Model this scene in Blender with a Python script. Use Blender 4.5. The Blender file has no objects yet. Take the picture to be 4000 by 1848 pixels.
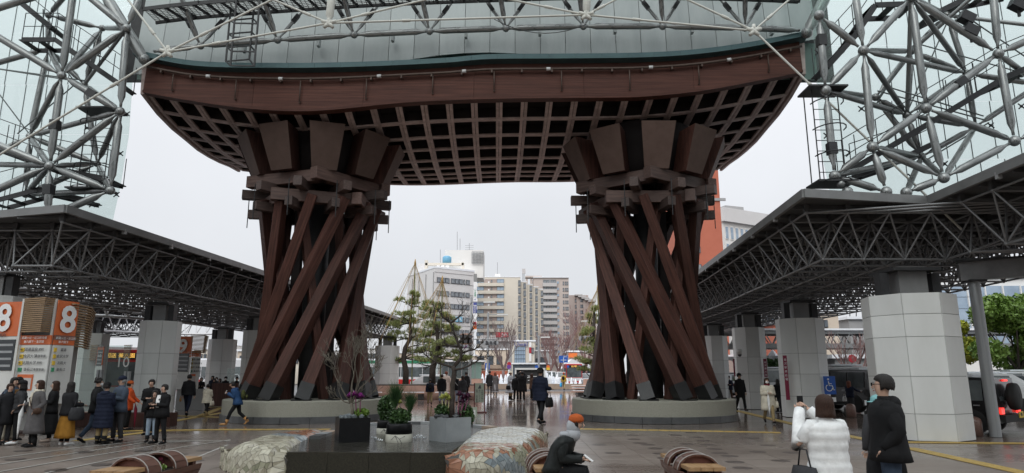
import bpy, bmesh, math, random
from mathutils import Vector, Matrix, Quaternion
R = random.Random(7)
rad = math.radians
PI = math.pi
sc = bpy.context.scene
COL = sc.collection

# ---------------------------------------------------------------- camera, sky, sun, exposure
FPX, CAMH, PITCH = 2600.0, 1.57, rad(11.64)
cam = bpy.data.cameras.new('camera'); camo = bpy.data.objects.new('camera', cam); COL.objects.link(camo)
camo.location = (0, 0, CAMH); camo.rotation_euler = (PI/2 + PITCH, 0, 0)
cam.lens = 36.0*FPX/4000.0; cam.sensor_width = 36.0; cam.clip_start = 0.05; cam.clip_end = 3000
sc.camera = camo
SUN_EL, SUN_AZ = rad(42), rad(200)
world = bpy.data.worlds.new('World'); sc.world = world; world.use_nodes = True
nt = world.node_tree; nt.nodes.clear()
wo = nt.nodes.new('ShaderNodeOutputWorld'); bg = nt.nodes.new('ShaderNodeBackground')
sky = nt.nodes.new('ShaderNodeTexSky'); sky.sky_type = 'NISHITA'; sky.sun_disc = False
sky.sun_elevation = SUN_EL; sky.sun_rotation = SUN_AZ; sky.dust_density = 4.0
mx = nt.nodes.new('ShaderNodeMixRGB'); mx.inputs[0].default_value = 0.95
# overcast cloud cover over the blue: smoothly brighter towards the zenith, as such skies are
tc_ = nt.nodes.new('ShaderNodeTexCoord'); sp_ = nt.nodes.new('ShaderNodeSeparateXYZ'); nt.links.new(tc_.outputs['Generated'], sp_.inputs[0])
pw_ = nt.nodes.new('ShaderNodeMath'); pw_.operation = 'POWER'; pw_.inputs[1].default_value = 2.0; pw_.use_clamp = True
mxz = nt.nodes.new('ShaderNodeMath'); mxz.operation = 'MAXIMUM'; mxz.inputs[1].default_value = 0.0
nt.links.new(sp_.outputs['Z'], mxz.inputs[0]); nt.links.new(mxz.outputs[0], pw_.inputs[0])
cl_ = nt.nodes.new('ShaderNodeMixRGB'); cl_.inputs[1].default_value = (7.3, 7.5, 7.85, 1); cl_.inputs[2].default_value = (19, 19.4, 20.4, 1)
nt.links.new(pw_.outputs[0], cl_.inputs[0])
cn_ = nt.nodes.new('ShaderNodeTexNoise'); cn_.inputs['Scale'].default_value = 2.2; cn_.inputs['Detail'].default_value = 5; nt.links.new(tc_.outputs['Generated'], cn_.inputs['Vector'])
cr_ = nt.nodes.new('ShaderNodeMapRange'); cr_.inputs[1].default_value = .3; cr_.inputs[2].default_value = .7; cr_.inputs[3].default_value = .94; cr_.inputs[4].default_value = 1.06
nt.links.new(cn_.outputs[0], cr_.inputs[0]); hs_ = nt.nodes.new('ShaderNodeHueSaturation'); nt.links.new(cr_.outputs[0], hs_.inputs['Value']); nt.links.new(cl_.outputs[0], hs_.inputs['Color']); nt.links.new(hs_.outputs[0], mx.inputs[2])
nt.links.new(sky.outputs[0], mx.inputs[1]); nt.links.new(mx.outputs[0], bg.inputs[0])
bg.inputs[1].default_value = 0.1
nt.links.new(bg.outputs[0], wo.inputs[0])
sun = bpy.data.lights.new('sun', 'SUN'); sun.energy = 1.4; sun.angle = rad(40); sun.color = (1, .98, .95)
suno = bpy.data.objects.new('sun', sun); COL.objects.link(suno)
suno.rotation_euler = (PI/2 - SUN_EL, 0, -SUN_AZ + PI)
sc.view_settings.view_transform = 'Standard'; sc.view_settings.look = 'None'
sc.view_settings.exposure = 0.08; sc.view_settings.gamma = 1.0; sc.view_settings.use_curve_mapping = False
sc.cycles.max_bounces = 6; sc.cycles.diffuse_bounces = 3; sc.cycles.glossy_bounces = 3
sc.cycles.transparent_max_bounces = 12; sc.cycles.caustics_reflective = False; sc.cycles.caustics_refractive = False

# measured directions of the place -> real positions in metres
SN, CS = math.sin(PITCH), math.cos(PITCH)
def W(px, py, d):
    u = (px-2000)/FPX; v = (924-py)/FPX
    return Vector((u*d, d*(CS - v*SN), CAMH + d*(SN + v*CS)))
def G(px, py, z=0.0):
    v = (924-py)/FPX
    return W(px, py, (z-CAMH)/(SN + v*CS))
def A(px, py, Y):
    v = (924-py)/FPX
    return W(px, py, Y/(CS - v*SN))

# ---------------------------------------------------------------- materials
MATS = {}
def mat(name, col, rough=.6, metal=0.0, col2=None, ns=6.0, mixf=.6, bump=0.0, bs=40.0, stretch=None, rvar=0.0,
        spec=None, emit=None, estr=0, coat=0, coords='Object', detail=4, trans=0, alpha=1, orand=0.0):
    if name in MATS: return MATS[name]
    m = bpy.data.materials.new(name); m.use_nodes = True; t = m.node_tree; N = t.nodes; L = t.links
    b = N['Principled BSDF']
    b.inputs['Base Color'].default_value = (*col, 1); b.inputs['Roughness'].default_value = rough
    b.inputs['Metallic'].default_value = metal
    if spec is not None: b.inputs['Specular IOR Level'].default_value = spec
    if coat: b.inputs['Coat Weight'].default_value = coat
    if trans: b.inputs['Transmission Weight'].default_value = trans
    if alpha < 1: b.inputs['Alpha'].default_value = alpha
    if emit: b.inputs['Emission Color'].default_value = (*emit, 1); b.inputs['Emission Strength'].default_value = estr
    if col2 or bump or rvar:
        tc = N.new('ShaderNodeTexCoord'); mp = N.new('ShaderNodeMapping')
        L.new(tc.outputs[coords], mp.inputs[0])
        if stretch: mp.inputs['Scale'].default_value = stretch
        nz = N.new('ShaderNodeTexNoise'); nz.inputs['Scale'].default_value = ns; nz.inputs['Detail'].default_value = detail
        nz.inputs['Roughness'].default_value = .62
        L.new(mp.outputs[0], nz.inputs['Vector'])
        if col2:
            r = N.new('ShaderNodeValToRGB'); r.color_ramp.elements[0].position = .5-.35*mixf; r.color_ramp.elements[1].position = .5+.35*mixf
            r.color_ramp.elements[0].color = (*col, 1); r.color_ramp.elements[1].color = (*col2, 1)
            L.new(nz.outputs[0], r.inputs[0]); L.new(r.outputs[0], b.inputs['Base Color'])
            if orand:      # every piece differs a little in tone
                oi = N.new('ShaderNodeObjectInfo'); om = N.new('ShaderNodeMapRange'); om.inputs[3].default_value = 1-orand; om.inputs[4].default_value = 1+orand; hv = N.new('ShaderNodeHueSaturation')
                L.new(oi.outputs['Random'], om.inputs[0]); L.new(om.outputs[0], hv.inputs['Value']); L.new(r.outputs[0], hv.inputs['Color']); L.new(hv.outputs[0], b.inputs['Base Color'])
        if rvar:
            mr = N.new('ShaderNodeMapRange'); mr.inputs[1].default_value = .35; mr.inputs[2].default_value = .65
            mr.inputs[3].default_value = max(.02, rough-rvar); mr.inputs[4].default_value = rough+rvar
            L.new(nz.outputs[0], mr.inputs[0]); L.new(mr.outputs[0], b.inputs['Roughness'])
        if bump:
            n2 = N.new('ShaderNodeTexNoise'); n2.inputs['Scale'].default_value = bs; n2.inputs['Detail'].default_value = 3
            L.new(mp.outputs[0], n2.inputs['Vector'])
            bp = N.new('ShaderNodeBump'); bp.inputs['Strength'].default_value = bump; bp.inputs['Distance'].default_value = .02
            L.new(n2.outputs[0], bp.inputs['Height']); L.new(bp.outputs[0], b.inputs['Normal'])
    MATS[name] = m
    return m

def glassmat(name, tint, cover, dif=(.8, .88, .86), lines=False, rough=.05):
    """thin architectural glass: lets light through with a tint, some of it hazy, with a surface reflection"""
    if name in MATS: return MATS[name]
    m = bpy.data.materials.new(name); m.use_nodes = True; t = m.node_tree; N = t.nodes; L = t.links; N.clear()
    out = N.new('ShaderNodeOutputMaterial'); tr = N.new('ShaderNodeBsdfTransparent'); tr.inputs[0].default_value = (*tint, 1)
    tl = N.new('ShaderNodeBsdfTranslucent'); tl.inputs[0].default_value = (*dif, 1)
    df = N.new('ShaderNodeBsdfDiffuse'); df.inputs[0].default_value = (*dif, 1)
    a = N.new('ShaderNodeMixShader'); a.inputs[0].default_value = .35
    L.new(tl.outputs[0], a.inputs[1]); L.new(df.outputs[0], a.inputs[2])
    m1 = N.new('ShaderNodeMixShader'); m1.inputs[0].default_value = cover
    L.new(tr.outputs[0], m1.inputs[1]); L.new(a.outputs[0], m1.inputs[2])
    gl = N.new('ShaderNodeBsdfGlossy'); gl.inputs['Roughness'].default_value = rough
    fr0 = N.new('ShaderNodeFresnel'); fr0.inputs[0].default_value = 1.5; ge = N.new('ShaderNodeNewGeometry'); iv = N.new('ShaderNodeMath'); iv.operation = 'SUBTRACT'; iv.inputs[0].default_value = 1.0; L.new(ge.outputs['Backfacing'], iv.inputs[1])
    fr = N.new('ShaderNodeMath'); fr.operation = 'MULTIPLY'; L.new(fr0.outputs[0], fr.inputs[0]); L.new(iv.outputs[0], fr.inputs[1])
    m2 = N.new('ShaderNodeMixShader'); L.new(fr.outputs[0], m2.inputs[0]); L.new(m1.outputs[0], m2.inputs[1]); L.new(gl.outputs[0], m2.inputs[2])
    L.new(m2.outputs[0], out.inputs[0])
    if lines:
        tc = N.new('ShaderNodeTexCoord'); w = N.new('ShaderNodeTexWave'); w.wave_type = 'BANDS'; w.bands_direction = 'X'
        w.inputs['Scale'].default_value = 4.5; L.new(tc.outputs['Object'], w.inputs['Vector'])
        mr = N.new('ShaderNodeMapRange'); mr.inputs[1].default_value = 0; mr.inputs[2].default_value = .12
        mr.inputs[3].default_value = min(1, cover+.28); mr.inputs[4].default_value = cover
        L.new(w.outputs[1], mr.inputs[0]); L.new(mr.outputs[0], m1.inputs[0])
    MATS[name] = m
    return m

M = lambda n: MATS[n]
mat('wood_dark', (.040, .017, .013), .6, spec=.3, col2=(.100, .042, .032), ns=3, stretch=(6, 6, .35), bump=.7, bs=14, mixf=.5, orand=.35)
mat('wood_fascia', (.062, .024, .018), .6, spec=.25, col2=(.125, .050, .036), ns=2.2, stretch=(.25, 5, 9), bump=.5, bs=10, mixf=.5, orand=.12)
mat('wood_light', (.42, .32, .295), .6, col2=(.66, .53, .50), orand=.15, ns=3, stretch=(1.2, 1.2, 1.2), bump=.4, bs=20)
mat('wood_bracket', (.072, .041, .034), .6, orand=.3, col2=(.165, .100, .083), ns=3, stretch=(5, 5, .5), bump=.5, bs=14, mixf=.7)
mat('wood_block', (.046, .030, .027), .6, orand=.3, col2=(.11, .072, .062), ns=4, stretch=(5, 5, .6), bump=.4, bs=14)
mat('wedge_face', (.090, .056, .045), .75, spec=.3, orand=.15, col2=(.135, .088, .073), ns=2.5, mixf=.9, bump=.15, bs=60)
mat('dark_steel', (.028, .028, .030), .5, col2=(.045, .045, .048), ns=4, metal=.2)
mat('boot_steel', (.016, .016, .017), .4, col2=(.028, .028, .029), ns=3, metal=.3)
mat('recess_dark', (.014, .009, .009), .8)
mat('silver_tube', (.17, .175, .175), .32, metal=.6, col2=(.40, .41, .405), ns=2.4, stretch=(3, 3, .6), orand=.12, rvar=.08, bump=.06, bs=30)
mat('canopy_tube', (.17, .17, .175), .42, metal=.3, col2=(.26, .26, .265), ns=2, rvar=.08)
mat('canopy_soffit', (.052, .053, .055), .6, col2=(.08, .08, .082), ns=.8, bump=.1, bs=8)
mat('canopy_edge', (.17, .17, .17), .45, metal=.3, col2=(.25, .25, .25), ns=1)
mat('pillar_panel', (.60, .605, .59), .5, col2=(.73, .74, .73), ns=1.1, mixf=.8, stretch=(1, 1, .4), orand=.09, bump=.05, bs=80, rvar=.06)
mat('pillar_core', (.24, .24, .24), .8)
mat('fascia_panel', (.34, .375, .375), .5, metal=.15, col2=(.47, .505, .50), ns=1.1, stretch=(1.6, 1, .35), mixf=.7, bump=.08, bs=30, rvar=.08, orand=.09)
mat('copper_teal', (.045, .085, .095), .55, metal=.3, col2=(.07, .13, .135), ns=2, mixf=1, bump=.2, bs=10)
mat('white_rod', (.62, .61, .55), .5, col2=(.74, .73, .68), ns=5)
mat('rust_pipe', (.075, .05, .04), .55, metal=.3, col2=(.12, .085, .07), ns=6)
mat('white_band', (.7, .7, .7), .5)
mat('aggregate', (.21, .205, .165), .7, col2=(.36, .35, .30), ns=45, mixf=.8, bump=.5, bs=90, detail=6)
mat('plinth_stone', (.06, .062, .065), .35, col2=(.10, .102, .105), ns=3, bump=.1, bs=50)
mat('granite_dark', (.008, .008, .007), .3, spec=.3, col2=(.055, .05, .036), ns=38, mixf=.9, bump=.12, bs=120, detail=6)
glassmat('dome_glass', (.90, .955, .94), .10, (.78, .86, .83))
glassmat('roof_glass', (.86, .90, .89), .35, (.7, .75, .74))
glassmat('green_glass', (.55, .70, .66), .75, (.50, .66, .61))
glassmat('clear_glass', (.88, .93, .92), .10, (.7, .78, .76))
mat('window_dark', (.05, .06, .075), .12, col2=(.12, .14, .16), ns=.6, spec=.8)
mat('snow', (.82, .84, .87), .8, bump=.3, bs=12)

# ---------------------------------------------------------------- object helpers
ORG = {}
def _org(p): return ORG.get(p.name, Vector((0, 0, 0))) if p is not None else Vector((0, 0, 0))
def link(o, parent=None):
    COL.objects.link(o)
    if parent is not None: o.parent = parent
    return o
def tag(o, label=None, cat=None, group=None, kind=None):
    if label: o['label'] = label
    if cat: o['category'] = cat
    if group: o['group'] = group
    if kind: o['kind'] = kind
    return o
def thing(name, label, cat, loc=(0, 0, 0), group=None, rotz=0.0):
    o = bpy.data.objects.new(name, None); o.empty_display_size = .2; COL.objects.link(o)
    o.location = loc; o.rotation_euler = (0, 0, rotz)
    ORG[o.name] = Vector(loc)
    return tag(o, label, cat, group)
def copy_tree(o, parent=None):
    c = o.copy(); COL.objects.link(c)
    if parent is not None: c.parent = parent
    if o.name in ORG: ORG[c.name] = ORG[o.name].copy()
    for ch in CH.get(o.name, []): copy_tree(ch, c)
    return c
CH = {}
def reg(o, parent):
    if parent is not None: CH.setdefault(parent.name, []).append(o)

def basis(p0, p1, up=(0, 0, 1)):
    z = (Vector(p1)-Vector(p0)); L = z.length; z.normalize()
    u = Vector(up)
    if abs(z.dot(u)) > .98: u = Vector((0, 1, 0)) if abs(z.y) < .9 else Vector((1, 0, 0))
    x = u.cross(z).normalized(); y = z.cross(x)
    return x, y, z, L

class MB:
    def __init__(s): s.v = []; s.f = []; s.m = []; s.mi = 0; s.sm = []
    def add(s, vs, fs, smooth=False):
        n = len(s.v); s.v += [tuple(p) for p in vs]
        for f in fs: s.f.append(tuple(i+n for i in f)); s.m.append(s.mi); s.sm.append(smooth)
        return s
    def box(s, c, d, rot=0.0, mtx=None):
        cx, cy, cz = c; a, b, h = d[0]/2, d[1]/2, d[2]/2
        vs = [Vector((x, y, z)) for z in (-h, h) for x, y in ((-a, -b), (a, -b), (a, b), (-a, b))]
        if rot: r = Matrix.Rotation(rot, 3, 'Z'); vs = [r @ v for v in vs]
        if mtx is not None: vs = [mtx @ v for v in vs]
        return s.add([(v.x+cx, v.y+cy, v.z+cz) for v in vs], [(0, 3, 2, 1), (4, 5, 6, 7), (0, 1, 5, 4), (1, 2, 6, 5), (2, 3, 7, 6), (3, 0, 4, 7)])
    def bar(s, p0, p1, w, h, up=(0, 0, 1), w1=None, h1=None):
        x, y, z, L = basis(p0, p1, up); p0 = Vector(p0); p1 = Vector(p1); w1 = w1 or w; h1 = h1 or h
        vs = [p0+x*a*w/2+y*b*h/2 for a, b in ((-1, -1), (1, -1), (1, 1), (-1, 1))]+[p1+x*a*w1/2+y*b*h1/2 for a, b in ((-1, -1), (1, -1), (1, 1), (-1, 1))]
        return s.add(vs, [(0, 3, 2, 1), (4, 5, 6, 7), (0, 1, 5, 4), (1, 2, 6, 5), (2, 3, 7, 6), (3, 0, 4, 7)])
    def tube(s, p0, p1, r, r1=None, n=6, caps=True):
        return s.loft([p0, p1], [r, r if r1 is None else r1], n, caps)
    def loft(s, pts, rs, n=8, caps=True, ell=None):
        """rings round a polyline; ell = list of y/x ratios"""
        pts = [Vector(p) for p in pts]; base = len(s.v); vs = []; fs = []
        px = None
        for i, p in enumerate(pts):
            d = (pts[min(i+1, len(pts)-1)]-pts[max(i-1, 0)])
            if d.length < 1e-9: d = Vector((0, 0, 1))
            d.normalize()
            if px is None:
                x = Vector((1, 0, 0)) if abs(d.x) < .8 else Vector((0, 1, 0))
            else: x = px
            x = (x - d*x.dot(d)).normalized(); y = d.cross(x); px = x
            e = ell[i] if ell else 1.0
            for k in range(n):
                a = 2*PI*k/n; vs.append(p + x*math.cos(a)*rs[i] + y*math.sin(a)*rs[i]*e)
        for i in range(len(pts)-1):
            for k in range(n):
                fs.append((i*n+k, i*n+(k+1) % n, (i+1)*n+(k+1) % n, (i+1)*n+k))
        s.add(vs, fs, n > 4)
        if caps:
            s.f.append(tuple(base+k for k in reversed(range(n)))); s.m.append(s.mi); s.sm.append(False)
            b2 = base+(len(pts)-1)*n
            s.f.append(tuple(b2+k for k in range(n))); s.m.append(s.mi); s.sm.append(False)
        return s
    def rings(s, rs, smooth=True, caps=True):
        """list of rings of equal point count"""
        n = len(rs[0]); base = len(s.v)
        vs = [p for r in rs for p in r]; fs = []
        for i in range(len(rs)-1):
            for k in range(n): fs.append((i*n+k, i*n+(k+1) % n, (i+1)*n+(k+1) % n, (i+1)*n+k))
        s.add(vs, fs, smooth)
        if caps:
            for f in (tuple(base+k for k in reversed(range(n))), tuple(base+(len(rs)-1)*n+k for k in range(n))):
                s.f.append(f); s.m.append(s.mi); s.sm.append(False)
        return s
    def lathe(s, c, prof, n=24, smooth=True, caps=True, sx=1, sy=1):
        c = Vector(c)
        return s.rings([[c+Vector((math.cos(2*PI*k/n)*r*sx, math.sin(2*PI*k/n)*r*sy, z)) for k in range(n)] for r, z in prof], smooth, caps)
    def prism(s, poly, z0, z1):
        n = len(poly); vs = [(x, y, z0) for x, y in poly]+[(x, y, z1) for x, y in poly]
        fs = [tuple(reversed(range(n))), tuple(range(n, 2*n))]+[(k, (k+1) % n, (k+1) % n+n, k+n) for k in range(n)]
        return s.add(vs, fs)
    def ball(s, c, r, n=8, m=6, sc3=(1, 1, 1), mtx=None):
        c = Vector(c); rs = []
        for j in range(m+1):
            t = PI*j/m; rr = max(math.sin(t), .02)
            ring = []
            for k in range(n):
                p = Vector((math.cos(2*PI*k/n)*rr*r*sc3[0], math.sin(2*PI*k/n)*rr*r*sc3[1], -math.cos(t)*r*sc3[2]))
                if mtx is not None: p = mtx @ p
                ring.append(c+p)
            rs.append(ring)
        return s.rings(rs, True, True)
    def quad(s, a, b, c, d): return s.add([a, b, c, d], [(0, 1, 2, 3)])
    def sweep(s, pts, w, h, side=None, up=(0, 0, 1)):
        """rectangular section along a polyline, section axes fixed: side (w) and up (h)"""
        pts = [Vector(p) for p in pts]; rs = []; up = Vector(up)
        for i, p in enumerate(pts):
            if side is None:
                d = pts[min(i+1, len(pts)-1)]-pts[max(i-1, 0)]; sd = d.cross(up).normalized()
            else: sd = Vector(side)
            rs.append([p-sd*w/2, p+sd*w/2, p+sd*w/2+up*h, p-sd*w/2+up*h])
        return s.rings(rs, False, True)
    def mesh(s, name, mats, off=Vector((0, 0, 0))):
        me = bpy.data.meshes.new(name)
        ox, oy, oz = off
        me.from_pydata([(x-ox, y-oy, z-oz) for x, y, z in s.v], [], s.f)
        for m in (mats if isinstance(mats, (list, tuple)) else [mats]):
            me.materials.append(MATS[m] if isinstance(m, str) else m)
        me.polygons.foreach_set('material_index', s.m); me.polygons.foreach_set('use_smooth', s.sm)
        me.update(); return me
    def build(s, name, mats, parent=None, loc=None, kind=None, label=None):
        org = _org(parent)
        off = Vector(loc) if loc is not None else org
        o = bpy.data.objects.new(name, s.mesh(name, mats, off))
        if parent is not None: o.parent = parent; o.location = off-org
        else: o.location = off
        COL.objects.link(o); ORG[o.name] = off.copy(); reg(o, parent)
        if kind: o['kind'] = kind
        if label: o['label'] = label
        return o

def place(me, name, parent, p, rot=None, scale=None):
    """an object sharing mesh data"""
    o = bpy.data.objects.new(name, me); org = _org(parent)
    o.location = Vector(p)-org
    if rot is not None:
        o.rotation_mode = 'QUATERNION'; o.rotation_quaternion = rot
    if scale is not None: o.scale = scale
    if parent is not None: o.parent = parent
    COL.objects.link(o); ORG[o.name] = Vector(p); reg(o, parent)
    return o
def beam(name, p0, p1, w, h, m, parent, up=(0, 0, 1), w1=None, h1=None, bev=0.0):
    """real-size bar whose own Z runs along it, so grain follows the length"""
    x, y, z, L = basis(p0, p1, up)
    b = MB().bar((0, 0, 0), (0, 0, L), w, h, (0, 1, 0), w1, h1)
    o = bpy.data.objects.new(name, b.mesh(name, m)); mt = Matrix((x, y, z)).transposed()
    o.rotation_mode = 'QUATERNION'; o.rotation_quaternion = mt.to_quaternion()
    o.location = Vector(p0)-_org(parent); o.parent = parent; COL.objects.link(o); reg(o, parent)
    ORG[o.name] = Vector(p0)
    if bev:
        md = o.modifiers.new('bevel', 'BEVEL'); md.width = bev; md.segments = 1
    return o
UNIT_TUBE = {}
def utube(m, n=7):
    if (m, n) not in UNIT_TUBE:
        UNIT_TUBE[(m, n)] = MB().tube((0, 0, 0), (0, 0, 1), 1, n=n).mesh('tube', m)
    return UNIT_TUBE[(m, n)]
def tube(name, p0, p1, r, m, parent, n=7):
    d = Vector(p1)-Vector(p0)
    return place(utube(m, n), name, parent, p0, Vector((0, 0, 1)).rotation_difference(d), (r, r, d.length))
def bigtube(name, p0, p1, r, m, parent, gap=.0, n=12, tip=.35, rt=.38):
    """steel tube with the tapered ends of a ball-node space frame"""
    p0 = Vector(p0); p1 = Vector(p1); d = p1-p0; L = d.length; z = d/L
    a = gap; b = L-gap; t = min(tip, (b-a)*.2)
    me = MB().loft([(0, 0, a), (0, 0, a+t*.35), (0, 0, a+t), (0, 0, b-t), (0, 0, b-t*.35), (0, 0, b)], [r*rt, r*rt, r, r, r*rt, r*rt], n).mesh(name, m)
    return place(me, name, parent, p0, Vector((0, 0, 1)).rotation_difference(d))
UNIT_BALL = {}
def ball(name, c, r, m, parent, n=12):
    if m not in UNIT_BALL: UNIT_BALL[m] = MB().ball((0, 0, 0), 1, n, 8).mesh(name, m)
    return place(UNIT_BALL[m], name, parent, c, None, (r, r, r))

def interp(tab, x):
    if x <= tab[0][0]: (a, b), (c, d) = tab[0], tab[1]
    elif x >= tab[-1][0]: (a, b), (c, d) = tab[-2], tab[-1]
    else:
        for (a, b), (c, d) in zip(tab, tab[1:]):
            if a <= x <= c: break
    return b+(d-b)*(x-a)/(c-a)
def smooth_interp(tab, x):
    n = len(tab); i = 0
    x = max(tab[0][0], min(tab[-1][0], x))
    while i < n-2 and x > tab[i+1][0]: i += 1
    def sl(k):
        if k <= 0: return (tab[1][1]-tab[0][1])/(tab[1][0]-tab[0][0])
        if k >= n-1: return (tab[-1][1]-tab[-2][1])/(tab[-1][0]-tab[-2][0])
        return (tab[k+1][1]-tab[k-1][1])/(tab[k+1][0]-tab[k-1][0])
    h = tab[i+1][0]-tab[i][0]; t = (x-tab[i][0])/h
    return (2*t**3-3*t**2+1)*tab[i][1]+(t**3-2*t**2+t)*h*sl(i)+(-2*t**3+3*t**2)*tab[i+1][1]+(t**3-t**2)*h*sl(i+1)

_txt = {}
def text(name, s, size, m, parent, mtx, ext=.004, align='CENTER', sx=1.0, bold=0.0):
    """flat lettering as a mesh, standing on the matrix (x right, y up, z out)"""
    key = (s, m, round(size, 4), align, ext, bold)
    if key not in _txt:
        c = bpy.data.curves.new('lettering', 'FONT'); c.body = s; c.size = size; c.align_x = align; c.align_y = 'CENTER'
        c.extrude = ext; c.resolution_u = 3; c.offset = bold
        o = bpy.data.objects.new('lettering', c); COL.objects.link(o)
        dg = bpy.context.evaluated_depsgraph_get(); dg.update()
        me = bpy.data.meshes.new_from_object(o.evaluated_get(dg)); bpy.data.objects.remove(o)
        me.materials.clear(); me.materials.append(MATS[m]); _txt[key] = me
    o = bpy.data.objects.new(name, _txt[key])
    q = mtx.copy(); q.translation = mtx.translation-_org(parent)
    o.matrix_local = q @ Matrix.Diagonal((sx, 1, 1, 1)); o.parent = parent; COL.objects.link(o)
    ORG[o.name] = mtx.translation.copy(); reg(o, parent)
    return o
def frame(o, x, y):
    x = Vector(x).normalized(); y = Vector(y); z = x.cross(y).normalized(); y = z.cross(x)
    m = Matrix((x, y, z)).transposed().to_4x4(); m.translation = Vector(o); return m
# ================================================================ ground
mat('asphalt', (.045, .047, .05), .35, col2=(.07, .072, .075), ns=2, rvar=.12, bump=.2, bs=60)
def paving_mat(name, c1, c2, r0, r1, wet=1.0):
    m = bpy.data.materials.new(name); m.use_nodes = True; t = m.node_tree; N = t.nodes; L = t.links; b = N['Principled BSDF']
    tc = N.new('ShaderNodeTexCoord'); g = N.new('ShaderNodeNewGeometry')
    n1 = N.new('ShaderNodeTexNoise'); n1.inputs['Scale'].default_value = .35; n1.inputs['Detail'].default_value = 5; n1.inputs['Roughness'].default_value = .6
    n2 = N.new('ShaderNodeTexNoise'); n2.inputs['Scale'].default_value = 28; n2.inputs['Detail'].default_value = 5
    mp = N.new('ShaderNodeMapping'); mp.inputs['Scale'].default_value = (.45, 1.3, 1); L.new(g.outputs['Position'], mp.inputs[0])
    L.new(mp.outputs[0], n1.inputs['Vector']); L.new(g.outputs['Position'], n2.inputs['Vector'])
    r = N.new('ShaderNodeValToRGB'); r.color_ramp.elements[0].position = .3; r.color_ramp.elements[1].position = .7
    r.color_ramp.elements[0].color = (*c1, 1); r.color_ramp.elements[1].color = (*c2, 1)
    mxx = N.new('ShaderNodeMath'); mxx.operation = 'MULTIPLY_ADD'; mxx.inputs[1].default_value = .6; mxx.inputs[2].default_value = .2
    ad = N.new('ShaderNodeMath'); ad.operation = 'MULTIPLY_ADD'; ad.inputs[1].default_value = .35
    L.new(n1.outputs[0], mxx.inputs[0]); L.new(n2.outputs[0], ad.inputs[0]); L.new(mxx.outputs[0], ad.inputs[2])
    sb = N.new('ShaderNodeMath'); sb.operation = 'SUBTRACT'; sb.inputs[1].default_value = .17
    L.new(ad.outputs[0], sb.inputs[0]); 
    oi = N.new('ShaderNodeObjectInfo'); o2 = N.new('ShaderNodeMath'); o2.operation = 'MULTIPLY_ADD'; o2.inputs[1].default_value = .22; o2.inputs[2].default_value = -.11
    L.new(oi.outputs['Random'], o2.inputs[0]); a3 = N.new('ShaderNodeMath'); a3.operation = 'ADD'; L.new(sb.outputs[0], a3.inputs[0]); L.new(o2.outputs[0], a3.inputs[1])
    L.new(a3.outputs[0], r.inputs[0]); L.new(r.outputs[0], b.inputs['Base Color'])
    mr = N.new('ShaderNodeMapRange'); mr.inputs[1].default_value = .38; mr.inputs[2].default_value = .62
    mr.inputs[3].default_value = r0; mr.inputs[4].default_value = r1; L.new(n1.outputs[0], mr.inputs[0])
    sx = N.new('ShaderNodeSeparateXYZ'); L.new(g.outputs['Position'], sx.inputs[0])          # rain reaches the stones from the open side only
    wy = N.new('ShaderNodeMapRange'); wy.interpolation_type = 'SMOOTHSTEP'; wy.inputs[1].default_value = 13; wy.inputs[2].default_value = 22; wy.inputs[3].default_value = 1.0; wy.inputs[4].default_value = .26
    L.new(sx.outputs['Y'], wy.inputs[0]); ml = N.new('ShaderNodeMath'); ml.operation = 'MULTIPLY'; L.new(mr.outputs[0], ml.inputs[0]); L.new(wy.outputs[0], ml.inputs[1])
    L.new(ml.outputs[0], b.inputs['Roughness'])
    n3 = N.new('ShaderNodeTexNoise'); n3.inputs['Scale'].default_value = 7; n3.inputs['Detail'].default_value = 6; L.new(g.outputs['Position'], n3.inputs['Vector'])
    bp = N.new('ShaderNodeBump'); bp.inputs['Strength'].default_value = .12; bp.inputs['Distance'].default_value = .008
    L.new(n3.outputs[0], bp.inputs['Height']); L.new(bp.outputs[0], b.inputs['Normal'])
    MATS[name] = m; return m
paving_mat('wet_paving', (.155, .122, .103), (.255, .212, .185), .22, .50)
paving_mat('wet_plaza', (.20, .145, .125), (.30, .23, .205), .14, .30)
mat('tactile_yellow', (.42, .29, .085), .5, col2=(.54, .39, .13), ns=5, rvar=.1)
mat('line_white', (.50, .49, .46), .5, col2=(.34, .33, .31), ns=8)

g = MB(); g.box((0, 300, -.55), (1800, 1400, 1.0)); tag(g.build('ground', 'asphalt'), kind='structure')
# station paving: brown wet slabs under the dome and the gate, pinkish stone beyond the gate
base = MB(); base.box((0, 1.5, -.027), (70, 63, .036)); pav = tag(base.build('paving', 'wet_paving'), kind='structure')
pl = MB(); pl.box((-1, 47.5, -.027), (26, 29, .038)); plaza = tag(pl.build('plaza', 'wet_plaza'), kind='structure')
pw, ph = .84, .84
pm = MB().box((0, 0, 0), (pw-.007, ph-.007, .016)).mesh('paver', 'wet_paving')
cnt = 0
for j in range(20):
    for i in range(-8, 8):
        x = (i+.5)*pw; y = 6.3+(j+.5)*ph
        if cnt >= 300: continue
        if (x+7.35)**2+(y-24.75)**2 < 9.5: continue
        place(pm, 'paver', pav, (x, y, -.001-.008+R.uniform(-.0008, .0008))); cnt += 1
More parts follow.
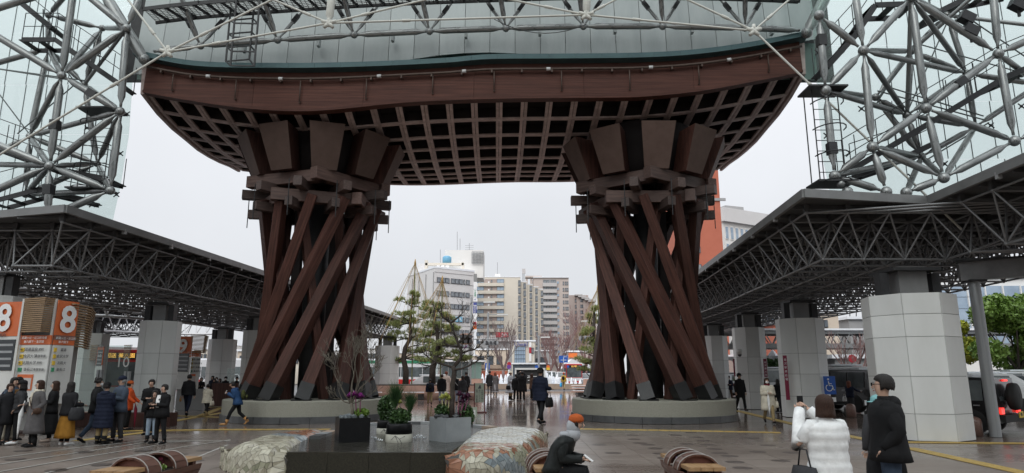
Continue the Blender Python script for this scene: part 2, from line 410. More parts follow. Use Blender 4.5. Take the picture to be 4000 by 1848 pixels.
# small dark inset stones scattered over the slabs
mat('inset_stone', (.085, .068, .060), .35, col2=(.12, .098, .088), ns=9)
dots = [(2470, 1700), (2475, 1716), (2500, 1731), (2530, 1738), (2560, 1752), (2580, 1772), (2600, 1790), (2620, 1800), (2640, 1700), (2700, 1690),
        (2720, 1708), (2750, 1722), (2765, 1738), (2790, 1754), (2810, 1770), (2850, 1782), (2870, 1805), (2900, 1828), (2680, 1735), (2940, 1712),
        (3000, 1740), (3090, 1768), (2960, 1765), (2150, 1836), (3050, 1800), (3120, 1742), (2340, 1738), (2395, 1770),
        (60, 1793), (220, 1836), (400, 1815), (90, 1760), (330, 1765), (620, 1800), (700, 1775), (800, 1760), (760, 1800), (560, 1760)]
for px, py in dots:
    p = G(px, py, .0); b = MB().lathe((p.x, p.y, 0), [(.17, .0005), (.165, .004)], 18, False)
    b.build('inset_stone', 'inset_stone', pav)

def strip(pts, w, name, m, z=.004, piece=None, parent=None, gapf=.03):
    """flat band on the ground; piece = length of each separate tile"""
    pts = [Vector((p[0], p[1], 0)) for p in pts]
    b = MB()
    for a, c in zip(pts, pts[1:]):
        d = c-a; L = d.length; d.normalize(); s_ = Vector((-d.y, d.x, 0))
        n = max(1, round(L/piece)) if piece else 1
        for k in range(n):
            q0 = a+d*(L*k/n+(.004 if piece else 0)); q1 = a+d*(L*(k+1)/n-(.004 if piece else 0))
            if piece:
                t = MB()
                t.prism([(q.x, q.y) for q in (q0-s_*w/2, q1-s_*w/2, q1+s_*w/2, q0+s_*w/2)], -.002, z)
                for j in range(4):
                    o_ = s_*w*(-.375+.25*j); e = d*.02
                    t.prism([(q.x, q.y) for q in (q0+e+o_-s_*.016, q1-e+o_-s_*.016, q1-e+o_+s_*.016, q0+e+o_+s_*.016)], z-.001, z+.004)
                t.build('tactile_tile', m, parent)
            else:
                b.prism([(q.x, q.y) for q in (q0-s_*w/2, q1-s_*w/2, q1+s_*w/2, q0+s_*w/2)], -.002, z)
    if not piece: return tag(b.build(name, m), kind='structure')
tac = MB(); tac.box((30, 10, -.03), (.1, .1, .01)); tact = tag(tac.build('tactile_path', 'tactile_yellow'), kind='structure')
strip([G(3547, 1749), G(4060, 1860)], .30, 'tactile_path', 'tactile_yellow', piece=.3, parent=tact)
strip([G(3500, 1727), G(4100, 1733)], .30, 'tactile_path', 'tactile_yellow', piece=.3, parent=tact)
strip([G(2240, 1675), G(2700, 1683), G(3050, 1690)], .28, 'tactile_path', 'tactile_yellow', piece=.3, parent=tact)
strip([G(430, 1684), G(862, 1678), G(1290, 1677)], .28, 'tactile_path', 'tactile_yellow', piece=.3, parent=tact)
for pts in ([G(2862, 1600), G(3080, 1652), G(3330, 1706), G(3420, 1724)], [G(640, 1651), G(870, 1612)], [G(690, 1600), G(866, 1588)], [G(780, 1625), G(866, 1592)],
            [G(300, 1722), G(640, 1680)], [G(650, 1622), G(862, 1630)]):
    strip(pts, .28, 'tactile_line', 'tactile_yellow')
for pts in ([G(-60, 1796), G(312, 1748), G(620, 1716)], [G(-60, 1822), G(320, 1766), G(560, 1730), G(760, 1722)],
            [G(-20, 1846), G(330, 1786), G(610, 1740)], [G(177, 1848), G(460, 1790), G(700, 1748), G(900, 1718)],
            [G(480, 1900), G(760, 1790), G(889, 1738)], [G(600, 1722), G(900, 1722)]):
    strip(pts, .045, 'paving_line', 'line_white')
strip([G(1960, 1545), G(2060, 1500)], .06, 'paving_line', 'line_white', z=.003)

# ================================================================ the wooden drum gate
GX, GY = -1.22, 24.75
gate = thing('drum_gate', 'huge dark red timber gate with curved coffered roof on two twisted drum towers', 'gate', (GX, GY, 0))
YF, YB = 21.5, 32.2
TEAL = [(543, 240), (772, 283), (1098, 292), (1400, 288), (1750, 272), (1900, 259), (2200, 256), (2500, 252), (2700, 240), (2905, 213), (3140, 167)]
BOT = [(568, 361), (740, 392), (1000, 427), (1233, 434), (1582, 402), (1800, 391), (2000, 386), (2300, 383), (2505, 379), (2737, 356), (3000, 308), (3128, 283)]
BACK = [(943, 668), (1250, 705), (1594, 724), (2000, 712), (2194, 711), (2500, 700), (2807, 664)]
tfz = [(A(x, y, YF).x, A(x, y, YF).z) for x, y in TEAL]
bfz = [(A(x, y, YF).x, A(x, y, YF).z) for x, y in BOT]
bkz = [(A(x, y, YB).x, A(x, y, YB).z) for x, y in BACK]
XL, XR = bfz[0][0], bfz[-1][0]; XBL, XBR = bkz[0][0], bkz[-1][0]
rowsY = [386, 470, 532, 578, 621, 651, 674, 691, 712]
rz = [A(2000, y, YF+(YB-YF)*k/8).z for k, y in enumerate(rowsY)]
sag = [(k/8, rz[k]-(rz[0]+(rz[8]-rz[0])*k/8)) for k in range(9)]
def SF(u, v, dz=0.0):
    xf = XL+(XR-XL)*u; xb = XBL+(XBR-XBL)*u
    z = smooth_interp(bfz, xf)*(1-v)+smooth_interp(bkz, xb)*v+interp(sag, v)
    return Vector((xf+(xb-xf)*v, YF+(YB-YF)*v, z+dz))
NU, NV = 26, 8
# ribs running front to back: pairs of planks with a slot between
for i in range(NU+1):
    u = i/NU
    for s_ in (-1, 1):
        if (i == 0 and s_ < 0) or (i == NU and s_ > 0): continue
        b = MB(); pts = [SF(u, .012+.98*k/16)+Vector((s_*.062, 0, 0)) for k in range(17)]
        b.sweep(pts, .105, .07, side=(1, 0, 0)); b.mi = 1; b.sweep([p+Vector((0, 0, .071)) for p in pts], .085, .36, side=(1, 0, 0)); b.build('rib', ['wood_light', 'recess_dark'], gate)  # pale cap below; shade on the rib sides painted as a dark web
# ribs running along the gate
for j in range(NV+1):
    v = j/NV
    for s_ in (-1, 1):
        if (j == 0 and s_ < 0): continue
        b = MB(); pts = [SF(k/60, v, .02)+Vector((0, s_*.062, 0)) for k in range(61)]
        b.sweep(pts, .095, .06, side=(0, 1, 0)); b.mi = 1; b.sweep([p+Vector((0, 0, .061)) for p in pts], .075, .35, side=(0, 1, 0)); b.build('cross_rib', ['wood_light', 'recess_dark'], gate)  # dark web again: colour stands in for the unlit sides of the coffer
# dark boards closing the coffers, one per coffer
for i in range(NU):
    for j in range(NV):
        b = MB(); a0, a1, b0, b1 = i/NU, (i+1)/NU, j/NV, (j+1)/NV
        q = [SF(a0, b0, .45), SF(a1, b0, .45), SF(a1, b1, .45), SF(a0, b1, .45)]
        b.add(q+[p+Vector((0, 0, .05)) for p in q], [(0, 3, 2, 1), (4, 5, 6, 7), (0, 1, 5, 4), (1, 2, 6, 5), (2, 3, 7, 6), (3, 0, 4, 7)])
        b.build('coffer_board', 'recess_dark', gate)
# front timber fascia in long curved lengths, a lip along its foot, the copper edge above
def zt(x): return smooth_interp(tfz, x)
def zb_(x): return smooth_interp(bfz, x)
for i in range(6):
    b = MB(); rs = []
    for k in range(11):
        x = XL+(XR-XL)*(i+k/10)/6; x = min(max(x, XL+(XR-XL)*i/6+.004), XL+(XR-XL)*(i+1)/6-.004)
        rs.append([Vector((x, YF-.16, zb_(x)+.02)), Vector((x, YF+.10, zb_(x)+.02)), Vector((x, YF+.10, zt(x)+.05)), Vector((x, YF-.10, zt(x)+.05))])
    b.rings(rs, False, True); b.build('fascia_beam', 'wood_fascia', gate)
b = MB(); b.rings([[Vector((x, YF-.19, zb_(x)-.07)), Vector((x, YF+.14, zb_(x)-.07)), Vector((x, YF+.14, zb_(x)+.017)), Vector((x, YF-.19, zb_(x)+.017))] for x in [XL+(XR-XL)*k/60 for k in range(61)]], False)
b.build('fascia_lip', 'wood_fascia', gate)
nfl = 26; x0f, x1f = tfz[0][0], tfz[-1][0]
for i in range(nfl):
    b = MB(); rs = []
    for k in range(4):
        x = x0f+(x1f-x0f)*(i+k/3*.994)/nfl
        rs.append([Vector((x, YF-.42, zt(x)+.06)), Vector((x, YF+.3, zt(x)+.06)), Vector((x, YF+.3, zt(x)+.25)), Vector((x, YF-.40, zt(x)+.25))])
    b.rings(rs, False); b.build('copper_edging', 'copper_teal', gate)
# end walls and top of the roof body
for u, xt in ((0, x0f), (1, x1f)):
    b = MB(); rs = []
    for k in range(17):
        v = k/16; p = SF(u, v); e = -.06 if u == 0 else .06; h = (zt(xt)-zb_(XL if u == 0 else XR))*(1-v)+.9*v
        rs.append([p+Vector((e, .02, -.05)), p+Vector((e*3, .02, -.05)), p+Vector((e*4+ (0 if u else 0), .02, h)), p+Vector((e, .02, h))])
    b.rings(rs, False); b.build('end_board', 'wood_light', gate)
b = MB(); rs = []
for k in range(41):
    x = x0f+(x1f-x0f)*k/40; u = k/40
    rs.append([Vector((x, YF-.3, zt(x)+.062)), Vector((x, 27, zt(x)+.6)), Vector((SF(u, 1).x, YB, SF(u, 1).z+1.0)), Vector((SF(u, 1).x, YB, SF(u, 1).z+.5)), Vector((x, 27, zt(x)-.3)), Vector((x, YF+.2, zt(x)-.03))])
b.rings(rs, False); b.build('roof_covering', 'copper_teal', gate)
# rain pipe with clips, joints and droppers
def fz(x, f): return zb_(x)+(zt(x)-zb_(x))*f
b = MB(); b.loft([(x, YF-.25, fz(x, .80)) for x in [XL+.1+(XR-XL-.1)*k/50 for k in range(51)]], [.045]*51, 6); pipe = b.build('rain_pipe', 'rust_pipe', gate)
for px in (811, 1095, 1480, 1812, 2143, 2545, 2854):
    x = A(px, 300, YF-.3).x
    if x < XR: MB().tube((x-.07, YF-.25, fz(x-.07, .80)), (x+.07, YF-.25, fz(x+.07, .80)), .062, n=8).build('pipe_joint', 'white_band', gate)
for px in (672, 921, 1173, 1431, 1690, 1930, 2194, 2461, 2733, 3010):
    x = A(px, 300, YF-.3).x
    b = MB(); b.tube((x, YF-.23, fz(x, .80)), (x, YF-.23, fz(x, .18)), .022, n=6); b.tube((x, YF-.23, fz(x, .18)), (x, YF-.12, fz(x, .18)), .03, n=6)
    b.build('drop_pipe', 'rust_pipe', gate)
for k in range(22):
    x = XL+.6+(XR-XL-1)*k/21; MB().box((x, YF-.20, fz(x, .80)-.07), (.05, .16, .10)).build('pipe_bracket', 'rust_pipe', gate)

def tower(cx, tw, off_wedge, off_beam):
    c = Vector((cx, GY, 0))
    def pol(r, a, z): return Vector((cx+r*math.cos(a), GY+r*math.sin(a), z))
    # round plinth
    n = 20
    for k in range(n):        # dark stone skirting in curved lengths, aggregate ring above
        a0, a1 = 2*PI*k/n+.002, 2*PI*(k+1)/n-.002
        b = MB(); rs = []
        for q in range(4):
            a = a0+(a1-a0)*q/3; rs.append([pol(2.6, a, 0), pol(2.93, a, 0), pol(2.93, a, .21), pol(2.6, a, .21)])
        b.rings(rs, False); b.build('skirting_stone', 'plinth_stone', gate)
    MB().lathe((cx, GY, 0), [(2.88, .2), (2.88, .675), (2.855, .70), (.1, .71)], 72, False).build('plinth', 'aggregate', gate)
    NB = 12
    for k in range(NB):
        a = off_beam+2*PI*k/NB; a2 = a+tw
        p0 = pol(2.26, a, .70); p1 = pol(2.16, a2, 7.75)
        ax = Vector((math.cos(a), math.sin(a), 0))
        pm_ = p0+(p1-p0)*.07
        beam('leaning_post', pm_, p1, .42, .42, 'wood_dark', gate, up=ax, w1=.33, h1=.33, bev=.015)
        beam('steel_boot', p0, pm_+(p1-p0)*.004, .46, .45, 'boot_steel', gate, up=ax)
        x, y, z, L = basis(p0, p1, ax)
        MB().box((p0.x, p0.y, .725), (.62, .62, .03), rot=a).build('base_plate', 'boot_steel', gate)
    NI = 5
    for k in range(7):      # second family inside, leaning the other way
        a = off_beam+2*PI*(k+.5)/7; a2 = a-tw*.55
        beam('inner_post', pol(1.45, a, .70), pol(1.5, a2, 7.9), .28, .28, 'wood_dark', gate, up=(math.cos(a), math.sin(a), 0), bev=.01)
    MB().tube((cx, GY, .7), (cx, GY, 8.6), .42, n=20).build('core_duct', 'dark_steel', gate)
    for k in range(3):
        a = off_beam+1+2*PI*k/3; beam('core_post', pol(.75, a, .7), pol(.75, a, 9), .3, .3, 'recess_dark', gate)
    # pentagon rings of beams, lapped like a log cabin
    for z, r, o_, ext in ((7.72, 2.22, off_wedge+rad(36), .42), (8.42, 2.30, off_wedge, .45)):
        for k in range(5):
            a0 = o_+2*PI*k/5; a1 = a0+2*PI/5
            p0 = pol(r, a0, z+(k % 2)*.0); p1 = pol(r, a1, z); d = (p1-p0).normalized()
            beam('ring_beam', p0-d*ext+Vector((0, 0, .0)), p1+d*ext*.2, .36, .43, 'wood_bracket', gate, bev=.012)
    for k in range(10):
        a = off_wedge+rad(18)+2*PI*k/10
        beam('bracket_block', pol(1.3, a, 8.07), pol(2.68+(.12 if k % 2 else 0), a, 8.07), .30, .34, 'wood_block', gate, bev=.01)
        a = off_wedge+2*PI*(k+.28)/10
        beam('bracket_block', pol(1.3, a, 7.42), pol(2.58, a, 7.42), .28, .32, 'wood_block', gate, bev=.01)
        # bracing rod hanging below
        tube('hanging_rod', pol(2.60, a, 8.2), pol(2.60, a, 6.9), .018, 'dark_steel', gate, 5)
    # flaring wedges
    for k in range(10):
        a = off_wedge+2*PI*k/10; ro = Vector((math.cos(a), math.sin(a), 0)); ta = Vector((-ro.y, ro.x, 0))
        fb, ft = 2.44, 3.08; z0, z1 = 8.60, 10.12
        wb, wt = .43, .60
        P = lambda r, t, z: c+ro*r+ta*t+Vector((0, 0, z))
        vs = [P(fb, -wb, z0), P(fb, wb, z0), P(fb-.75, wb*.62, z0+.12), P(fb-.75, -wb*.62, z0+.12), P(ft, -wt, z1), P(ft, wt, z1), P(ft-.9, wt*.62, z1), P(ft-.9, -wt*.62, z1)]
        b = MB(); b.add(vs, [(3, 2, 1, 0), (4, 5, 6, 7), (1, 2, 6, 5), (2, 3, 7, 6), (3, 0, 4, 7)])
        b.mi = 1; b.add(vs, [(0, 1, 5, 4)])
        w = b.build('wedge_bracket', ['wood_dark', 'wedge_face'], gate)
    # dark collar filling behind wedges
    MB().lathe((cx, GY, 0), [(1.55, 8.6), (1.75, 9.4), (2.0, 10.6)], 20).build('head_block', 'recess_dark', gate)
tower(-7.35, rad(88), rad(-72), rad(-90+11))
tower(5.06, rad(-88), rad(-90), rad(-90-14))

# ================================================================ dome edge band above the gate
dome = thing('station_dome_edge', 'grey metal edge band of the station dome with silver tubes and catwalk above the gate', 'dome edge', (-1, 22, 12))
YP = 21.95
CH_ = [(590, 202), (783, 179), (1084, 156.5), (1383, 136), (1678, 122), (1976, 111), (2279, 103), (2589, 103), (2911, 109), (3135, 119)]
PB = [(540, 290), (900, 287), (1200, 275), (1395, 264), (1600, 233), (1750, 212), (1900, 205), (2020, 209), (2150, 218), (2290, 234), (2500, 245), (2680, 226), (2950, 192), (3200, 150)]
pbz = [(A(x, y, YP).x, A(x, y, YP).z) for x, y in PB]
pwid = .905; i0 = int(-13.4/pwid)-1
for i in range(i0, 12):
    xa, xb = i*pwid+.12, (i+1)*pwid+.12-.018
    za, zb = smooth_interp(pbz, xa), smooth_interp(pbz, xb)
    b = MB(); b.add([(xa, YP, za), (xb, YP, zb), (xb, YP+.05, zb), (xa, YP+.05, za), (xa, YP+.5, 18), (xb, YP+.5, 18), (xb, YP+.55, 18), (xa, YP+.55, 18)],
                    [(0, 3, 2, 1), (4, 5, 6, 7), (0, 1, 5, 4), (1, 2, 6, 5), (2, 3, 7, 6), (3, 0, 4, 7)])
    b.build('cladding_panel', 'fascia_panel', dome)
MB().box((-1.2, YP+.75, 15), (26, .05, 6)).build('backing_sheet', 'dark_steel', dome)
for i in range(i0, 12):
    xa = i*pwid+.12
    MB().box((xa+pwid/2, YP+.30, 12.6), (pwid-.015, .03, 1.4)).build('glass_strip', 'green_glass', dome)
YC = 21.0
nodes = [A(x, y, YC) for x, y in CH_]
for a, b in zip(nodes, nodes[1:]): bigtube('chord_tube', a, b, .105, 'silver_tube', dome, gap=.10, rt=.5)
for k, n_ in enumerate(nodes[1:-1]):
    ball('ball_node', n_, .13, 'silver_tube', dome)
    lean = (n_.x+1)*.03
    bigtube('web_tube', n_, n_+Vector((-.55+lean, -1.3, 2.6)), .085, 'silver_tube', dome, gap=.1)
    for s_ in (-1, 1):
        q = n_+Vector((s_*.95, .25, 1.6)); bigtube('web_tube', n_, q, .06, 'silver_tube', dome, gap=.1, rt=.5)
        m_ = n_+(q-n_)*.55
        beam('clamp', m_-(q-n_)*.09, m_+(q-n_)*.09, .15, .13, 'dark_steel', dome)
    beam('bracket_plate', n_+Vector((1.2, .7, .12)), n_+Vector((1.2, .7, .45)), .10, .2, 'fascia_panel', dome)
# catwalk: two edge beams, grating, cross bars, hand rails
cwp = lambda x, dy, dz: Vector((x, YC+dy, smooth_interp([(n_.x, n_.z) for n_ in nodes], x)+1.02+dz))
xs = [nodes[0].x+.1+(nodes[-1].x-nodes[0].x-.2)*k/24 for k in range(25)]
for k in range(24):
    for dy in (-.95, -.1): beam('edge_beam', cwp(xs[k], dy, 0), cwp(xs[k+1]-.01, dy, 0), .05, .13, 'dark_steel', dome)
    beam('cross_bar', cwp(xs[k]+.2, -.95, 0), cwp(xs[k]+.45, -.1, 0), .05, .08, 'dark_steel', dome)
    beam('cross_bar', cwp(xs[k]+.7, -.95, 0), cwp(xs[k]+.95, -.1, 0), .05, .08, 'dark_steel', dome)
gr = MB()
for k in range(24):
    for q in range(9):
        dy = -.92+.80*q/8; gr.bar(cwp(xs[k], dy, .05), cwp(xs[k+1], dy, .05), .035, .02)
    for q in range(6):
        x = xs[k]+(xs[k+1]-xs[k])*q/6; gr.bar(cwp(x, -.95, .05), cwp(x, -.1, .05), .02, .02)
gr.build('grating', 'silver_tube', dome, kind='stuff')
for k in range(0, 25, 2):
    tube('rail_post', cwp(xs[k], -1.0, 0), cwp(xs[k], -1.0, 1.1), .018, 'dark_steel', dome, 5)
for z in (.55, 1.1):
    for k in range(0, 24, 4): tube('hand_rail', cwp(xs[k], -1.0, z), cwp(xs[k+4], -1.0, z), .016, 'dark_steel', dome, 5)
# hanging ladder cage at the left
def cage(pts, dx, dy):
    ps = [Vector(p) for p in pts]
    return ps
c0 = [A(882, 240, 20.6), A(974, 232, 20.6), A(993, 258, 20.0), A(900, 256, 20.0)]
zt_ = 14.4
for p in c0: beam('cage_post', p, (p.x, p.y, zt_), .05, .05, 'dark_steel', dome)
for z in (0, .5, 1.0, 1.5):
    for a, b in zip(c0, c0[1:]+c0[:1]): beam('cage_bar', a+Vector((0, 0, z)), b+Vector((0, 0, z)), .04, .04, 'dark_steel', dome)

for p_, q_ in (((409, -20), (563, 232)), ((3235, -30), (3152, 128))):
    bigtube('corner_pipe', A(*p_, 20.6), A(*q_, 20.9), .19, 'silver_tube', dome, rt=.8); ball('ball_node', A(*q_, 20.9), .19, 'silver_tube', dome)
# glazed roof of the dome over the forecourt, and the station front behind
roof = thing('station_dome_roof', 'curved glass roof of the station dome over the forecourt', 'dome roof', (0, 0, 18))
prof_ = [(22.6, 18.4), (16, 21.5), (8, 23.8), (-2, 24.6), (-12, 23.4), (-21, 20), (-28, 14.5)]
for (ya, za), (yb, zb4) in zip(prof_, prof_[1:]):
    for k in range(8):
        x0, x1 = -34+8.5*k, -34+8.5*(k+1)-.06; dz = lambda x: -.0065*x*x
        MB().add([(x0, ya, za+dz(x0)), (x1, ya, za+dz(x1)), (x1, yb+.05, zb4+dz(x1)), (x0, yb+.05, zb4+dz(x0))], [(0, 1, 2, 3)]).build('glass_pane', 'roof_glass', roof)
    for k in range(9): tube('rib', (-34+8.5*k, ya, za-.3-.0065*(-34+8.5*k)**2), (-34+8.5*k, yb, zb4-.3-.0065*(-34+8.5*k)**2), .14, 'silver_tube', roof)
stn = thing('station_building', 'station front behind the camera under the glass dome', 'building', (0, -31, 0))
MB().box((0, -31, 7), (70, 4, 14)).build('wall', 'pillar_core', stn)
# white cable rods with cast joints, hanging nearer than the tubes
rods = thing('cable_bracing', 'thin cream coloured bracing rods with cast star joints strung below the dome edge', 'bracing', (-1, 18, 12))
YR = 18.5
K = [A(655, 203, YR), A(1285, 90, YR), A(2290, 58, YR), A(2945, 120, YR)]
for k in K:
    b = MB(); b.ball(k, .13, 10, 6, (1, .6, 1))
    for q in range(5):
        a = 2*PI*q/5+.3; b.tube(k, k+Vector((math.cos(a)*.24, -.02, math.sin(a)*.20)), .075, .05, n=7)
    b.build('cast_joint', 'white_rod', rods)
ends = [(K[0], A(455, -60, YR)), (K[0], A(-60, 640, YR)), (K[0], A(1120, -30, YR)), (K[0], K[1]), (K[1], A(1000, -30, YR)), (K[1], A(1760, -25, YR)),
        (K[1], K[2]), (K[2], A(1800, -40, YR)), (K[2], A(2480, -40, YR)), (K[2], K[3]), (K[3], A(2570, -55, YR)), (K[3], A(3150, -60, YR)), (K[3], A(3760, 900, YR-1))]
for a, b in ends:
    tube('rod', a, b, .032, 'white_rod', rods, 8)
    m_ = a+(b-a)*.3; d = (b-a).normalized(); tube('turnbuckle', m_-d*.12, m_+d*.12, .05, 'white_rod', rods, 8)
bigtube('strut', K[1], A(1300, -60, YR), .12, 'white_rod', rods); bigtube('strut', K[2], A(2295, -60, YR), .12, 'white_rod', rods)
b = MB(); b.loft([A(1960, 60+25*k-3*k*k*.5, YR) if 0 else A(1930+40*k, 75+22*k-2.2*k*k, YR) for k in range(10)], [.012]*10, 5); b.build('cable', 'dark_steel', rods)

# ================================================================ glazed space frames either side
mat('steel_thin', (.16, .18, .18), .5)
def side_frame(nm, label, nodes, edges, rear, redges, mixed, Yf, Yr, r):
    t = thing(nm, label, 'space frame', (nodes[list(nodes)[0]][0]*0+(-14 if 'left' in label else 14), Yf, 6))
    P = {k: A(x, y, Yf) for k, (x, y) in nodes.items()}
    Q = {k: A(x, y, Yr) for k, (x, y) in rear.items()}
    for k, p in P.items(): ball('ball_node', p, .145, 'silver_tube', t)
    for k, p in Q.items(): ball('ball_node', p, .12, 'silver_tube', t)
    for a, b in edges: bigtube('frame_tube', P[a], P[b], r, 'silver_tube', t, gap=.17, n=14)
    for a, b in redges: bigtube('frame_tube', Q[a], Q[b], r*.85, 'silver_tube', t, gap=.14, n=12)
    for a, b in mixed: bigtube('frame_tube', P[a], Q[b], r*.8, 'silver_tube', t, gap=.14, n=12)
    ks = list(Q); RX = random.Random(len(P))
    for k in range(12):      # slender bracing rods and drop rods
        a, b_ = RX.sample(ks, 2)
        if (Q[a]-Q[b_]).length < 4.2: tube('brace_rod', Q[a]+Vector((0, RX.uniform(-.6, 0), RX.uniform(-.2, .2))), Q[b_]+Vector((0, RX.uniform(-.6, 0), RX.uniform(-.2, .2))), .022, 'steel_thin', t, 6)
    for p in list(P.values()):
        if RX.random() < .6: q = RX.choice(list(Q.values())); 
        else: continue
        if (q-p).length < 3.6: tube('brace_tube', p, q, .06, 'silver_tube', t, 8)
    for a, b_ in edges:
        if RX.random() < .18:
            m_ = P[a]+(P[b_]-P[a])*RX.uniform(.3, .7); d = (P[b_]-P[a]).normalized(); beam('clamp', m_-d*.16, m_+d*.16, r*2.2, r*2.2, 'dark_steel', t)
    return t
lf = side_frame('dome_space_frame', 'silver tube space frame of the dome at left above the bus canopy', 
    dict(F=(291, -60), A=(241, 295), C=(194, 648), c=(186, 850), G=(495, 110), B=(470, 435), D=(431, 744), P=(-130, 70), Q=(-120, 520), S=(-140, 800), T=(560, -40)),
    ['PA', 'AB', 'QC', 'CD', 'FA', 'AC', 'Cc', 'GB', 'BD', 'CS', 'FG', 'GT', 'FP', 'GA', 'BC', 'cD'],
    dict(E=(116, 532), I=(330, 330), J=(400, 110), K=(190, 60), L=(100, 760), N=(380, 640), O=(-60, 260), X=(190, 190), Y=(-90, 640)),
    ['EN', 'IX', 'XE', 'IN', 'JI', 'KX', 'EL', 'OX', 'YE', 'JK', 'OY', 'NL'],
    [('B', 'E'), ('A', 'J'), ('C', 'L'), ('D', 'N'), ('B', 'I'), ('C', 'N'), ('A', 'X'), ('P', 'O'), ('Q', 'Y'), ('C', 'Y'), ('F', 'K'), ('G', 'J'), ('B', 'N'), ('D', 'L'), ('C', 'E'), ('A', 'E')], 20.5, 22.0, .115)
rf = side_frame('dome_space_frame', 'silver tube space frame of the dome at right above the taxi canopy',
    dict(B=(3225, 353), D=(3260, 687), A=(3373, 198), C=(3408, 574), E=(3617, 423), H=(3687, 695), I=(3900, 210), J=(3963, 551), K=(3559, -10), t=(3200, 60), T=(3335, -60), M=(3875, -80),
         R=(4120, 110), c=(3462, 750), d=(3310, 750), U=(4140, 480), V=(3540, 752)),
    ['BD', 'AB', 'AC', 'AK', 'CE', 'EI', 'IR', 'EK', 'IM', 'DC', 'Cc', 'EH', 'HJ', 'JI', 'CH', 'EJ', 'HV', 'JU', 'Bt', 'AT', 'Dc', 'KI', 'tA', 'Dd', 'RU'],
    dict(L=(3776, 287), N=(3543, 450), O=(3560, 200), S=(3600, 612), W=(3810, 495), X=(3420, 380), Y=(3700, 60), Z=(4060, 330)),
    ['LN', 'NX', 'OX', 'OL', 'NS', 'SW', 'LW', 'YO', 'YL', 'WZ', 'LZ', 'XS', 'ON', 'NW'],
    [('K', 'L'), ('A', 'L'), ('B', 'N'), ('A', 'N'), ('B', 'X'), ('C', 'S'), ('H', 'S'), ('J', 'W'), ('A', 'O'), ('E', 'L'), ('K', 'Y'), ('H', 'W'), ('D', 'S'), ('I', 'Z'), ('V', 'S')], 17.0, 18.9, .10)
MUL = MB().box((0, 0, .95), (.014, .03, 1.9)).mesh('mullion', 'steel_thin')
def glass_wall(nm, label, edge, Yg, side, x_far, ztop=19.0):
    t = thing(nm, label, 'glass wall', (x_far*.6, Yg, 6.5))
    ez = sorted([(A(x, y, Yg).z, A(x, y, Yg).x) for x, y in edge])
    z = 6.2; rows = []
    while z < ztop: rows.append((z, z+1.9)); z += 1.92
    for a, b in rows:
        xa, xb = interp(ez, a), interp(ez, b)
        if b > ez[-1][0]: xb = ez[-1][1]
        if a > ez[-1][0]: xa = ez[-1][1]
        if a < ez[0][0]: xa = ez[0][1]
        x = min(xa, xb) if side < 0 else max(xa, xb)
        first = True; w = 2.3
        while (x > x_far if side < 0 else x < x_far):
            x2 = x+side*w
            q = [(xa if first else x, a), (x2, a), (x2, b), (xb if first else x, b)]
            vs = [(px, Yg, pz) for px, pz in q]+[(px, Yg+.03, pz) for px, pz in q]
            MB().add(vs, [(0, 3, 2, 1), (4, 5, 6, 7), (0, 1, 5, 4), (1, 2, 6, 5), (2, 3, 7, 6), (3, 0, 4, 7)]).build('glass_pane', 'dome_glass', t)
            if not first:
                for q_ in (0, .77, 1.54): place(MUL, 'mullion', t, (x+side*q_, Yg-.02, a))
            x = x2+side*.02; first = False
    return t
gl = glass_wall('dome_glass_wall', 'pale green glass wall of the dome at left behind the silver tubes', [(522, 255), (508, 420), (500, 560), (460, 775), (430, 880)], 22.8, -1, -27)
gr_ = glass_wall('dome_glass_wall', 'pale green glass wall of the dome at right behind the silver tubes', [(3180, 150), (3196, 400), (3222, 690), (3260, 790)], 19.8, 1, 25)
# glass fixings (spider clamps)
for t, pts, Yg in ((gl, [(508, 295), (496, 445), (470, 600), (455, 760), (360, 800), (340, 500), (380, 215)], 22.7), (gr_, [(3195, 205), (3690, 640), (3230, 530), (3365, 425), (3870, 490), (3560, 690), (3640, 640), (3990, 415)], 19.7)):
    for x, y in pts:
        p = A(x, y, Yg); b = MB()
        for a in (.7, 2.4, 3.9, 5.6): b.tube(p, p+Vector((math.cos(a)*.13, 0, math.sin(a)*.13)), .022, n=5)
        b.ball(p, .05, 6, 4); b.build('spider_clamp', 'dark_steel', t)
# stairs and catwalks inside the frames
def catwalk(label, pts, Y, wdt, rail=1.0, grating=True):
    ps = [A(x, y, Y) for x, y in pts]; t = thing('catwalk', label, 'catwalk', tuple(ps[0]))
    for a, b in zip(ps, ps[1:]):
        d = b-a; n = max(2, int(d.length/.45))
        for dy in (0, wdt): beam('edge_beam', a+Vector((0, dy, 0)), b+Vector((0, dy, 0)), .05, .16, 'dark_steel', t)
        for k in range(n+1): beam('tread', a+d*k/n, a+d*k/n+Vector((0, wdt, 0)), .22, .03, 'dark_steel', t)
        for k in range(0, n+1, 2): tube('rail_post', a+d*k/n, a+d*k/n+Vector((0, 0, rail)), .015, 'dark_steel', t, 5)
        for z in (.5, 1.0): tube('hand_rail', a+Vector((0, 0, rail*z)), b+Vector((0, 0, rail*z)), .014, 'dark_steel', t, 5)
        for k in range(0, n+1, 2): tube('rail_post', a+d*k/n+Vector((0, wdt, 0)), a+d*k/n+Vector((0, wdt, rail)), .015, 'dark_steel', t, 5)
    return t
catwalk('upper dark steel stair in the left glass frame', [(85, 155), (215, 155), (470, 330)], 21.1, .8)
catwalk('lower dark steel walkway in the left glass frame', [(-60, 560), (200, 655), (420, 700)], 21.1, .9)
catwalk('topmost dark steel stair at the left edge of the picture', [(30, -30), (200, 110)], 21.2, .7)
catwalk('dark steel stair beside the gate in the right glass frame', [(3230, 262), (3340, 140), (3420, 20), (3560, 15)], 17.9, .8)
catwalk('long dark steel walkway rising along the right glass frame', [(3300, 680), (3500, 560), (3700, 440), (3930, 300), (4100, 230)], 17.7, 1.2)
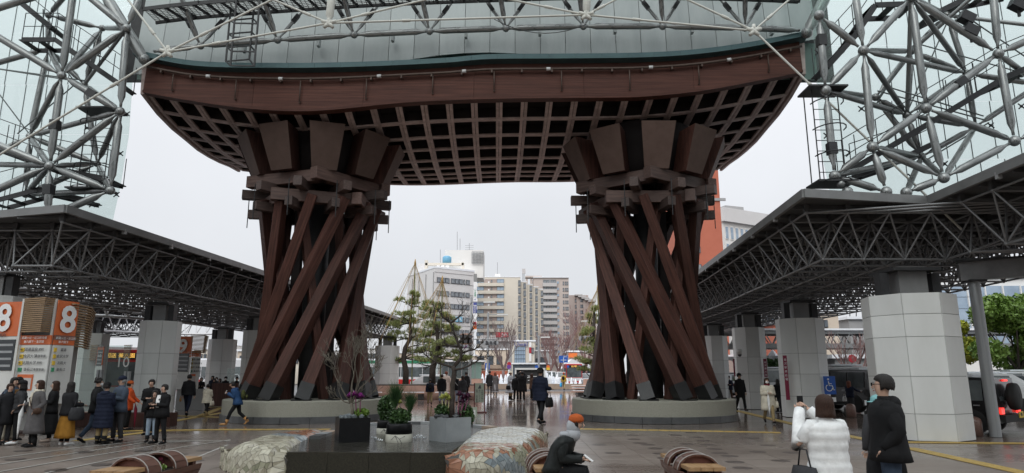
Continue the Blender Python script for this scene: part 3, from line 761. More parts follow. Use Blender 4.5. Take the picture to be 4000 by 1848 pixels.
catwalk('dark steel walkway high at the right edge in the glass frame', [(3640, 60), (3800, -20), (3990, -60)], 18.4, .8)
catwalk('dark steel walkway crossing low behind the left frame', [(-40, 790), (150, 740), (330, 780)], 21.6, .8)
catwalk('short dark landing near the foot of the right glass frame', [(3330, 690), (3480, 640), (3650, 560)], 18.6, .8)
def ladder(label, x, y0, y1, Y, w=.55):
    p = A(x, y1, Y); q = A(x, y0, Y); H = q.z-p.z; t = thing('ladder_cage', label, 'ladder', tuple(p))
    for dx in (0, w): 
        for dy in (0, .5): tube('stile', p+Vector((dx, dy, 0)), p+Vector((dx, dy, H)), .018, 'dark_steel', t, 5)
    n = int(H/.3)
    for k in range(n): tube('rung', p+Vector((0, 0, .3*k)), p+Vector((w, 0, .3*k)), .012, 'dark_steel', t, 5)
    for k in range(int(H/.75)+1):
        z = .75*k; b = MB(); b.loft([p+Vector((w/2-math.cos(a)*w*.6, -math.sin(a)*.55, z)) for a in [PI*q/8 for q in range(9)]], [.018]*9, 5); b.build('hoop', 'dark_steel', t)
    for z in (0, H): b = MB(); b.box((p.x+w/2, p.y+.1, p.z+z), (w*1.5, .8, .05)); b.build('landing', 'dark_steel', t)
    return t
ladder('caged ladder hanging at the edge of the left glass frame', 300, 430, 740, 20.9, .85)
ladder('caged ladder hanging at the edge of the right glass frame', 3205, 350, 715, 17.2, .7)
# floodlights clamped to the right frame
for label, x, y in (('black floodlight clamped high on the right frame', 3775, 70), ('second black floodlight just below the high one on the right frame', 3790, 120), ('black floodlight at the top right corner of the frame', 3975, 20)):
    p = A(x, y, 17.0); t = thing('floodlight', label, 'floodlight', tuple(p)); m3 = Matrix.Rotation(rad(30), 3, 'Y')
    MB().box(p, (.38, .25, .28), mtx=m3).build('housing', 'dark_steel', t); MB().box(p+Vector((0, 0, -.2)), (.06, .06, .3)).build('yoke', 'dark_steel', t)
# ================================================================ canopies on space frames
mat('panel_pale', (.55, .55, .56), .45)
mat('canopy_gutter', (.30, .30, .30), .4, metal=.3)
def inpoly(x, y, P):
    c = False
    for i in range(len(P)):
        (x1, y1), (x2, y2) = P[i], P[i-1]
        if (y1 > y) != (y2 > y) and x < (x2-x1)*(y-y1)/(y2-y1)+x1: c = not c
    return c
def canopy(label, poly, ztop, X0, nx, Y0, ny, sgn, g=1.1, xe=None):
    t = thing('bus_canopy', label, 'canopy', (poly[0][0], poly[0][1], ztop))
    zt, zb = ztop-.27, ztop-1.42
    # roof deck in strips with proud seams
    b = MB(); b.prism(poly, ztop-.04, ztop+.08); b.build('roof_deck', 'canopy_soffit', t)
    for (xa, ya), (xb, yb) in zip(poly, poly[1:]+poly[:1]):
        beam('edge_trim', (xa, ya, ztop+.02), (xb, yb, ztop+.02), .10, .22, 'canopy_edge', t)
        d = Vector((xb-xa, yb-ya, 0)); L = d.length
        if L < 45:
            n = int(L/2.1)
            for k in range(1, n):
                p = Vector((xa, ya, ztop-.10))+d*k/n
                nrm = Vector((-d.y, d.x, 0)).normalized()
                MB().box(p, (.10, .10, .16)).build('drip_bracket', 'canopy_gutter', t)
    # purlins
    x0 = min(p[0] for p in poly); x1 = max(p[0] for p in poly); y0 = min(p[1] for p in poly); y1 = max(p[1] for p in poly)
    y = y0+.5; np_ = 0
    while y < y1:
        xs_ = []
        for (xa, ya), (xb, yb) in zip(poly, poly[1:]+poly[:1]):
            if (ya > y) != (yb > y): xs_.append(xa+(xb-xa)*(y-ya)/(yb-ya))
        xs_.sort()
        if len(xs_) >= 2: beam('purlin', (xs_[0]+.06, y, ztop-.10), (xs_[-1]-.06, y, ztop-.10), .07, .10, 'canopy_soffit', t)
        y += 1.1
    tubes = []; nodes_ = []
    inside = lambda x, y, m: inpoly(x, y, poly) and all(inpoly(x+dx, y+dy, poly) for dx, dy in ((m, 0), (-m, 0), (0, m), (0, -m)))
    top = {}; bot = {}
    for i in range(nx):
        for j in range(ny):
            y = Y0+g*j; xo = (lambda yy: xe(yy) if xe else X0); x = xo(y)+sgn*(.35+g*i)
            if inside(x, y, .2): top[(i, j)] = Vector((x, y, zt))
            y += g*.5; x = xo(y)+sgn*(.35+g*(i+.5))
            if inside(x, y, .3): bot[(i, j)] = Vector((x, y, zb))
    for (i, j), p in top.items():
        for k in ((i+1, j), (i, j+1)):
            if k in top: tubes.append((p, top[k], .030))
    for (i, j), p in bot.items():
        for k in ((i+1, j), (i, j+1)):
            if k in bot: tubes.append((p, bot[k], .034))
        for k in ((i, j), (i+1, j), (i, j+1), (i+1, j+1)):
            if k in top: tubes.append((p, top[k], .027))
    cam_ = Vector((0, 0, CAMH))
    tubes.sort(key=lambda q: ((q[0]+q[1])/2-cam_).length)
    for a, b_, r in tubes[:300]: tube('frame_tube', a, b_, r, 'canopy_tube', t, 7)
    far = MB()
    for a, b_, r in tubes[300:]: far.tube(a, b_, r, n=5, caps=False)
    far.build('frame_tubes', 'canopy_tube', t, kind='stuff')
    nb = MB()
    for p in list(top.values())+list(bot.values()):
        if (p-cam_).length < 34: nb.ball(p, .058, 6, 4)
    nb.build('frame_nodes', 'canopy_tube', t, kind='stuff')
    hg = MB()
    for p in top.values(): hg.box(p+Vector((0, 0, .13)), (.12, .12, .2))
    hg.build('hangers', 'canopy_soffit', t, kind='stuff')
    return t
ZC = 6.0
RP = [(7.35, 16.2), (8.44, 30.3), (9.4, 58), (17.6, 58), (17.6, 9), (10.75, 9), (10.9, 16.9)]
LP = [(-12.3, 17.8), (-14.7, 18.5), (-21, 18.9), (-20, 60), (-9.0, 60), (-11.2, 30.2)]
rc = canopy('long grey canopy on a space frame along the right over white pillars', RP, ZC, 7.75, 9, 9.4, 44, 1, xe=lambda y: interp([(9, 10.8), (16.25, 10.8), (16.3, 7.36), (30.3, 8.44), (58, 9.4)], y))
lc = canopy('long grey canopy on a space frame along the left over the bus stops', LP, ZC, -9.6, 12, 18.2, 37, -1, xe=lambda y: interp([(17.8, -12.3), (30.2, -11.2), (60, -9.0)], y))

fc = canopy('farther left canopy beyond the bus lanes, seen over the number 8 sign', [(-27.5, 30), (-55, 30), (-55, 62), (-27.5, 62)], 6.2, -28, 15, 30.5, 18, -1, g=1.7)
t = thing('oval_truss_ring', 'pale oval lattice ring of the canopy opening behind the number 8 sign', 'truss ring', (-24, 40, 5))
for k in range(40):
    a0, a1, am = 2*PI*k/40, 2*PI*(k+1)/40, 2*PI*(k+.5)/40
    e = lambda a, r, z: Vector((-24+5.0*r*math.cos(a), 42+9.0*r*math.sin(a), z))
    tube('rim_tube', e(a0, 1, 4.5), e(a1, 1, 4.5), .08, 'panel_pale', t, 6); tube('rim_tube', e(a0, 1.1, 6.0), e(a1, 1.1, 6.0), .07, 'panel_pale', t, 6)
    tube('lattice_tube', e(a0, 1, 4.5), e(am, 1.1, 6.0), .045, 'panel_pale', t, 6); tube('lattice_tube', e(am, 1.1, 6.0), e(a1, 1, 4.5), .045, 'panel_pale', t, 6)
# ---------------------------------------------------------------- pillars
def pillar(label, x, y, w, ztop, rot=0.0, joints=(.0, .75, 1.55, 2.3), cap=True, depth=None):
    t = thing('white_pillar', label, 'pillar', (x, y, 0), 'white panelled pillars under the canopies')
    r = w/2; dpt = (depth or w)/2
    n = 8; P = []
    k = .42
    for ax, ay in ((-k, -1), (k, -1), (1, -k), (1, k), (k, 1), (-k, 1), (-1, k), (-1, -k)):
        q = Vector((ax*r, ay*dpt, 0)); q.rotate(Matrix.Rotation(rot, 3, 'Z')); P.append((x+q.x, y+q.y))
    c = [(x+(px-x)*.97, y+(py-y)*.97) for px, py in P]
    MB().prism(c, 0, ztop-.01).build('core', 'pillar_core', t)
    js = list(joints)+[ztop]
    for i in range(8):
        a = Vector((*P[i], 0)); b = Vector((*P[(i+1) % 8], 0)); d = (b-a); nrm = Vector((d.y, -d.x, 0)).normalized(); L = d.length; d.normalize()
        for z0, z1 in zip(js, js[1:]):
            p0 = a+d*.012; p1 = b-d*.012
            q = [p0, p1, p1-nrm*.03, p0-nrm*.03]
            MB().add([(v.x, v.y, z0+.012) for v in q]+[(v.x, v.y, z1) for v in q], [(0, 3, 2, 1), (4, 5, 6, 7), (0, 1, 5, 4), (1, 2, 6, 5), (2, 3, 7, 6), (3, 0, 4, 7)]).build('panel', 'pillar_panel', t)
    if cap:
        beam('steel_head', (x, y, ztop-.05), (x, y, ztop+.75), w*.36, w*.36, 'canopy_edge', t)
        for s_ in (-1, 1): beam('head_bracket', (x+s_*w*.33, y-.1, ztop), (x+s_*w*.33, y-.1, ztop+.6), .22, .3, 'dark_steel', t)
        MB().box((x, y, ztop+.66), (w*.6, w*.6, .08)).build('head_plate', 'dark_steel', t)
    return t
pillar('widest white pillar, nearest at right, behind the standing man in the black coat', 10.28, 17.3, 2.02, 3.52, rad(-14), joints=(0, .62, 1.5, 2.45, 3.0))
pillar('white pillar with the blue wheelchair sign', 10.98, 25.6, 1.60, 3.60, rad(-8))
pillar('white pillar with the dome security camera', 11.05, 31.4, 1.36, 3.66, rad(-5))
pillar('white pillar just right of the right gate tower', 11.5, 38.5, 1.45, 3.66)
pillar('white pillar farthest back on the right, mostly behind the gate tower', 11.9, 46, 1.75, 3.66)
pillar('grey pillar standing behind the number 8 bus stop sign', -15.9, 20.6, 1.3, 3.9)
pillar('white pillar between bus stops 8 and 9 behind the couple', -13.3, 25.4, 1.32, 3.5, rad(8))
pillar('grey pillar behind the group waiting past bus stop 9', -17.6, 41, 1.5, 3.6)
pillar('white pillar partly behind the left gate tower', -12.4, 33, 1.4, 3.62)
pillar('white pillar seen just right of the left gate tower', -9.4, 51, 1.7, 3.62)
pillar('dim pillar deep under the left canopy', -22, 35, 1.75, 3.6)
# ================================================================ town behind the plaza
mat('wall_white', (.74, .73, .70), .7, col2=(.80, .79, .76), ns=.3, mixf=1)
mat('wall_whitegrey', (.63, .62, .61), .7, col2=(.70, .69, .68), ns=.4, mixf=1)
mat('wall_tan', (.66, .61, .52), .75, col2=(.72, .67, .58), ns=.25, mixf=1)
mat('wall_brown', (.50, .43, .39), .75, col2=(.55, .48, .44), ns=.25, mixf=1)
mat('wall_brown2', (.38, .31, .28), .75, col2=(.43, .36, .33), ns=.25, mixf=1)
mat('wall_beige', (.60, .50, .40), .75, col2=(.66, .57, .47), ns=.3, mixf=1)
mat('wall_orange', (.42, .115, .065), .7, col2=(.50, .15, .09), ns=.5, mixf=1)
mat('wall_grey', (.30, .30, .30), .75, col2=(.38, .38, .38), ns=.3, mixf=1)
mat('balcony_grey', (.50, .48, .47), .6)
mat('glass_far', (.10, .12, .14), .15, col2=(.30, .32, .34), ns=1.2, mixf=.5, spec=.8)
mat('glass_blue', (.22, .30, .40), .12, col2=(.40, .50, .60), ns=.5, spec=.9)
mat('frame_dark', (.05, .05, .055), .5)
mat('tank_blue', (.15, .38, .55), .5)
mat('sign_red', (.42, .02, .035), .5); mat('sign_white', (.80, .80, .80), .5); mat('sign_blue', (.02, .10, .42), .45)
mat('sign_orange', (.72, .17, .035), .5); mat('sign_green', (.05, .30, .15), .5); mat('sign_purple', (.16, .06, .30), .5)
mat('sign_navy', (.05, .07, .28), .5); mat('sign_black', (.02, .02, .02), .5); mat('sign_yellow', (.75, .50, .05), .5)
mat('panel_orange', (.58, .125, .035), .45, col2=(.66, .16, .05), ns=3)
mat('panel_white', (.60, .60, .58), .45, col2=(.68, .68, .66), ns=3); mat('panel_grey', (.24, .24, .235), .5)
mat('steel_grey', (.28, .29, .30), .45, metal=.3, col2=(.36, .37, .38), ns=3)
mat('stone_pink', (.38, .22, .165), .5, col2=(.52, .35, .28), ns=3, mixf=1, bump=.15, bs=30, rvar=.1)
mat('stone_tan', (.30, .22, .165), .5, col2=(.40, .31, .24), ns=3, mixf=1, rvar=.1)
mat('water_foam', (.85, .88, .92), .5)
mat('roof_dark', (.12, .12, .13), .6)

def wallbox(b, P0, P1, z0, z1, depth):
    """box whose front runs P0->P1 (plan), going back away from the viewer"""
    d = Vector((P1[0]-P0[0], P1[1]-P0[1], 0)).normalized(); n = Vector((-d.y, d.x, 0))
    if n.y < 0: n = -n
    q = [Vector((*P0, 0)), Vector((*P1, 0)), Vector((*P1, 0))+n*depth, Vector((*P0, 0))+n*depth]
    if (q[1]-q[0]).cross(q[2]-q[1]).z < 0: q.reverse()
    b.prism([(v.x, v.y) for v in q], z0, z1); return n
def xy(px, Y): p = A(px, 1250, Y); return (p.x, p.y)
def zz(py, px, Y): return A(px, py, Y).z
WIN = {}
def window(t, P0, P1, f, z, w, h, m='glass_far', fm='frame_dark', out=.05):
    """a framed window on the face P0->P1 at fraction f, centre height z"""
    d = Vector((P1[0]-P0[0], P1[1]-P0[1], 0)); L = d.length; d.normalize(); n = Vector((d.y, -d.x, 0))
    if n.y > 0: n = -n
    c = Vector((P0[0], P0[1], z))+d*L*f
    key = (round(w, 1), round(h, 1), m, fm, round(d.x, 3))
    if key not in WIN:
        a = MB(); mt = Matrix((d, -n, Vector((0, 0, 1)))).transposed()
        a.box((0, 0, 0), (w, .24, h), mtx=mt)
        g_ = MB(); g_.box(tuple(n*.10), (w*.86, .10, h*.86), mtx=mt); 
        g_.box(tuple(n*.16), (.08, .06, h*.86), mtx=mt)
        WIN[key] = (a.mesh('window', fm), g_.mesh('pane', m))
    o = place(WIN[key][0], 'window', t, c+n*out*.4)
    place(WIN[key][1], 'pane', o, c+n*(out*.4+.03))
# --- white office block, corner towards the plaza
t = thing('office_building', 'tall white office block with rooftop frame, blue tank and a vertical stack of signs', 'building', (-20, 172, 0))
Pc, Pl, Pr = xy(1693, 170), xy(1588, 186), xy(1852, 177)
zt_ = zz(1047, 1693, 170)
b = MB(); b.prism([Pc, Pr, (Pr[0]-2, 200), (Pl[0]+2, 205), Pl], 0, zt_); b.build('wall', 'wall_whitegrey', t)
b = MB(); b.prism([(Pc[0]-.05, Pc[1]-.1), (Pr[0], Pr[1]-.12), (Pr[0]-2, 200.1), (Pl[0], 205.1), (Pl[0]-.1, Pl[1]-.1)], zt_, zt_+.5); b.build('parapet', 'snow', t)
for fx in (.03, .3, .55, .8):
    p = Vector((Pc[0]+(Pl[0]-Pc[0])*fx, Pc[1]+(Pl[1]-Pc[1])*fx-.2, 0)); tube('rain_pipe', p, p+Vector((0, 0, zt_-1)), .13, 'wall_grey', t)
for y in (1092, 1144, 1193, 1244, 1295, 1345, 1395):
    z = zz(y, 1700, 170)
    for f in (.107, .215, .315, .45, .55, .65): window(t, Pc, Pr, f, z, 1.15, 1.35)
    window(t, Pc, Pr, .735, z, .45, 1.35); window(t, Pc, Pr, .825, z, 1.15, 1.35)
for k in range(10):   # cladding joints standing proud as thin ledges
    z = 3+k*2.7; wb_ = beam('ledge', (Pc[0], Pc[1]-.06, z), (Pr[0], Pr[1]-.06, z), .10, .06, 'wall_grey', t)
for q, s in ((.45, 'A'), (.55, 'G'), (.65, 'A')):   # blue window lettering
    z = zz(1244, 1760, 171); c = Vector((Pc[0]+(Pr[0]-Pc[0])*q, Pc[1]+(Pr[1]-Pc[1])*q-.32, z))
    MB().box(c, (1.15, .05, 1.35)).build('window_sign', 'tank_blue', t)
    text('lettering', s, 1.1, 'sign_white', t, frame(c+Vector((0, -.05, 0)), (1, 0, 0), (0, 0, 1)))
# rooftop
zr = zt_+.5
def rbox(x0, x1, y0, y1, Ya, Yb, nm, m):
    a, b_ = xy(x0, Ya), xy(x1, Ya); MB().box(((a[0]+b_[0])/2, (Ya+Yb)/2, (zz(y0, x0, Ya)+zz(y1, x0, Ya))/2), (b_[0]-a[0], Yb-Ya, zz(y0, x0, Ya)-zz(y1, x0, Ya))).build(nm, m, t)
rbox(1733, 1886, 977, 1085, 183, 192, 'stair_tower', 'wall_white')
rbox(1628, 1660, 1030, 1085, 186, 190, 'plant_room', 'wall_whitegrey')
for x0, x1, y0, y1 in ((1653, 1664, 1016, 1060), (1800, 1809, 1025, 1060), (1655, 1808, 1027, 1036)): rbox(x0, x1, y0, y1, 178, 179.5, 'roof_frame', 'wall_tan')
for x in (1707, 1725, 1743): rbox(x-6, x+6, 1037, 1048, 176, 177.5, 'air_conditioner', 'sign_white')
p = A(1746, 1013, 180); MB().lathe((p.x, p.y, p.z-1.2), [(1.2, 0), (1.25, 1.2), (1.2, 1.8), (.7, 2.1)], 16).build('water_tank', 'tank_blue', t)
a = xy(1840, 182.6); c = xy(1887, 182.6); zl, zh = zz(1030, 1860, 182.6), zz(984, 1860, 182.6)
for k in range(9): tube('lattice_bar', (a[0]+(c[0]-a[0])*k/8, 182.6, zl), (a[0]+(c[0]-a[0])*k/8, 182.6, zh), .07, 'steel_grey', t, 5)
for k in range(9): tube('lattice_bar', (a[0], 182.4, zl+(zh-zl)*k/8), (c[0], 182.4, zl+(zh-zl)*k/8), .07, 'steel_grey', t, 5)
for x, y0, y1 in ((1720, 975, 1030), (1786, 905, 980), (1797, 932, 980), (1833, 950, 980)):
    p, q = A(x, y1, 184), A(x, y0, 184); tube('mast', p, q, .07, 'steel_grey', t, 5)
for dz in (.3, .9, 1.5):
    q = A(1833, 955, 184); tube('aerial_bar', q+Vector((-1.2, 0, -dz)), q+Vector((1.2, 0, -dz)), .05, 'steel_grey', t, 5)
# stack of signs on the right edge
sx = xy(1855, 172)
for y0, y1, m, s in ((1070, 1100, 'panel_grey', ''), (1101, 1130, 'sign_white', ''), (1131, 1162, 'sign_white', '中央医療'), (1163, 1178, 'sign_white', '◎'), (1179, 1192, 'sign_navy', ''), (1194, 1224, 'sign_navy', '整形外科'), (1226, 1255, 'sign_white', ''), (1257, 1270, 'sign_red', ''), (1271, 1287, 'sign_orange', '')):
    za, zb2 = zz(y0, 1855, 172), zz(y1, 1855, 172)
    MB().box((sx[0], 172, (za+zb2)/2), (.85, .4, za-zb2-.05)).build('sign_panel', m, t)
    for k, ch in enumerate(s): text('lettering', ch, .5, 'sign_green' if s[0] == '中' else ('sign_white' if m == 'sign_navy' else 'sign_navy'), t, frame((sx[0], 171.75, za-.35-.45*k if len(s) > 1 else (za+zb2)/2), (1, 0, 0), (0, 0, 1)))
# --- tan apartment block stepping down
t = thing('apartment_building', 'tan apartment block with rows of balconies stepping down to the right', 'building', (-5, 205, 0))
P0, P1 = xy(1864, 205), xy(2032, 205); zt_ = zz(1083, 1900, 205)
b = MB(); wallbox(b, P0, P1, 0, zt_, 16); b.build('wall', 'wall_tan', t); MB().box(((P0[0]+P1[0])/2, 213, zt_+.12), (P1[0]-P0[0]+.2, 16.2, .3)).build('parapet', 'snow', t)
for k in range(9):
    z = zz(1098+29.7*k, 1900, 205)
    a, c = xy(1869, 205), xy(1966, 205)
    MB().box(((a[0]+c[0])/2, 204.97, z), (c[0]-a[0], .12, 1.25)).build('balcony_recess', 'wall_brown2', t)
    MB().box(((a[0]+c[0])/2, 204.7, z-1.15), (c[0]-a[0]+.2, .7, 1.0)).build('balcony_front', 'wall_tan', t)
    for fx in (.03, .105, .50, .575): window(t, P0, P1, fx, z, 1.2, 1.2, 'glass_blue')
    window(t, P0, P1, .33, z-.1, .5, .8)
    MB().box((a[0]+3.1, 204.6, z-.4), (.5, .3, .5)).build('air_conditioner', 'sign_white', t)
xs_ = [(2032, 2058, 1102, 2053), (2058, 2081, 1112, 2077), (2081, 2104, 1122, 2099), (2104, 2122, 1131, 2120)]
for k in range(9): window(t, P0, P1, .985, zz(1107+29.7*k, 2028, 205), .8, 1.9, 'glass_far')
for q, (x0, x1, yt, wx) in enumerate(xs_):
    Yq = 206.5+1.2*q; a, c = xy(x0, Yq), xy(x1, Yq); z1 = zz(yt, x0, Yq)
    b = MB(); wallbox(b, a, c, 0, z1, 14); b.build('wall', 'wall_tan', t); MB().box(((a[0]+c[0])/2, Yq+7, z1+.1), (c[0]-a[0]+.1, 14.2, .25)).build('parapet', 'snow', t)
    for k in range(9):
        window(t, a, c, (wx-x0)/(x1-x0)-.12, zz(yt+16+28.5*k, wx, Yq), .8, 1.9, 'glass_far')
for x, y0, y1 in ((1943, 1025, 1075), ): tube('mast', A(x, y1, 209), A(x, y0, 209), .08, 'steel_grey', t, 5)
MB().box(A(1944, 1079, 209), (1.6, 1.6, 1.2)).build('mast_base', 'wall_white', t)
for x in (2042, 2047): tube('phone_mast', A(x, 1100, 210), A(x, 1053, 210), .12, 'steel_grey', t, 5)
MB().box(A(2046, 1060, 210), (1.1, .5, 1.6)).build('antenna', 'balcony_grey', t)
# --- brown apartment block
t = thing('apartment_building', 'greyish brown apartment block with pale balconies and flat roof, behind the tan one', 'building', (12, 235, 0))
P0, P1 = xy(2085, 235), xy(2224, 235); zt_ = zz(1085, 2170, 235)
b = MB(); wallbox(b, P0, P1, 0, zt_, 15); b.build('wall', 'wall_brown', t); MB().box(((P0[0]+P1[0])/2, 242, zt_+.12), (P1[0]-P0[0]+.2, 15.2, .3)).build('parapet', 'snow', t)
a, c = xy(2058, 238), xy(2112, 238); z0 = zz(1105, 2080, 238)
for fx in (0, .33, .66, 1): MB().box((a[0]+(c[0]-a[0])*fx, 238, z0-8), (.8, .8, 19)).build('roof_post', 'wall_brown', t)
MB().box(((a[0]+c[0])/2, 239, zz(1082, 2080, 238)), (c[0]-a[0]+1, 4, .6)).build('roof_canopy', 'wall_brown', t)
for k in range(13):
    z = zz(1104+24.6*k, 2150, 235); a, c = xy(2122, 235), xy(2175, 235)
    MB().box(((a[0]+c[0])/2, 234.97, z+.4), (c[0]-a[0], .12, 1.3)).build('balcony_recess', 'wall_grey', t)
    MB().box(((a[0]+c[0])/2, 234.5, z-.85), (c[0]-a[0]+.3, 1.0, 1.25)).build('balcony_front', 'balcony_grey', t)
    for x in (2130, 2142, 2158, 2168): window(t, P0, P1, (x-2085)/139, z+.35, 1.0, 1.1, 'glass_far')
    window(t, P0, P1, (2181-2085)/139, z, .8, .9, 'glass_blue', 'balcony_grey')
    for x in (2203, 2212, 2219): window(t, P0, P1, (x-2085)/139, z-.3, .5, 1.3)
# --- rear brown block
t = thing('apartment_building', 'plain brownish grey block with stepped eaves at the far right of the town row', 'building', (28, 262, 0))
P0, P1 = xy(2222, 262), xy(2300, 262); zt_ = zz(1153, 2240, 262)
b = MB(); wallbox(b, P0, P1, 0, zt_, 15); b.build('wall', 'wall_brown2', t)
for k in range(5):
    x0, x1 = 2254+k*13, 2267+k*13; Yk = 261-.3*k; a, c = xy(x0, Yk), xy(x1+2, Yk); z1 = zz(1153+6*k, x0, Yk)
    b = MB(); wallbox(b, a, c, 0, z1-.6, 12); b.build('wall', 'wall_brown2', t); MB().box(((a[0]+c[0])/2, Yk+3, z1), (c[0]-a[0]+1.5, 8, .5)).build('eave', 'balcony_grey', t)
for k in range(9):
    for x in (2251, 2271, 2276, 2290, 2300): window(t, P0, P1, (x-2222)/78, zz(1173+23*k, x, 260), .9, 1.4, 'glass_far', out=3 if x > 2260 else .05)
# --- orange brown tower and white hotel to the right, behind the gate
t = thing('tower_building', 'orange brown tower block rising behind the right gate tower', 'building', (35, 124, 0))
P0, P1 = (A(2690, 930, 120).x, 120), (A(2822, 930, 120).x, 120)
b = MB(); b.prism([P0, P1, (P1[0]+3, 140), (P0[0], 140)], 0, 52); b.build('wall', 'wall_orange', t)
for k in range(14): window(t, P0, P1, .20, 4+3.3*k, 1.6, 1.2); window(t, P0, P1, .08, 4+3.3*k, 1.6, 1.2)
MB().box((P1[0]-3, 119.9, zz(780, 2800, 120)), (8, .3, .5)).build('band', 'wall_grey', t)
t = thing('hotel_building', 'pale hotel building with vertical blue window strips at right above the canopy', 'building', (55, 165, 0))
P0, P1 = (A(2826, 900, 160).x, 160), (A(3090, 900, 172).x, 172); zt_ = zz(812, 2850, 160)
b = MB(); wallbox(b, P0, P1, 0, zt_-3.5, 18); b.build('wall', 'wall_white', t); b = MB(); wallbox(b, (P0[0], P0[1]-1), (P1[0], P1[1]-1), zt_-3.5, zt_, 20); b.build('roof_band', 'wall_whitegrey', t)
b = MB(); wallbox(b, (A(2835, 820, 166).x, 166), (A(2905, 820, 168).x, 168), zt_, zt_+2.2, 5); b.build('plant_room', 'wall_grey', t)
for k in range(14):
    for j in range(7):
        window(t, P0, P1, .04+.07*k, zt_-6.2-4.3*j, 1.0, 3.4, 'glass_blue', 'wall_white')
# --- low buildings on the far side of the street
def lowb(label, x0, x1, ytop, Y, m, depth=8, roof='snow', wins=(), nm='shop_building', ybot=1462):
    a, c = xy(x0, Y), xy(x1, Y); z1 = zz(ytop, (x0+x1)/2, Y)
    t = thing(nm, label, 'building', ((a[0]+c[0])/2, Y+depth/2, 0))
    b = MB(); wallbox(b, a, c, 0, z1, depth); b.build('wall', m, t)
    MB().box(((a[0]+c[0])/2, Y+depth/2, z1+.12), (abs(c[0]-a[0])+.5, depth+.5, .25)).build('roof', roof, t)
    for (wx0, wx1, wy0, wy1) in wins:
        za, zb2 = zz(wy0, wx0, Y), zz(wy1, wx0, Y); p, q = xy(wx0, Y), xy(wx1, Y)
        window(t, a, c, ((wx0+wx1)/2-x0)/(x1-x0), (za+zb2)/2, q[0]-p[0], za-zb2, 'window_dark')
    return t
t = lowb('low beige shop building with two tall dark windows behind the bare tree', 1857, 1985, 1367, 130, 'wall_beige', wins=((1864, 1893, 1390, 1427), (1905, 1928, 1390, 1427), (1940, 1962, 1392, 1425)))
a, c = xy(1857, 129.7), xy(1985, 129.7)
MB().box(((a[0]+c[0])/2, 129.8, zz(1433, 1900, 130)), (c[0]-a[0], .5, .7)).build('band', 'stone_tan', t)
MB().box(((a[0]+c[0])/2, 129.85, 1.2), (c[0]-a[0]-.2, .3, 1.7)).build('shopfront', 'wall_orange', t)
t = lowb('cream building with a tall grid window and blue lettering', 2000, 2087, 1334, 128, 'wall_tan', wins=())
a, c = xy(2000, 128), xy(2087, 128)
for i in range(5):
    for j in range(4): window(t, a, c, .155+.098*i, zz(1362+16*j, 2030, 128), .40*1.05, .78, 'glass_blue')
window(t, a, c, .90, zz(1370, 2078, 128), .6, 1.1)
text('lettering', 'Uwel', 1.25, 'sign_navy', t, frame((A(2035, 1345, 127.7)), (1, 0, 0), (0, 0, 1)), ext=.08)
for y0, y1, m in ((1337, 1356, 'sign_white'), (1357, 1380, 'sign_red'), (1381, 1412, 'sign_white')):
    p = A(2071, (y0+y1)/2, 127.5); MB().box(p, (.42, .2, (y1-y0)*.047)).build('sign_panel', m, t)
t = lowb('grey blue rooftop hoarding building with red sign in front of the apartments', 1876, 2022, 1331, 150, 'wall_grey')
p = A(1948, 1322, 149.5); MB().box(p, (8.2, .3, 1.3)).build('hoarding', 'balcony_grey', t)
p = A(1962, 1308, 149.2); MB().box(p, (2.9, .3, 1.1)).build('red_sign', 'sign_red', t)
text('lettering', 'Jals', 1.0, 'sign_white', t, frame(p+Vector((.5, -.2, 0)), (1, 0, 0), (.2, 0, 1)), ext=.02); text('lettering', 'KANAZAWA', .55, 'sign_white', t, frame(A(1962, 1321, 149.2), (1, 0, 0), (0, 0, 1)), ext=.02)
b = MB(); b.lathe((0, 0, 0), [(.32, 0), (.32, .03)], 14); 
t = lowb('long snow covered shelter roof in front of the cream building', 2003, 2146, 1423, 112, 'window_dark', depth=5)
t = lowb('narrow brown building with brick coloured front behind the road sign', 2216, 2300, 1375, 124, 'wall_brown2', wins=((2262, 2278, 1362, 1380),), depth=10)
p = A(2238, 1388, 123.8); MB().box(p, (1.6, .2, .8)).build('orange_sign', 'sign_orange', t)
lowb('grey two storey block between the shop and the tan apartments', 2087, 2150, 1372, 136, 'wall_grey', wins=((2092, 2100, 1400, 1420), (2110, 2130, 1395, 1420)))
# snow covered gabled roof far right of the street
t = thing('market_hall', 'low hall with snow covered gabled roof behind the small red bus', 'building', (12, 118, 0))
p0, p1, p2 = A(2205, 1440, 118), A(2232, 1408, 118), A(2330, 1440, 118)
b = MB(); b.prism([(p0.x, 118), (p2.x, 118), (p2.x, 130), (p0.x, 130)], 0, p0.z); b.build('wall', 'window_dark', t)
b = MB(); b.rings([[(p0.x-.6, 117, p0.z), (p1.x, 117, p1.z+.2), (p2.x, 117, p0.z+.3), (p2.x, 117, p0.z)], [(p0.x-.6, 131, p0.z), (p1.x, 131, p1.z+.2), (p2.x, 131, p0.z+.3), (p2.x, 131, p0.z)]], False); b.build('roof', 'snow', t)
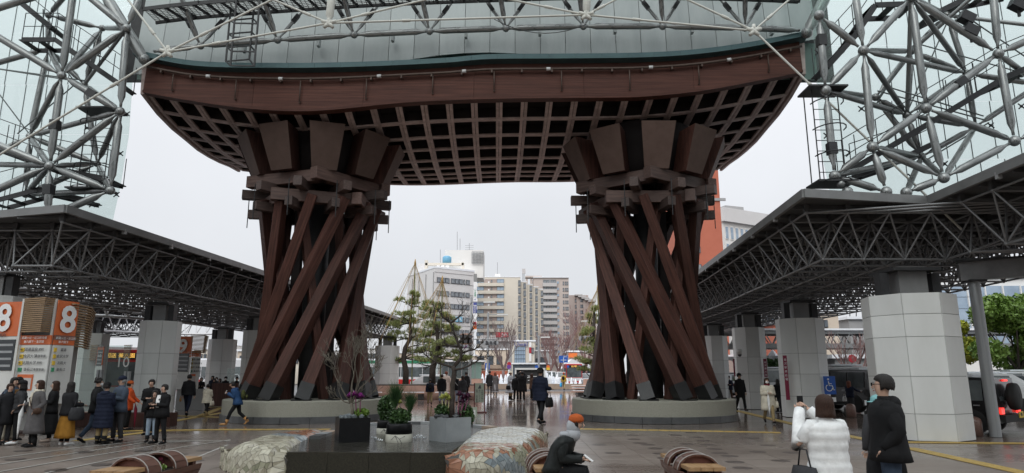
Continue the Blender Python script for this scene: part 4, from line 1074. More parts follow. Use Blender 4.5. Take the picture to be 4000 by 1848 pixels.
# blocks seen low under the canopies, left and right
lst = [(-60, 200, 1330, 90, 'wall_beige'), (210, 420, 1360, 95, 'wall_tan'), (430, 700, 1375, 100, 'wall_whitegrey'), (770, 850, 1365, 92, 'wall_tan'), (850, 935, 1350, 96, 'wall_white'),
       (940, 1030, 1372, 92, 'wall_beige'), (1030, 1180, 1380, 105, 'wall_tan'), (1190, 1420, 1370, 110, 'wall_whitegrey'), (1425, 1480, 1362, 100, 'wall_white'), (1482, 1600, 1380, 112, 'wall_beige'),
       (1600, 1700, 1395, 120, 'wall_white'), (1700, 1857, 1390, 122, 'wall_beige')]
for k, (x0, x1, y, Y, m) in enumerate(lst):
    w = (x1-x0)
    lowb(['low beige building at the far left edge beyond the bus lanes', 'low tan building beyond the bus lanes behind the glass screens', 'pale low building beyond the bus lanes behind bus stop 9', 'low tan shop with snowy roof seen left of the grey pillar',
          'white shop with snowy roof seen right of the grey pillar', 'beige low block seen left of the left gate tower', 'tan low block glimpsed through the left gate tower', 'pale low block glimpsed between the left gate posts', 'white low block seen just right of the left gate tower', 'beige low block behind the first pine', 'white low block behind the green and red bus', 'beige low block between the two pines and the glass kiosk'][k],
         x0, x1, y, Y, m, wins=[(x0+w*f, x0+w*f+w*.12, y+18, y+40) for f in (.1, .3, .5, .7, .85)])
t = lowb('ochre building seen above the footbridge', 3205, 3275, 1222, 60, 'wall_beige', depth=8, wins=((3215, 3230, 1250, 1280),))
t = lowb('grey roof building with aerials beside the ochre one', 3315, 3395, 1247, 64, 'wall_grey')
for x in (3320, 3345, 3372): tube('aerial', A(x, 1250, 66), A(x, 1212, 66), .05, 'frame_dark', t, 5)
lowb('orange brick building behind the white tent roofs', 3020, 3075, 1270, 66, 'wall_orange', wins=((3030, 3040, 1282, 1300),))
lowb('grey concrete wall building behind the parked vans', 3245, 3420, 1400, 44, 'wall_grey', depth=3)
lowb('dark shop row far behind the right pillars', 2700, 3240, 1395, 75, 'wall_brown2', wins=[(2860+60*k, 2890+60*k, 1405, 1440) for k in range(6)])
t = lowb('white office building with long window bands behind the green trees at right', 3690, 4200, 1085, 60, 'wall_white', depth=14, wins=())
for k in range(5):
    z = zz(1140+45*k, 3850, 60); MB().box((xy(3850, 60)[0]+4, 59.8, z), (26, .3, 1.0)).build('window_band', 'glass_blue', t)
    for q in range(16): MB().box((xy(3690, 60)[0]+.5+q*1.6, 59.6, z), (.1, .2, 1.0)).build('mullion', 'wall_white', t)
# white tents
for label, x, y, w in (('white peaked market tent seen between the right pillars', 3020, 1400, 2.6), ('second white peaked tent, partly behind the security camera pillar', 2960, 1420, 2.2)):
    p = A(x, y, 48); t = thing('market_tent', label, 'tent', (p.x, 48, 0))
    b = MB(); b.lathe((p.x, 48, 0), [(w, 2.5), (w, 2.75), (w*.4, p.z-.6), (.05, p.z+.6)], 4, False); b.build('roof', 'snow', t)
    for s in (-1, 1): tube('post', (p.x+s*w*.7, 47, 0), (p.x+s*w*.7, 47, 2.6), .04, 'sign_white', t)
# footbridge truss at right
t = thing('footbridge', 'grey steel truss footbridge crossing behind the right pillars', 'bridge', (22, 45, 0))
ya, yb = 1298, 1350; xL, xR_ = A(2840, 1300, 45).x, A(3700, 1300, 45).x+8
zu, zl2 = zz(1300, 3300, 45), zz(1352, 3300, 45)
MB().box(((xL+xR_)/2, 46, zz(1289, 3300, 45)), (xR_-xL, 3.4, .12)).build('roof', 'snow', t)
for Y in (44.6, 47.4):
    beam('top_chord', (xL, Y, zu), (xR_, Y, zu), .16, .18, 'steel_grey', t); beam('bottom_chord', (xL, Y, zl2), (xR_, Y, zl2), .2, .30, 'canopy_edge', t)
    n = 24
    for k in range(n):
        x0, x1 = xL+(xR_-xL)*k/n, xL+(xR_-xL)*(k+.5)/n; x2 = xL+(xR_-xL)*(k+1)/n
        tube('truss_bar', (x0, Y, zl2), (x1, Y, zu), .04, 'steel_grey', t, 5); tube('truss_bar', (x1, Y, zu), (x2, Y, zl2), .04, 'steel_grey', t, 5)
MB().box(((xL+xR_)/2, 46, zl2-.05), (xR_-xL, 2.8, .2)).build('deck', 'canopy_edge', t)
for k in range(5): MB().box((xL+2+(xR_-xL-4)*k/4, 46, zl2/2), (.4, .4, zl2)).build('pier', 'steel_grey', t)

# ================================================================ trees
mat('bark_dark', (.030, .022, .018), .85, col2=(.07, .055, .045), ns=14, bump=.6, bs=40)
mat('bark_grey', (.085, .070, .055), .85, col2=(.16, .14, .11), ns=14, bump=.4, bs=40)
mat('bark_far', (.17, .125, .12), .9, col2=(.24, .18, .17), ns=1)
mat('bark_red', (.22, .125, .115), .9, col2=(.30, .19, .18), ns=1)
mat('needle', (.17, .22, .07), .6, col2=(.36, .39, .15), ns=1.6, mixf=.9)
mat('needle_dark', (.018, .05, .016), .55, col2=(.05, .11, .03), ns=3)
mat('leaf_green', (.10, .19, .03), .5, col2=(.24, .36, .07), ns=1.2, mixf=.9)
mat('leaf_yellow', (.34, .42, .05), .5, col2=(.62, .58, .08), ns=.9, mixf=.9)
mat('leaf_dark', (.018, .045, .013), .45, col2=(.06, .12, .03), ns=8)
mat('rope', (.36, .23, .08), .8); mat('rope_pale', (.42, .38, .28), .8); mat('bamboo', (.16, .17, .07), .7)
RT = random.Random(3)
def rv(r=1.0): return Vector((RT.gauss(0, r), RT.gauss(0, r), RT.gauss(0, r)))
def branch(b, p, d, L, r, depth, tips=None, kids=(2, 3), spread=.55, upb=.15, wob=.12, n=6, minr=.003, shrink=.72, segs=4):
    pts = [p.copy()]; rs = [r]; dd = d.normalized()
    for k in range(segs):
        dd = (dd+rv(wob)+Vector((0, 0, upb*.3))).normalized(); pts.append(pts[-1]+dd*L/segs); rs.append(max(minr, r*(1-.40*(k+1)/segs)))
    b.loft(pts, rs, max(3, n if r > .02 else 4), False)
    if depth == 0:
        if tips is not None: tips.append((pts[-1], dd))
        return
    for q in range(RT.randint(*kids)):
        k = RT.randint(max(1, segs-2), segs) if q else segs
        nd = (dd+rv(spread)+Vector((0, 0, upb))).normalized()
        branch(b, pts[k], nd, L*shrink*RT.uniform(.75, 1.15), max(minr, rs[k]*RT.uniform(.55, .78)), depth-1, tips, kids, spread, upb, wob, n, minr, shrink, segs)
def needle_pad(b, c, rx, ry, rz, tufts, nl=.16, up=True, nn=9, wd=.006):
    for _ in range(tufts):
        while True:
            q = Vector((RT.uniform(-1, 1), RT.uniform(-1, 1), RT.uniform(-.7, 1)))
            if q.length < 1: break
        o = c+Vector((q.x*rx, q.y*ry, q.z*rz)); ax = Vector((q.x*.6, q.y*.6, .8))
        for _k in range(nn):
            d = (ax+rv(.45)).normalized(); s = d.cross(rv()).normalized()*wd; L = nl*RT.uniform(.6, 1.1)
            b.add([o-s, o+s, o+d*L], [(0, 1, 2)])
def leaf_cloud(b, c, rad3, n, size=.09, hollow=.25):
    for _ in range(n):
        while True:
            q = Vector((RT.uniform(-1, 1), RT.uniform(-1, 1), RT.uniform(-1, 1)))
            if hollow < q.length < 1: break
        o = c+Vector((q.x*rad3[0], q.y*rad3[1], q.z*rad3[2])); u = rv().normalized(); w = u.cross(rv()).normalized(); s = size*RT.uniform(.6, 1.3)
        b.add([o-u*s, o+w*s*.55, o+u*s, o-w*s*.55], [(0, 1, 2, 3)])

def pine(label, px, base_y, Y, crown, trunkpts, pads, pole=None, ropes='rope', rope_r=1.8, dens=1.0):
    base = A(px, base_y, Y); base.z = .3; t = thing('pine_tree', label, 'tree', tuple(base))
    tp = [A(x, y, Y) for x, y in trunkpts]; n = len(tp)
    b = MB(); b.loft(tp, [.24-.18*k/(n-1) for k in range(n)], 8, True); b.build('trunk', 'bark_dark', t)
    cr = MB(); br = MB()
    for x, y, w, h in pads:
        c = A(x, y, Y+RT.uniform(-.9, .9)); rx = w/2*Y/FPX; rz = h/2*Y/FPX
        zc = c.z-.25; k = min(range(n), key=lambda i: abs(tp[i].z-zc)); a = tp[k]
        br.loft([a, (a+c)/2+Vector((0, 0, -.05)), c+Vector((0, 0, -rz*.5))], [.06, .045, .02], 5)
        for q in range(3): br.loft([c+Vector((0, 0, -rz*.5)), c+Vector((RT.uniform(-1, 1)*rx*.8, RT.uniform(-1, 1)*rx*.6, 0))], [.025, .01], 4)
        for q in range(int(3+w/30)):
            cc = c+Vector((RT.uniform(-.75, .75)*rx, RT.uniform(-.6, .6)*rx, RT.uniform(-.5, .5)*rz))
            needle_pad(cr, cc, rx*.36, rx*.36, rz*.55, int(28*dens), .24, nn=10, wd=.015)
    br.build('limbs', 'bark_dark', t, kind='stuff'); cr.build('crown', 'needle', t)
    if pole:
        top = A(*pole, Y); p = thing('rope_cone', label.split(' with')[0].replace('pine', 'ropes and pole over the pine'), 'rope cone', (base.x+.1, base.y, 0.3))
        tube('pole', (top.x, top.y, .3), top, .045, 'bamboo', p)
        cx = sum(q[0] for q in pads)/len(pads); 
        for q in range(26):
            a = 2*PI*q/26; e = Vector((base.x+math.cos(a)*rope_r, base.y+math.sin(a)*rope_r*.9, top.z-(top.z-2.6)*RT.uniform(.55, .95)))
            tube('rope', top+Vector((0, 0, -.1)), e, .010, ropes if q % 3 else 'rope_pale', p, 4)
        b = MB(); b.lathe((top.x, top.y, top.z-.35), [(.10, 0), (.07, .3), (.02, .55)], 6); b.build('knot', ropes, p)
    return t
pine('taller pine at left with straw ropes, roped in for the snow', 1590, 1500, 50, None,
     [(1584, 1502), (1586, 1450), (1576, 1400), (1582, 1360), (1604, 1320), (1602, 1260), (1608, 1200), (1612, 1140)],
     [(1612, 1150, 60, 34), (1590, 1175, 90, 34), (1640, 1190, 80, 34), (1570, 1225, 110, 36), (1665, 1235, 110, 36), (1610, 1250, 100, 40), (1530, 1275, 90, 40), (1690, 1285, 120, 44), (1600, 1300, 150, 40), (1540, 1325, 110, 38), (1660, 1335, 120, 40), (1700, 1380, 100, 36), (1620, 1370, 110, 34), (1530, 1408, 90, 24), (1650, 1405, 100, 26)],
     pole=(1622, 1022), rope_r=2.4)
pine('second pine with orange straw ropes, right of the taller pine', 1690, 1500, 46, None,
     [(1688, 1500), (1690, 1440), (1702, 1400), (1712, 1350), (1708, 1300), (1698, 1240), (1695, 1190)],
     [(1700, 1192, 70, 36), (1680, 1215, 90, 36), (1730, 1235, 90, 36), (1700, 1270, 110, 42), (1750, 1290, 90, 44), (1660, 1310, 100, 36), (1720, 1335, 130, 40), (1770, 1345, 90, 36), (1680, 1365, 110, 36), (1750, 1385, 120, 36), (1800, 1400, 90, 34), (1690, 1410, 100, 24)],
     pole=(1728, 1088), rope_r=1.7)
pine('pine half hidden behind the right gate tower with ropes', 2330, 1500, 48, None,
     [(2330, 1500), (2328, 1400), (2320, 1300), (2322, 1200)],
     [(2322, 1210, 50, 40), (2310, 1250, 70, 50), (2305, 1300, 90, 50), (2330, 1340, 120, 50), (2300, 1375, 110, 40), (2290, 1410, 90, 36), (2330, 1440, 110, 40), (2285, 1445, 60, 26)],
     pole=(2335, 1120), rope_r=1.6)
def zelkova(label, px, Y, ytop, spread, m, depth=5, seed=1, base_y=1480):
    RT.seed(seed); p = A(px, base_y, Y); p.z = 0; H = zz(ytop, px, Y); t = thing('bare_tree', label, 'tree', tuple(p))
    b = MB(); b.loft([p, p+Vector((0, 0, H*.12)), p+Vector((0, 0, H*.24))], [.30, .22, .2], 8); b.build('trunk', m, t)
    b = MB()
    for q in range(7):
        a = 2*PI*q/7+RT.uniform(-.3, .3); d = Vector((math.cos(a)*spread, math.sin(a)*spread, 1))
        branch(b, p+Vector((0, 0, H*(.20+.05*RT.random()))), d, H*.28, .10, depth, kids=(2, 3), spread=.22, upb=.12, wob=.05, n=4, minr=.012, shrink=.74, segs=3)
    b.build('crown', m, t); return t
zelkova('bare grey tree with fanned branches in front of the beige shop', 1966, 98, 1268, .42, 'bark_far', seed=5)
zelkova('bare reddish tree in front of the grey two storey block', 2150, 105, 1300, .5, 'bark_red', seed=8)
zelkova('second bare reddish tree just left of the blue road sign', 2182, 108, 1298, .45, 'bark_red', seed=11)
zelkova('tall bare reddish tree rising beside the half hidden pine', 2290, 110, 1215, .4, 'bark_red', seed=15)
zelkova('small bare tree behind the vans at the right', 3335, 40, 1290, .6, 'bark_red', depth=4, seed=21)
def leafy(label, px, Y, ytop, ybot, w, m, n=9000, seed=1, size=.10):
    RT.seed(seed); p = A(px, 1480, Y); p.z = 0; z1, z0 = zz(ytop, px, Y), zz(ybot, px, Y); t = thing('leafy_tree', label, 'tree', tuple(p))
    b = MB(); b.loft([p, p+Vector((.05, 0, z0*.6)), p+Vector((0, 0, z0+.5))], [.17, .13, .10], 8)
    for q in range(6):
        a = q*1.05; b.loft([p+Vector((0, 0, z0)), p+Vector((math.cos(a)*w*.25, math.sin(a)*w*.25, z0+(z1-z0)*.5))], [.07, .03], 5)
    b.build('trunk', 'bark_dark', t); cr = MB()
    for q in range(26):
        a = RT.uniform(0, 2*PI); f = RT.random(); zc = z0+(z1-z0)*(.12+.78*f); rr = w/2*math.sqrt(max(.1, 1-(abs(f-.4)*1.35)**2))*RT.uniform(.25, .8); s = w*RT.uniform(.13, .22)
        leaf_cloud(cr, Vector((p.x+math.cos(a)*rr, p.y+math.sin(a)*rr, zc)), (s, s, s*.7), n//26, size, .3)
    cr.build('crown', m, t); return t
leafy('small tree with yellow green leaves left of the grey round post', 3752, 33, 1235, 1440, 2.4, 'leaf_yellow', 8000, 4)
leafy('larger dark green leafy tree right of the grey round post', 3985, 31, 1150, 1450, 4.4, 'leaf_green', 20000, 6)
leafy('bushy evergreen seen between the white pillars', 3035, 42, 1402, 1470, 1.5, 'leaf_dark', 4000, 9)
# ================================================================ plaza and street furniture
def local_thing(name, label, cat, loc, rotz=0.0, group=None):
    t = thing(name, label, cat, loc, group, rotz); ORG[t.name] = Vector((0, 0, 0)); return t
# low stone wall and water jets at the far end of the plaza
t = thing('fountain_wall', 'low tan stone wall in front of the row of water jets', 'wall', (2, 61, 0))
x0, x1 = G(1945, 1521).x, G(2330, 1521).x; YW = G(2100, 1521).y
n = 14
for k in range(n):
    a, c = x0+(x1-x0)*k/n, x0+(x1-x0)*(k+1)/n
    MB().box(((a+c)/2, YW+.3, .27), (c-a-.01, .5, .54)).build('stone', 'stone_tan', t)
x0b, x1b = G(1850, 1521).x, x0
for k in range(4):
    a, c = x0b+(x1b-x0b)*k/4, x0b+(x1b-x0b)*(k+1)/4
    MB().box(((a+c)/2, YW+.3, .27), (c-a-.01, .5, .54)).build('stone', 'stone_tan', t)
RT.seed(77)
def jet(x, Y, h, w, lab):
    t = thing('water_jet', lab, 'fountain jet', (x, Y, 0), 'water jets along the plaza wall')
    b = MB(); prof = [(w*(1-k/9)**.7*(1+.18*RT.uniform(-1, 1))+.02, h*k/9) for k in range(10)]
    b.lathe((x, Y, .1), prof, 7); 
    for _ in range(16):
        f = RT.random(); b.ball((x+RT.gauss(0, w*.6), Y+RT.gauss(0, w*.4), .1+h*f*RT.uniform(.3, 1)), RT.uniform(.03, .08), 5, 3)
    b.build('spray', 'water_foam', t)
jets = [(1885, 1463), (1900, 1440), (1866, 1478), (1912, 1470), (1944, 1468), (1957, 1465), (1974, 1467), (1982, 1463), (1988, 1448), (1990, 1470), (2133, 1450), (2139, 1460), (2147, 1468), (2155, 1455), (2163, 1473), (2171, 1476), (2176, 1465), (2182, 1479),
        (2214, 1480), (2232, 1478), (2248, 1484), (2266, 1486), (1926, 1480)]
for k, (x, y) in enumerate(jets):
    p = A(x, y, YW+1.6+(k % 3)*.4); jet(p.x, p.y, p.z, .20+.12*RT.random(), 'white foaming water jet '+('left of the black display board' if x < 2011 else ('in front of the small red bus' if x > 2207 else 'between the display board and the small red bus')))
# pink stone planter wall with bench boards, left of the path
t = thing('planter_wall', 'long pink stone planter wall with bench boards under the pines', 'planter wall', (-7, 46, 0))
Y1 = 42.0; xa, xb = A(1428, 1500, Y1).x, A(1870, 1500, Y1).x
n = 9
for k in range(n):
    a, c = xa+(xb-xa)*k/n, xa+(xb-xa)*(k+1)/n
    MB().box(((a+c)/2, Y1+2, .42), (c-a-.012, 4, .84)).build('stone', 'stone_pink', t)
MB().box(((xa+xb)/2, Y1+2, .86), (xb-xa-.3, 3.6, .05)).build('soil', 'bark_dark', t)
for k in range(5):
    a, c = xa+(xb-xa)*k/5, xa+(xb-xa)*(k+1)/5
    MB().box(((a+c)/2, Y1-.4, .40), (c-a-.08, .5, .07)).build('bench_board', 'stone_pink', t)
    MB().box(((a+c)/2, Y1-.35, .20), (.35, .3, .36)).build('bench_foot', 'plinth_stone', t)
    b = MB(); b.box(((a+c)/2+RT.uniform(-.3, .3), Y1-.45, .455), ((c-a)*.6, .3, .05)); b.build('snow_patch', 'snow', t)
for label, px, py in (('pink stone bench with snow beside the right gate tower, nearest of three', 2290, 1550), ('middle pink stone bench with snow beside the right gate tower', 2277, 1534), ('farthest pink stone bench with snow beside the right gate tower', 2268, 1521)):
    p = G(px, py+6); t = thing('stone_bench', label, 'bench', tuple(p), 'pink stone benches beside the right tower')
    MB().box((p.x, p.y, .42), (2.0, .55, .08)).build('seat', 'stone_pink', t); MB().box((p.x+.1, p.y, .2), (1.3, .3, .38)).build('foot', 'plinth_stone', t)
    MB().box((p.x-.1, p.y, .475), (1.5, .4, .04)).build('snow_patch', 'snow', t)
    MB().box((p.x+.75, p.y+.35, .75), (.9, .12, .65)).build('backrest', 'stone_pink', t)
# glass kiosk
t = thing('glass_kiosk', 'small green glass kiosk with white flat roof behind the waiting group', 'kiosk', (-7, 58, 0))
Yk = 62.0; a, c = A(1700, 1430, Yk), A(1882, 1430, Yk); zr_ = A(1800, 1410, Yk).z
MB().box(((a.x+c.x)/2, Yk+1.5, zr_), (c.x-a.x+.5, 3.6, .14)).build('roof', 'snow', t)
MB().box(((a.x+c.x)/2, Yk+1.5, .55), (c.x-a.x, 3.0, 1.1)).build('base', 'stone_pink', t)
n = 7
for k in range(n):
    x0, x1 = a.x+(c.x-a.x)*k/n, a.x+(c.x-a.x)*(k+1)/n
    MB().box(((x0+x1)/2, Yk, (1.1+zr_)/2), (x1-x0-.06, .04, zr_-1.15)).build('glass_pane', 'green_glass' if k > 4 else 'clear_glass', t)
    MB().box((x0, Yk, (1.1+zr_)/2), (.06, .08, zr_-1.15)).build('mullion', 'steel_grey', t)
MB().box(((a.x+c.x)/2, Yk+2.8, 2.0), (c.x-a.x-.4, .1, 1.7)).build('inner_panel', 'glass_blue', t)
# street lamps
def lamp(label, px, Y, ytop, arm_to, yarm):
    p = A(px, 1480, Y); t = thing('street_lamp', label, 'street lamp', (p.x, Y, 0)); zt_ = zz(ytop, px, Y)
    tube('pole', (p.x, Y, 0), (p.x, Y, zt_), .11*Y/70, 'steel_grey', t, 8); q = A(arm_to, yarm, Y); z = zz(yarm, px, Y)
    beam('arm', (p.x, Y, z), (q.x, Y, q.z), .1, .08, 'steel_grey', t); d = 1 if q.x > p.x else -1
    MB().box((q.x-d*.6, Y, q.z-.02), (1.3, .35, .16)).build('lamp_head', 'panel_white', t)
lamp('tall street lamp nearest the signs of the white office block', 1838, 75, 1160, 1932, 1180)
lamp('tall street lamp in front of the tan apartment block', 1905, 80, 1222, 1982, 1229)
lamp('shorter street lamp in front of the brown apartment block', 2105, 92, 1312, 2147, 1317)
lamp('street lamp with long arm near the half hidden pine', 2345, 80, 1240, 2272, 1254)
# traffic signals
def signal(label, px, py, Y, m='steel_grey', pole=None, w=2.2):
    p = A(px, py, Y); t = thing('traffic_signal', label, 'traffic signal', (p.x, Y, 0))
    MB().box(p, (w*.62, .25, .5)).build('housing', m, t)
    for s in (-1, 1): b = MB(); b.lathe((0, 0, 0), [(.25, -.125), (.25, .125)], 12); b.v = [(x+p.x+s*w*.31, z+p.y, y+p.z) for x, y, z in b.v]; b.build('rounded_end', m, t)
    for k in range(3): b = MB(); b.lathe((0, 0, 0), [(.15, 0), (.16, .2)], 10); b.v = [(x+p.x+(k-1)*.42, p.y-.12-z, y+p.z) for x, y, z in b.v]; b.build('hood', 'frame_dark', t)
    if pole:
        q = A(pole, py, Y); tube('pole', (q.x, Y+.15, 0), (q.x, Y+.15, p.z+.6), .1, 'steel_grey', t); tube('arm', (q.x, Y+.15, p.z+.4), (p.x+.6, Y+.15, p.z+.4), .06, 'steel_grey', t)
signal('grey traffic signal hanging on an arm in front of the bare tree', 1918, 1339, 74, pole=1838, w=1.9)
signal('traffic signal at the right edge beside the half hidden pine', 2292, 1322, 70, pole=2350, w=1.9)
signal('upper of two brownish signal heads seen from behind beside the white office block', 1820, 1315, 55, 'stone_pink', pole=1838, w=1.0)
signal('lower of two brownish signal heads seen from behind beside the white office block', 1820, 1334, 55, 'stone_pink', pole=1838, w=1.0)
# road signs
def plate(label, px, py, Y, w, h, m, txt=None, tm='sign_white', ts=.5, rnd=False, cat='sign'):
    p = A(px, py, Y); t = thing('road_sign', label, cat, (p.x, Y, 0)); tube('post', (p.x, Y+.08, 0), (p.x, Y+.08, p.z), .04, 'steel_grey', t, 6)
    if rnd: b = MB(); b.lathe((0, 0, 0), [(w/2, 0), (w/2, .04)], 20); b.v = [(x+p.x, p.y-z, y+p.z) for x, y, z in b.v]; b.build('plate', m, t)
    else: MB().box(p, (w, .05, h)).build('plate', m, t)
    if txt: text('lettering', txt, ts, tm, t, frame(p+Vector((0, -.06, 0)), (1, 0, 0), (0, 0, 1)))
    return t
t = plate('big blue road direction sign above the traffic', 2201, 1403, 88, 1.15, .9, 'sign_blue'); p = A(2201, 1403, 88)
MB().box(p+Vector((0, -.05, -.1)), (.07, .02, .6)).build('route_line', 'sign_white', t); MB().box(p+Vector((0, -.05, -.12)), (.75, .02, .06)).build('route_line', 'sign_white', t)
text('lettering', '金沢', .22, 'sign_white', t, frame(p+Vector((.2, -.05, .3)), (1, 0, 0), (0, 0, 1)))
plate('blue square parking sign with a white P', 1904, 1431, 80, .55, .75, 'sign_blue', 'P', ts=.6)
plate('round red and white no entry style sign above the purple one', 1989, 1422, 80, .5, .5, 'sign_red', None, rnd=True)
plate('round purple and red sign below the other round sign', 1988, 1433, 79.8, .5, .5, 'sign_purple', None, rnd=True)
plate('small round blue sign in front of the long snowy shelter', 2096, 1434, 84, .45, .45, 'sign_blue', None, rnd=True)
plate('small orange round sign over a yellow plate right of the black hoarding', 2141, 1433, 84, .42, .42, 'sign_orange', None, rnd=True)
plate('yellow plate sign right of the black hoarding', 2141, 1441, 83.8, .42, .3, 'sign_yellow')
plate('red round stop sign beyond the footbridge', 3328, 1401, 42, .5, .5, 'sign_red', None, rnd=True)
# black hoarding in a white frame
t = thing('display_shelter', 'white framed black display board standing behind the fountain', 'display board', (3, 70, 0)); Yd = 70
a, c = A(2011, 1445, Yd), A(2130, 1445, Yd); zt_ = zz(1441, 2070, Yd)
MB().box(((a.x+c.x)/2, Yd, zt_), (c.x-a.x, .5, .18)).build('top_frame', 'panel_white', t)
for x in (a.x+.08, c.x-.08): MB().box((x, Yd, zt_/2), (.16, .4, zt_)).build('side_frame', 'panel_white', t)
MB().box(((a.x+c.x)/2, Yd+.1, zt_/2), (c.x-a.x-.3, .1, zt_-.2)).build('board', 'sign_black', t)
text('lettering', 'ようこそ', .62, 'sign_white', t, frame(((a.x+c.x)/2+.2, Yd+.03, zt_*.52), (1, 0, 0), (0, 0, 1)))

# standing notice
p = G(1873, 1612); t = thing('notice_board', 'standing green grey notice board with dark red posts and vertical Japanese text', 'notice board', tuple(p)); Y = p.y
xl, xr = A(1853, 1560, Y).x, A(1893, 1560, Y).x; zt_ = zz(1497, 1873, Y); zb3 = zz(1572, 1873, Y)
mat('post_red', (.10, .02, .02), .5); mat('board_green', (.27, .30, .24), .6, col2=(.31, .34, .28), ns=4)
for x in (xl, xr): MB().box((x, Y, zt_/2), (.045, .05, zt_)).build('post', 'post_red', t)
MB().box(((xl+xr)/2, Y, (zt_+zb3)/2), (xr-xl-.05, .03, zt_-zb3)).build('board', 'board_green', t)
MB().box(((xl+xr)/2+.03, Y, .02), (xr-xl+.14, .3, .04)).build('foot', 'post_red', t)
w_ = xr-xl; 
for col, (s, fx, m) in enumerate((('自転車は降りて', .76, 'frame_dark'), ('通行して下さい。', .5, 'frame_dark'), ('鼓門・金沢駅東広場', .24, 'frame_dark'))):
    for k, ch in enumerate(s): text('lettering', ch, .082, m, t, frame((xl+w_*fx, Y-.02, zt_-.30-(.082 if col < 2 else .075)*k), (1, 0, 0), (0, 0, 1)), ext=.001)
b = MB(); b.add([((xl+xr)/2-.07, Y-.02, zt_-.22), ((xl+xr)/2+.07, Y-.02, zt_-.22), ((xl+xr)/2+.03, Y-.02, zt_-.06), ((xl+xr)/2-.0, Y-.02, zt_-.08)], [(0, 1, 2, 3)]); b.build('emblem', 'frame_dark', t)
p = G(1853, 1656); t = thing('small_sign', 'small pale green sign board standing behind the grey planter', 'sign', tuple(p)); Y = p.y
MB().box((p.x, Y, .36), (.17, .02, .32)).build('board', 'board_green', t); MB().box((p.x-.01, Y-.013, .33), (.08, .006, .2)).build('print', 'panel_white', t); MB().box((p.x, Y, .1), (.03, .03, .2)).build('leg', 'steel_grey', t)

# ---------------------------------------------------------------- bus stop signs and screens
mat('louver_wood', (.22, .135, .07), .6, col2=(.34, .225, .125), ns=3, stretch=(.6, 3, 8)); mat('lcd_black', (.02, .025, .03), .2)
def sign_panel(t, P0, P1, z0, z1, num, style):
    """a printed panel between two plan points"""
    a, c = Vector((*P0, 0)), Vector((*P1, 0)); d = (c-a).normalized(); L = (c-a).length; n = Vector((d.y, -d.x, 0))
    if n.y > 0: n = -n
    mt = Matrix((d, -n, Vector((0, 0, 1)))).transposed(); mid = (a+c)/2
    bx = lambda f0, f1, za, zb_, m, nm, o=0: MB().box(a+d*L*(f0+f1)/2+n*(.02*o)+Vector((0, 0, (za+zb_)/2)), (L*(f1-f0), .04, zb_-za), mtx=mt).build(nm, m, t)
    H = z1-z0
    tx = lambda s, f, z, sz, m: text('lettering', s, sz, m, t, frame(a+d*L*f+n*.065+Vector((0, 0, z)), d, (0, 0, 1)), ext=.002, bold=.022 if sz > .5 else 0)
    if style == 'A':      # number over white over a dark display
        bx(0, 1, z0, z1-.92, 'panel_white', 'panel'); bx(0, 1, z1-.91, z1, 'panel_orange', 'number_panel')
        tx(num, .5, z1-.46, min(1.0, L*1.1/len(num)), 'sign_white'); bx(.1, .9, z0+.75, z0+1.55, 'lcd_black', 'display', 1)
        tx('出発案内', .45, z0+1.66, .11, 'frame_dark')
        for k in range(4): bx(.14, .86, z0+.84+.18*k, z0+.90+.18*k, 'steel_grey', 'display_row', 1.4)
    if style == 'B':
        bx(0, 1, z0, z0+1.50, 'panel_white', 'panel'); bx(0, 1, z0+1.51, z0+1.75, 'panel_orange', 'route_panel')
        tx('武蔵ヶ辻・近江町市場', .5, z0+1.68, .075, 'sign_white'); tx('兼六園下・金沢城', .5, z0+1.58, .075, 'sign_white')
        for k, (c1, s, m) in enumerate((('90', '湯涌温泉', 'sign_yellow'), ('93', '金沢大学', 'sign_yellow'), ('95', '北陸大学', 'sign_yellow'), ('12', '東長江', 'sign_green'))):
            z = z0+1.38-.17*k; bx(.08, .19, z-.05, z+.05, m, 'route_tag', 1.3); tx(c1, .135, z, .07, 'frame_dark'); tx(s, .45, z, .10, 'frame_dark')
            tx('東部車庫' if k % 2 else '旭町', .78, z, .08, 'frame_dark')
        bx(.1, .6, z0+.35, z0+.75, 'panel_orange', 'poster', 1); bx(.13, .57, z0+.38, z0+.66, 'balcony_grey', 'poster_picture', 1.4)
    if style == 'C':
        bx(0, 1, z0, z0+1.50, 'panel_white', 'panel'); bx(0, 1, z0+1.51, z0+1.75, 'panel_orange', 'route_panel'); bx(0, 1, z0+1.76, z1-1.02, 'panel_grey', 'grey_panel')
        bx(0, 1, z1-1.01, z1+.02, 'panel_orange', 'number_panel'); tx(num, .5, z1-.5, .98, 'sign_white')
        tx('武蔵ヶ辻・近江町', .5, z0+1.68, .075, 'sign_white'); tx('兼六園下', .4, z0+1.58, .075, 'sign_white')
        for k, (c1, s, m) in enumerate((('90', '湯涌', 'sign_yellow'), ('93', '金沢大学', 'sign_yellow'), ('95', '北陸大', 'sign_yellow'), ('12', '東長江', 'sign_green'))):
            z = z0+1.38-.17*k; bx(.06, .17, z-.05, z+.05, m, 'route_tag', 1.3); tx(s, .45, z, .09, 'frame_dark')
    return n
def louvers(t, pts, z0, z1, n, flare=0.25):
    pts = [Vector((*p, 0)) for p in pts]; c = sum(pts, Vector())/len(pts)
    for k in range(n):
        z = z0+(z1-z0)*(k+.5)/n; f = 1+flare*((z-z0)/(z1-z0))**2
        b = MB(); q = [c+(p-c)*f+Vector((0, 0, z)) for p in pts]; b.sweep(q, .10, .035); b.build('slat', 'louver_wood', t)
t = thing('bus_stop_sign', 'tall bus stop 8 sign with orange number panels and wooden louvres', 'bus stop sign', (-14.5, 19, 0))
Ys = 18.0; z0, z1 = .9, 3.45
Q = lambda px, Y: (A(px, 1300, Y).x, Y)
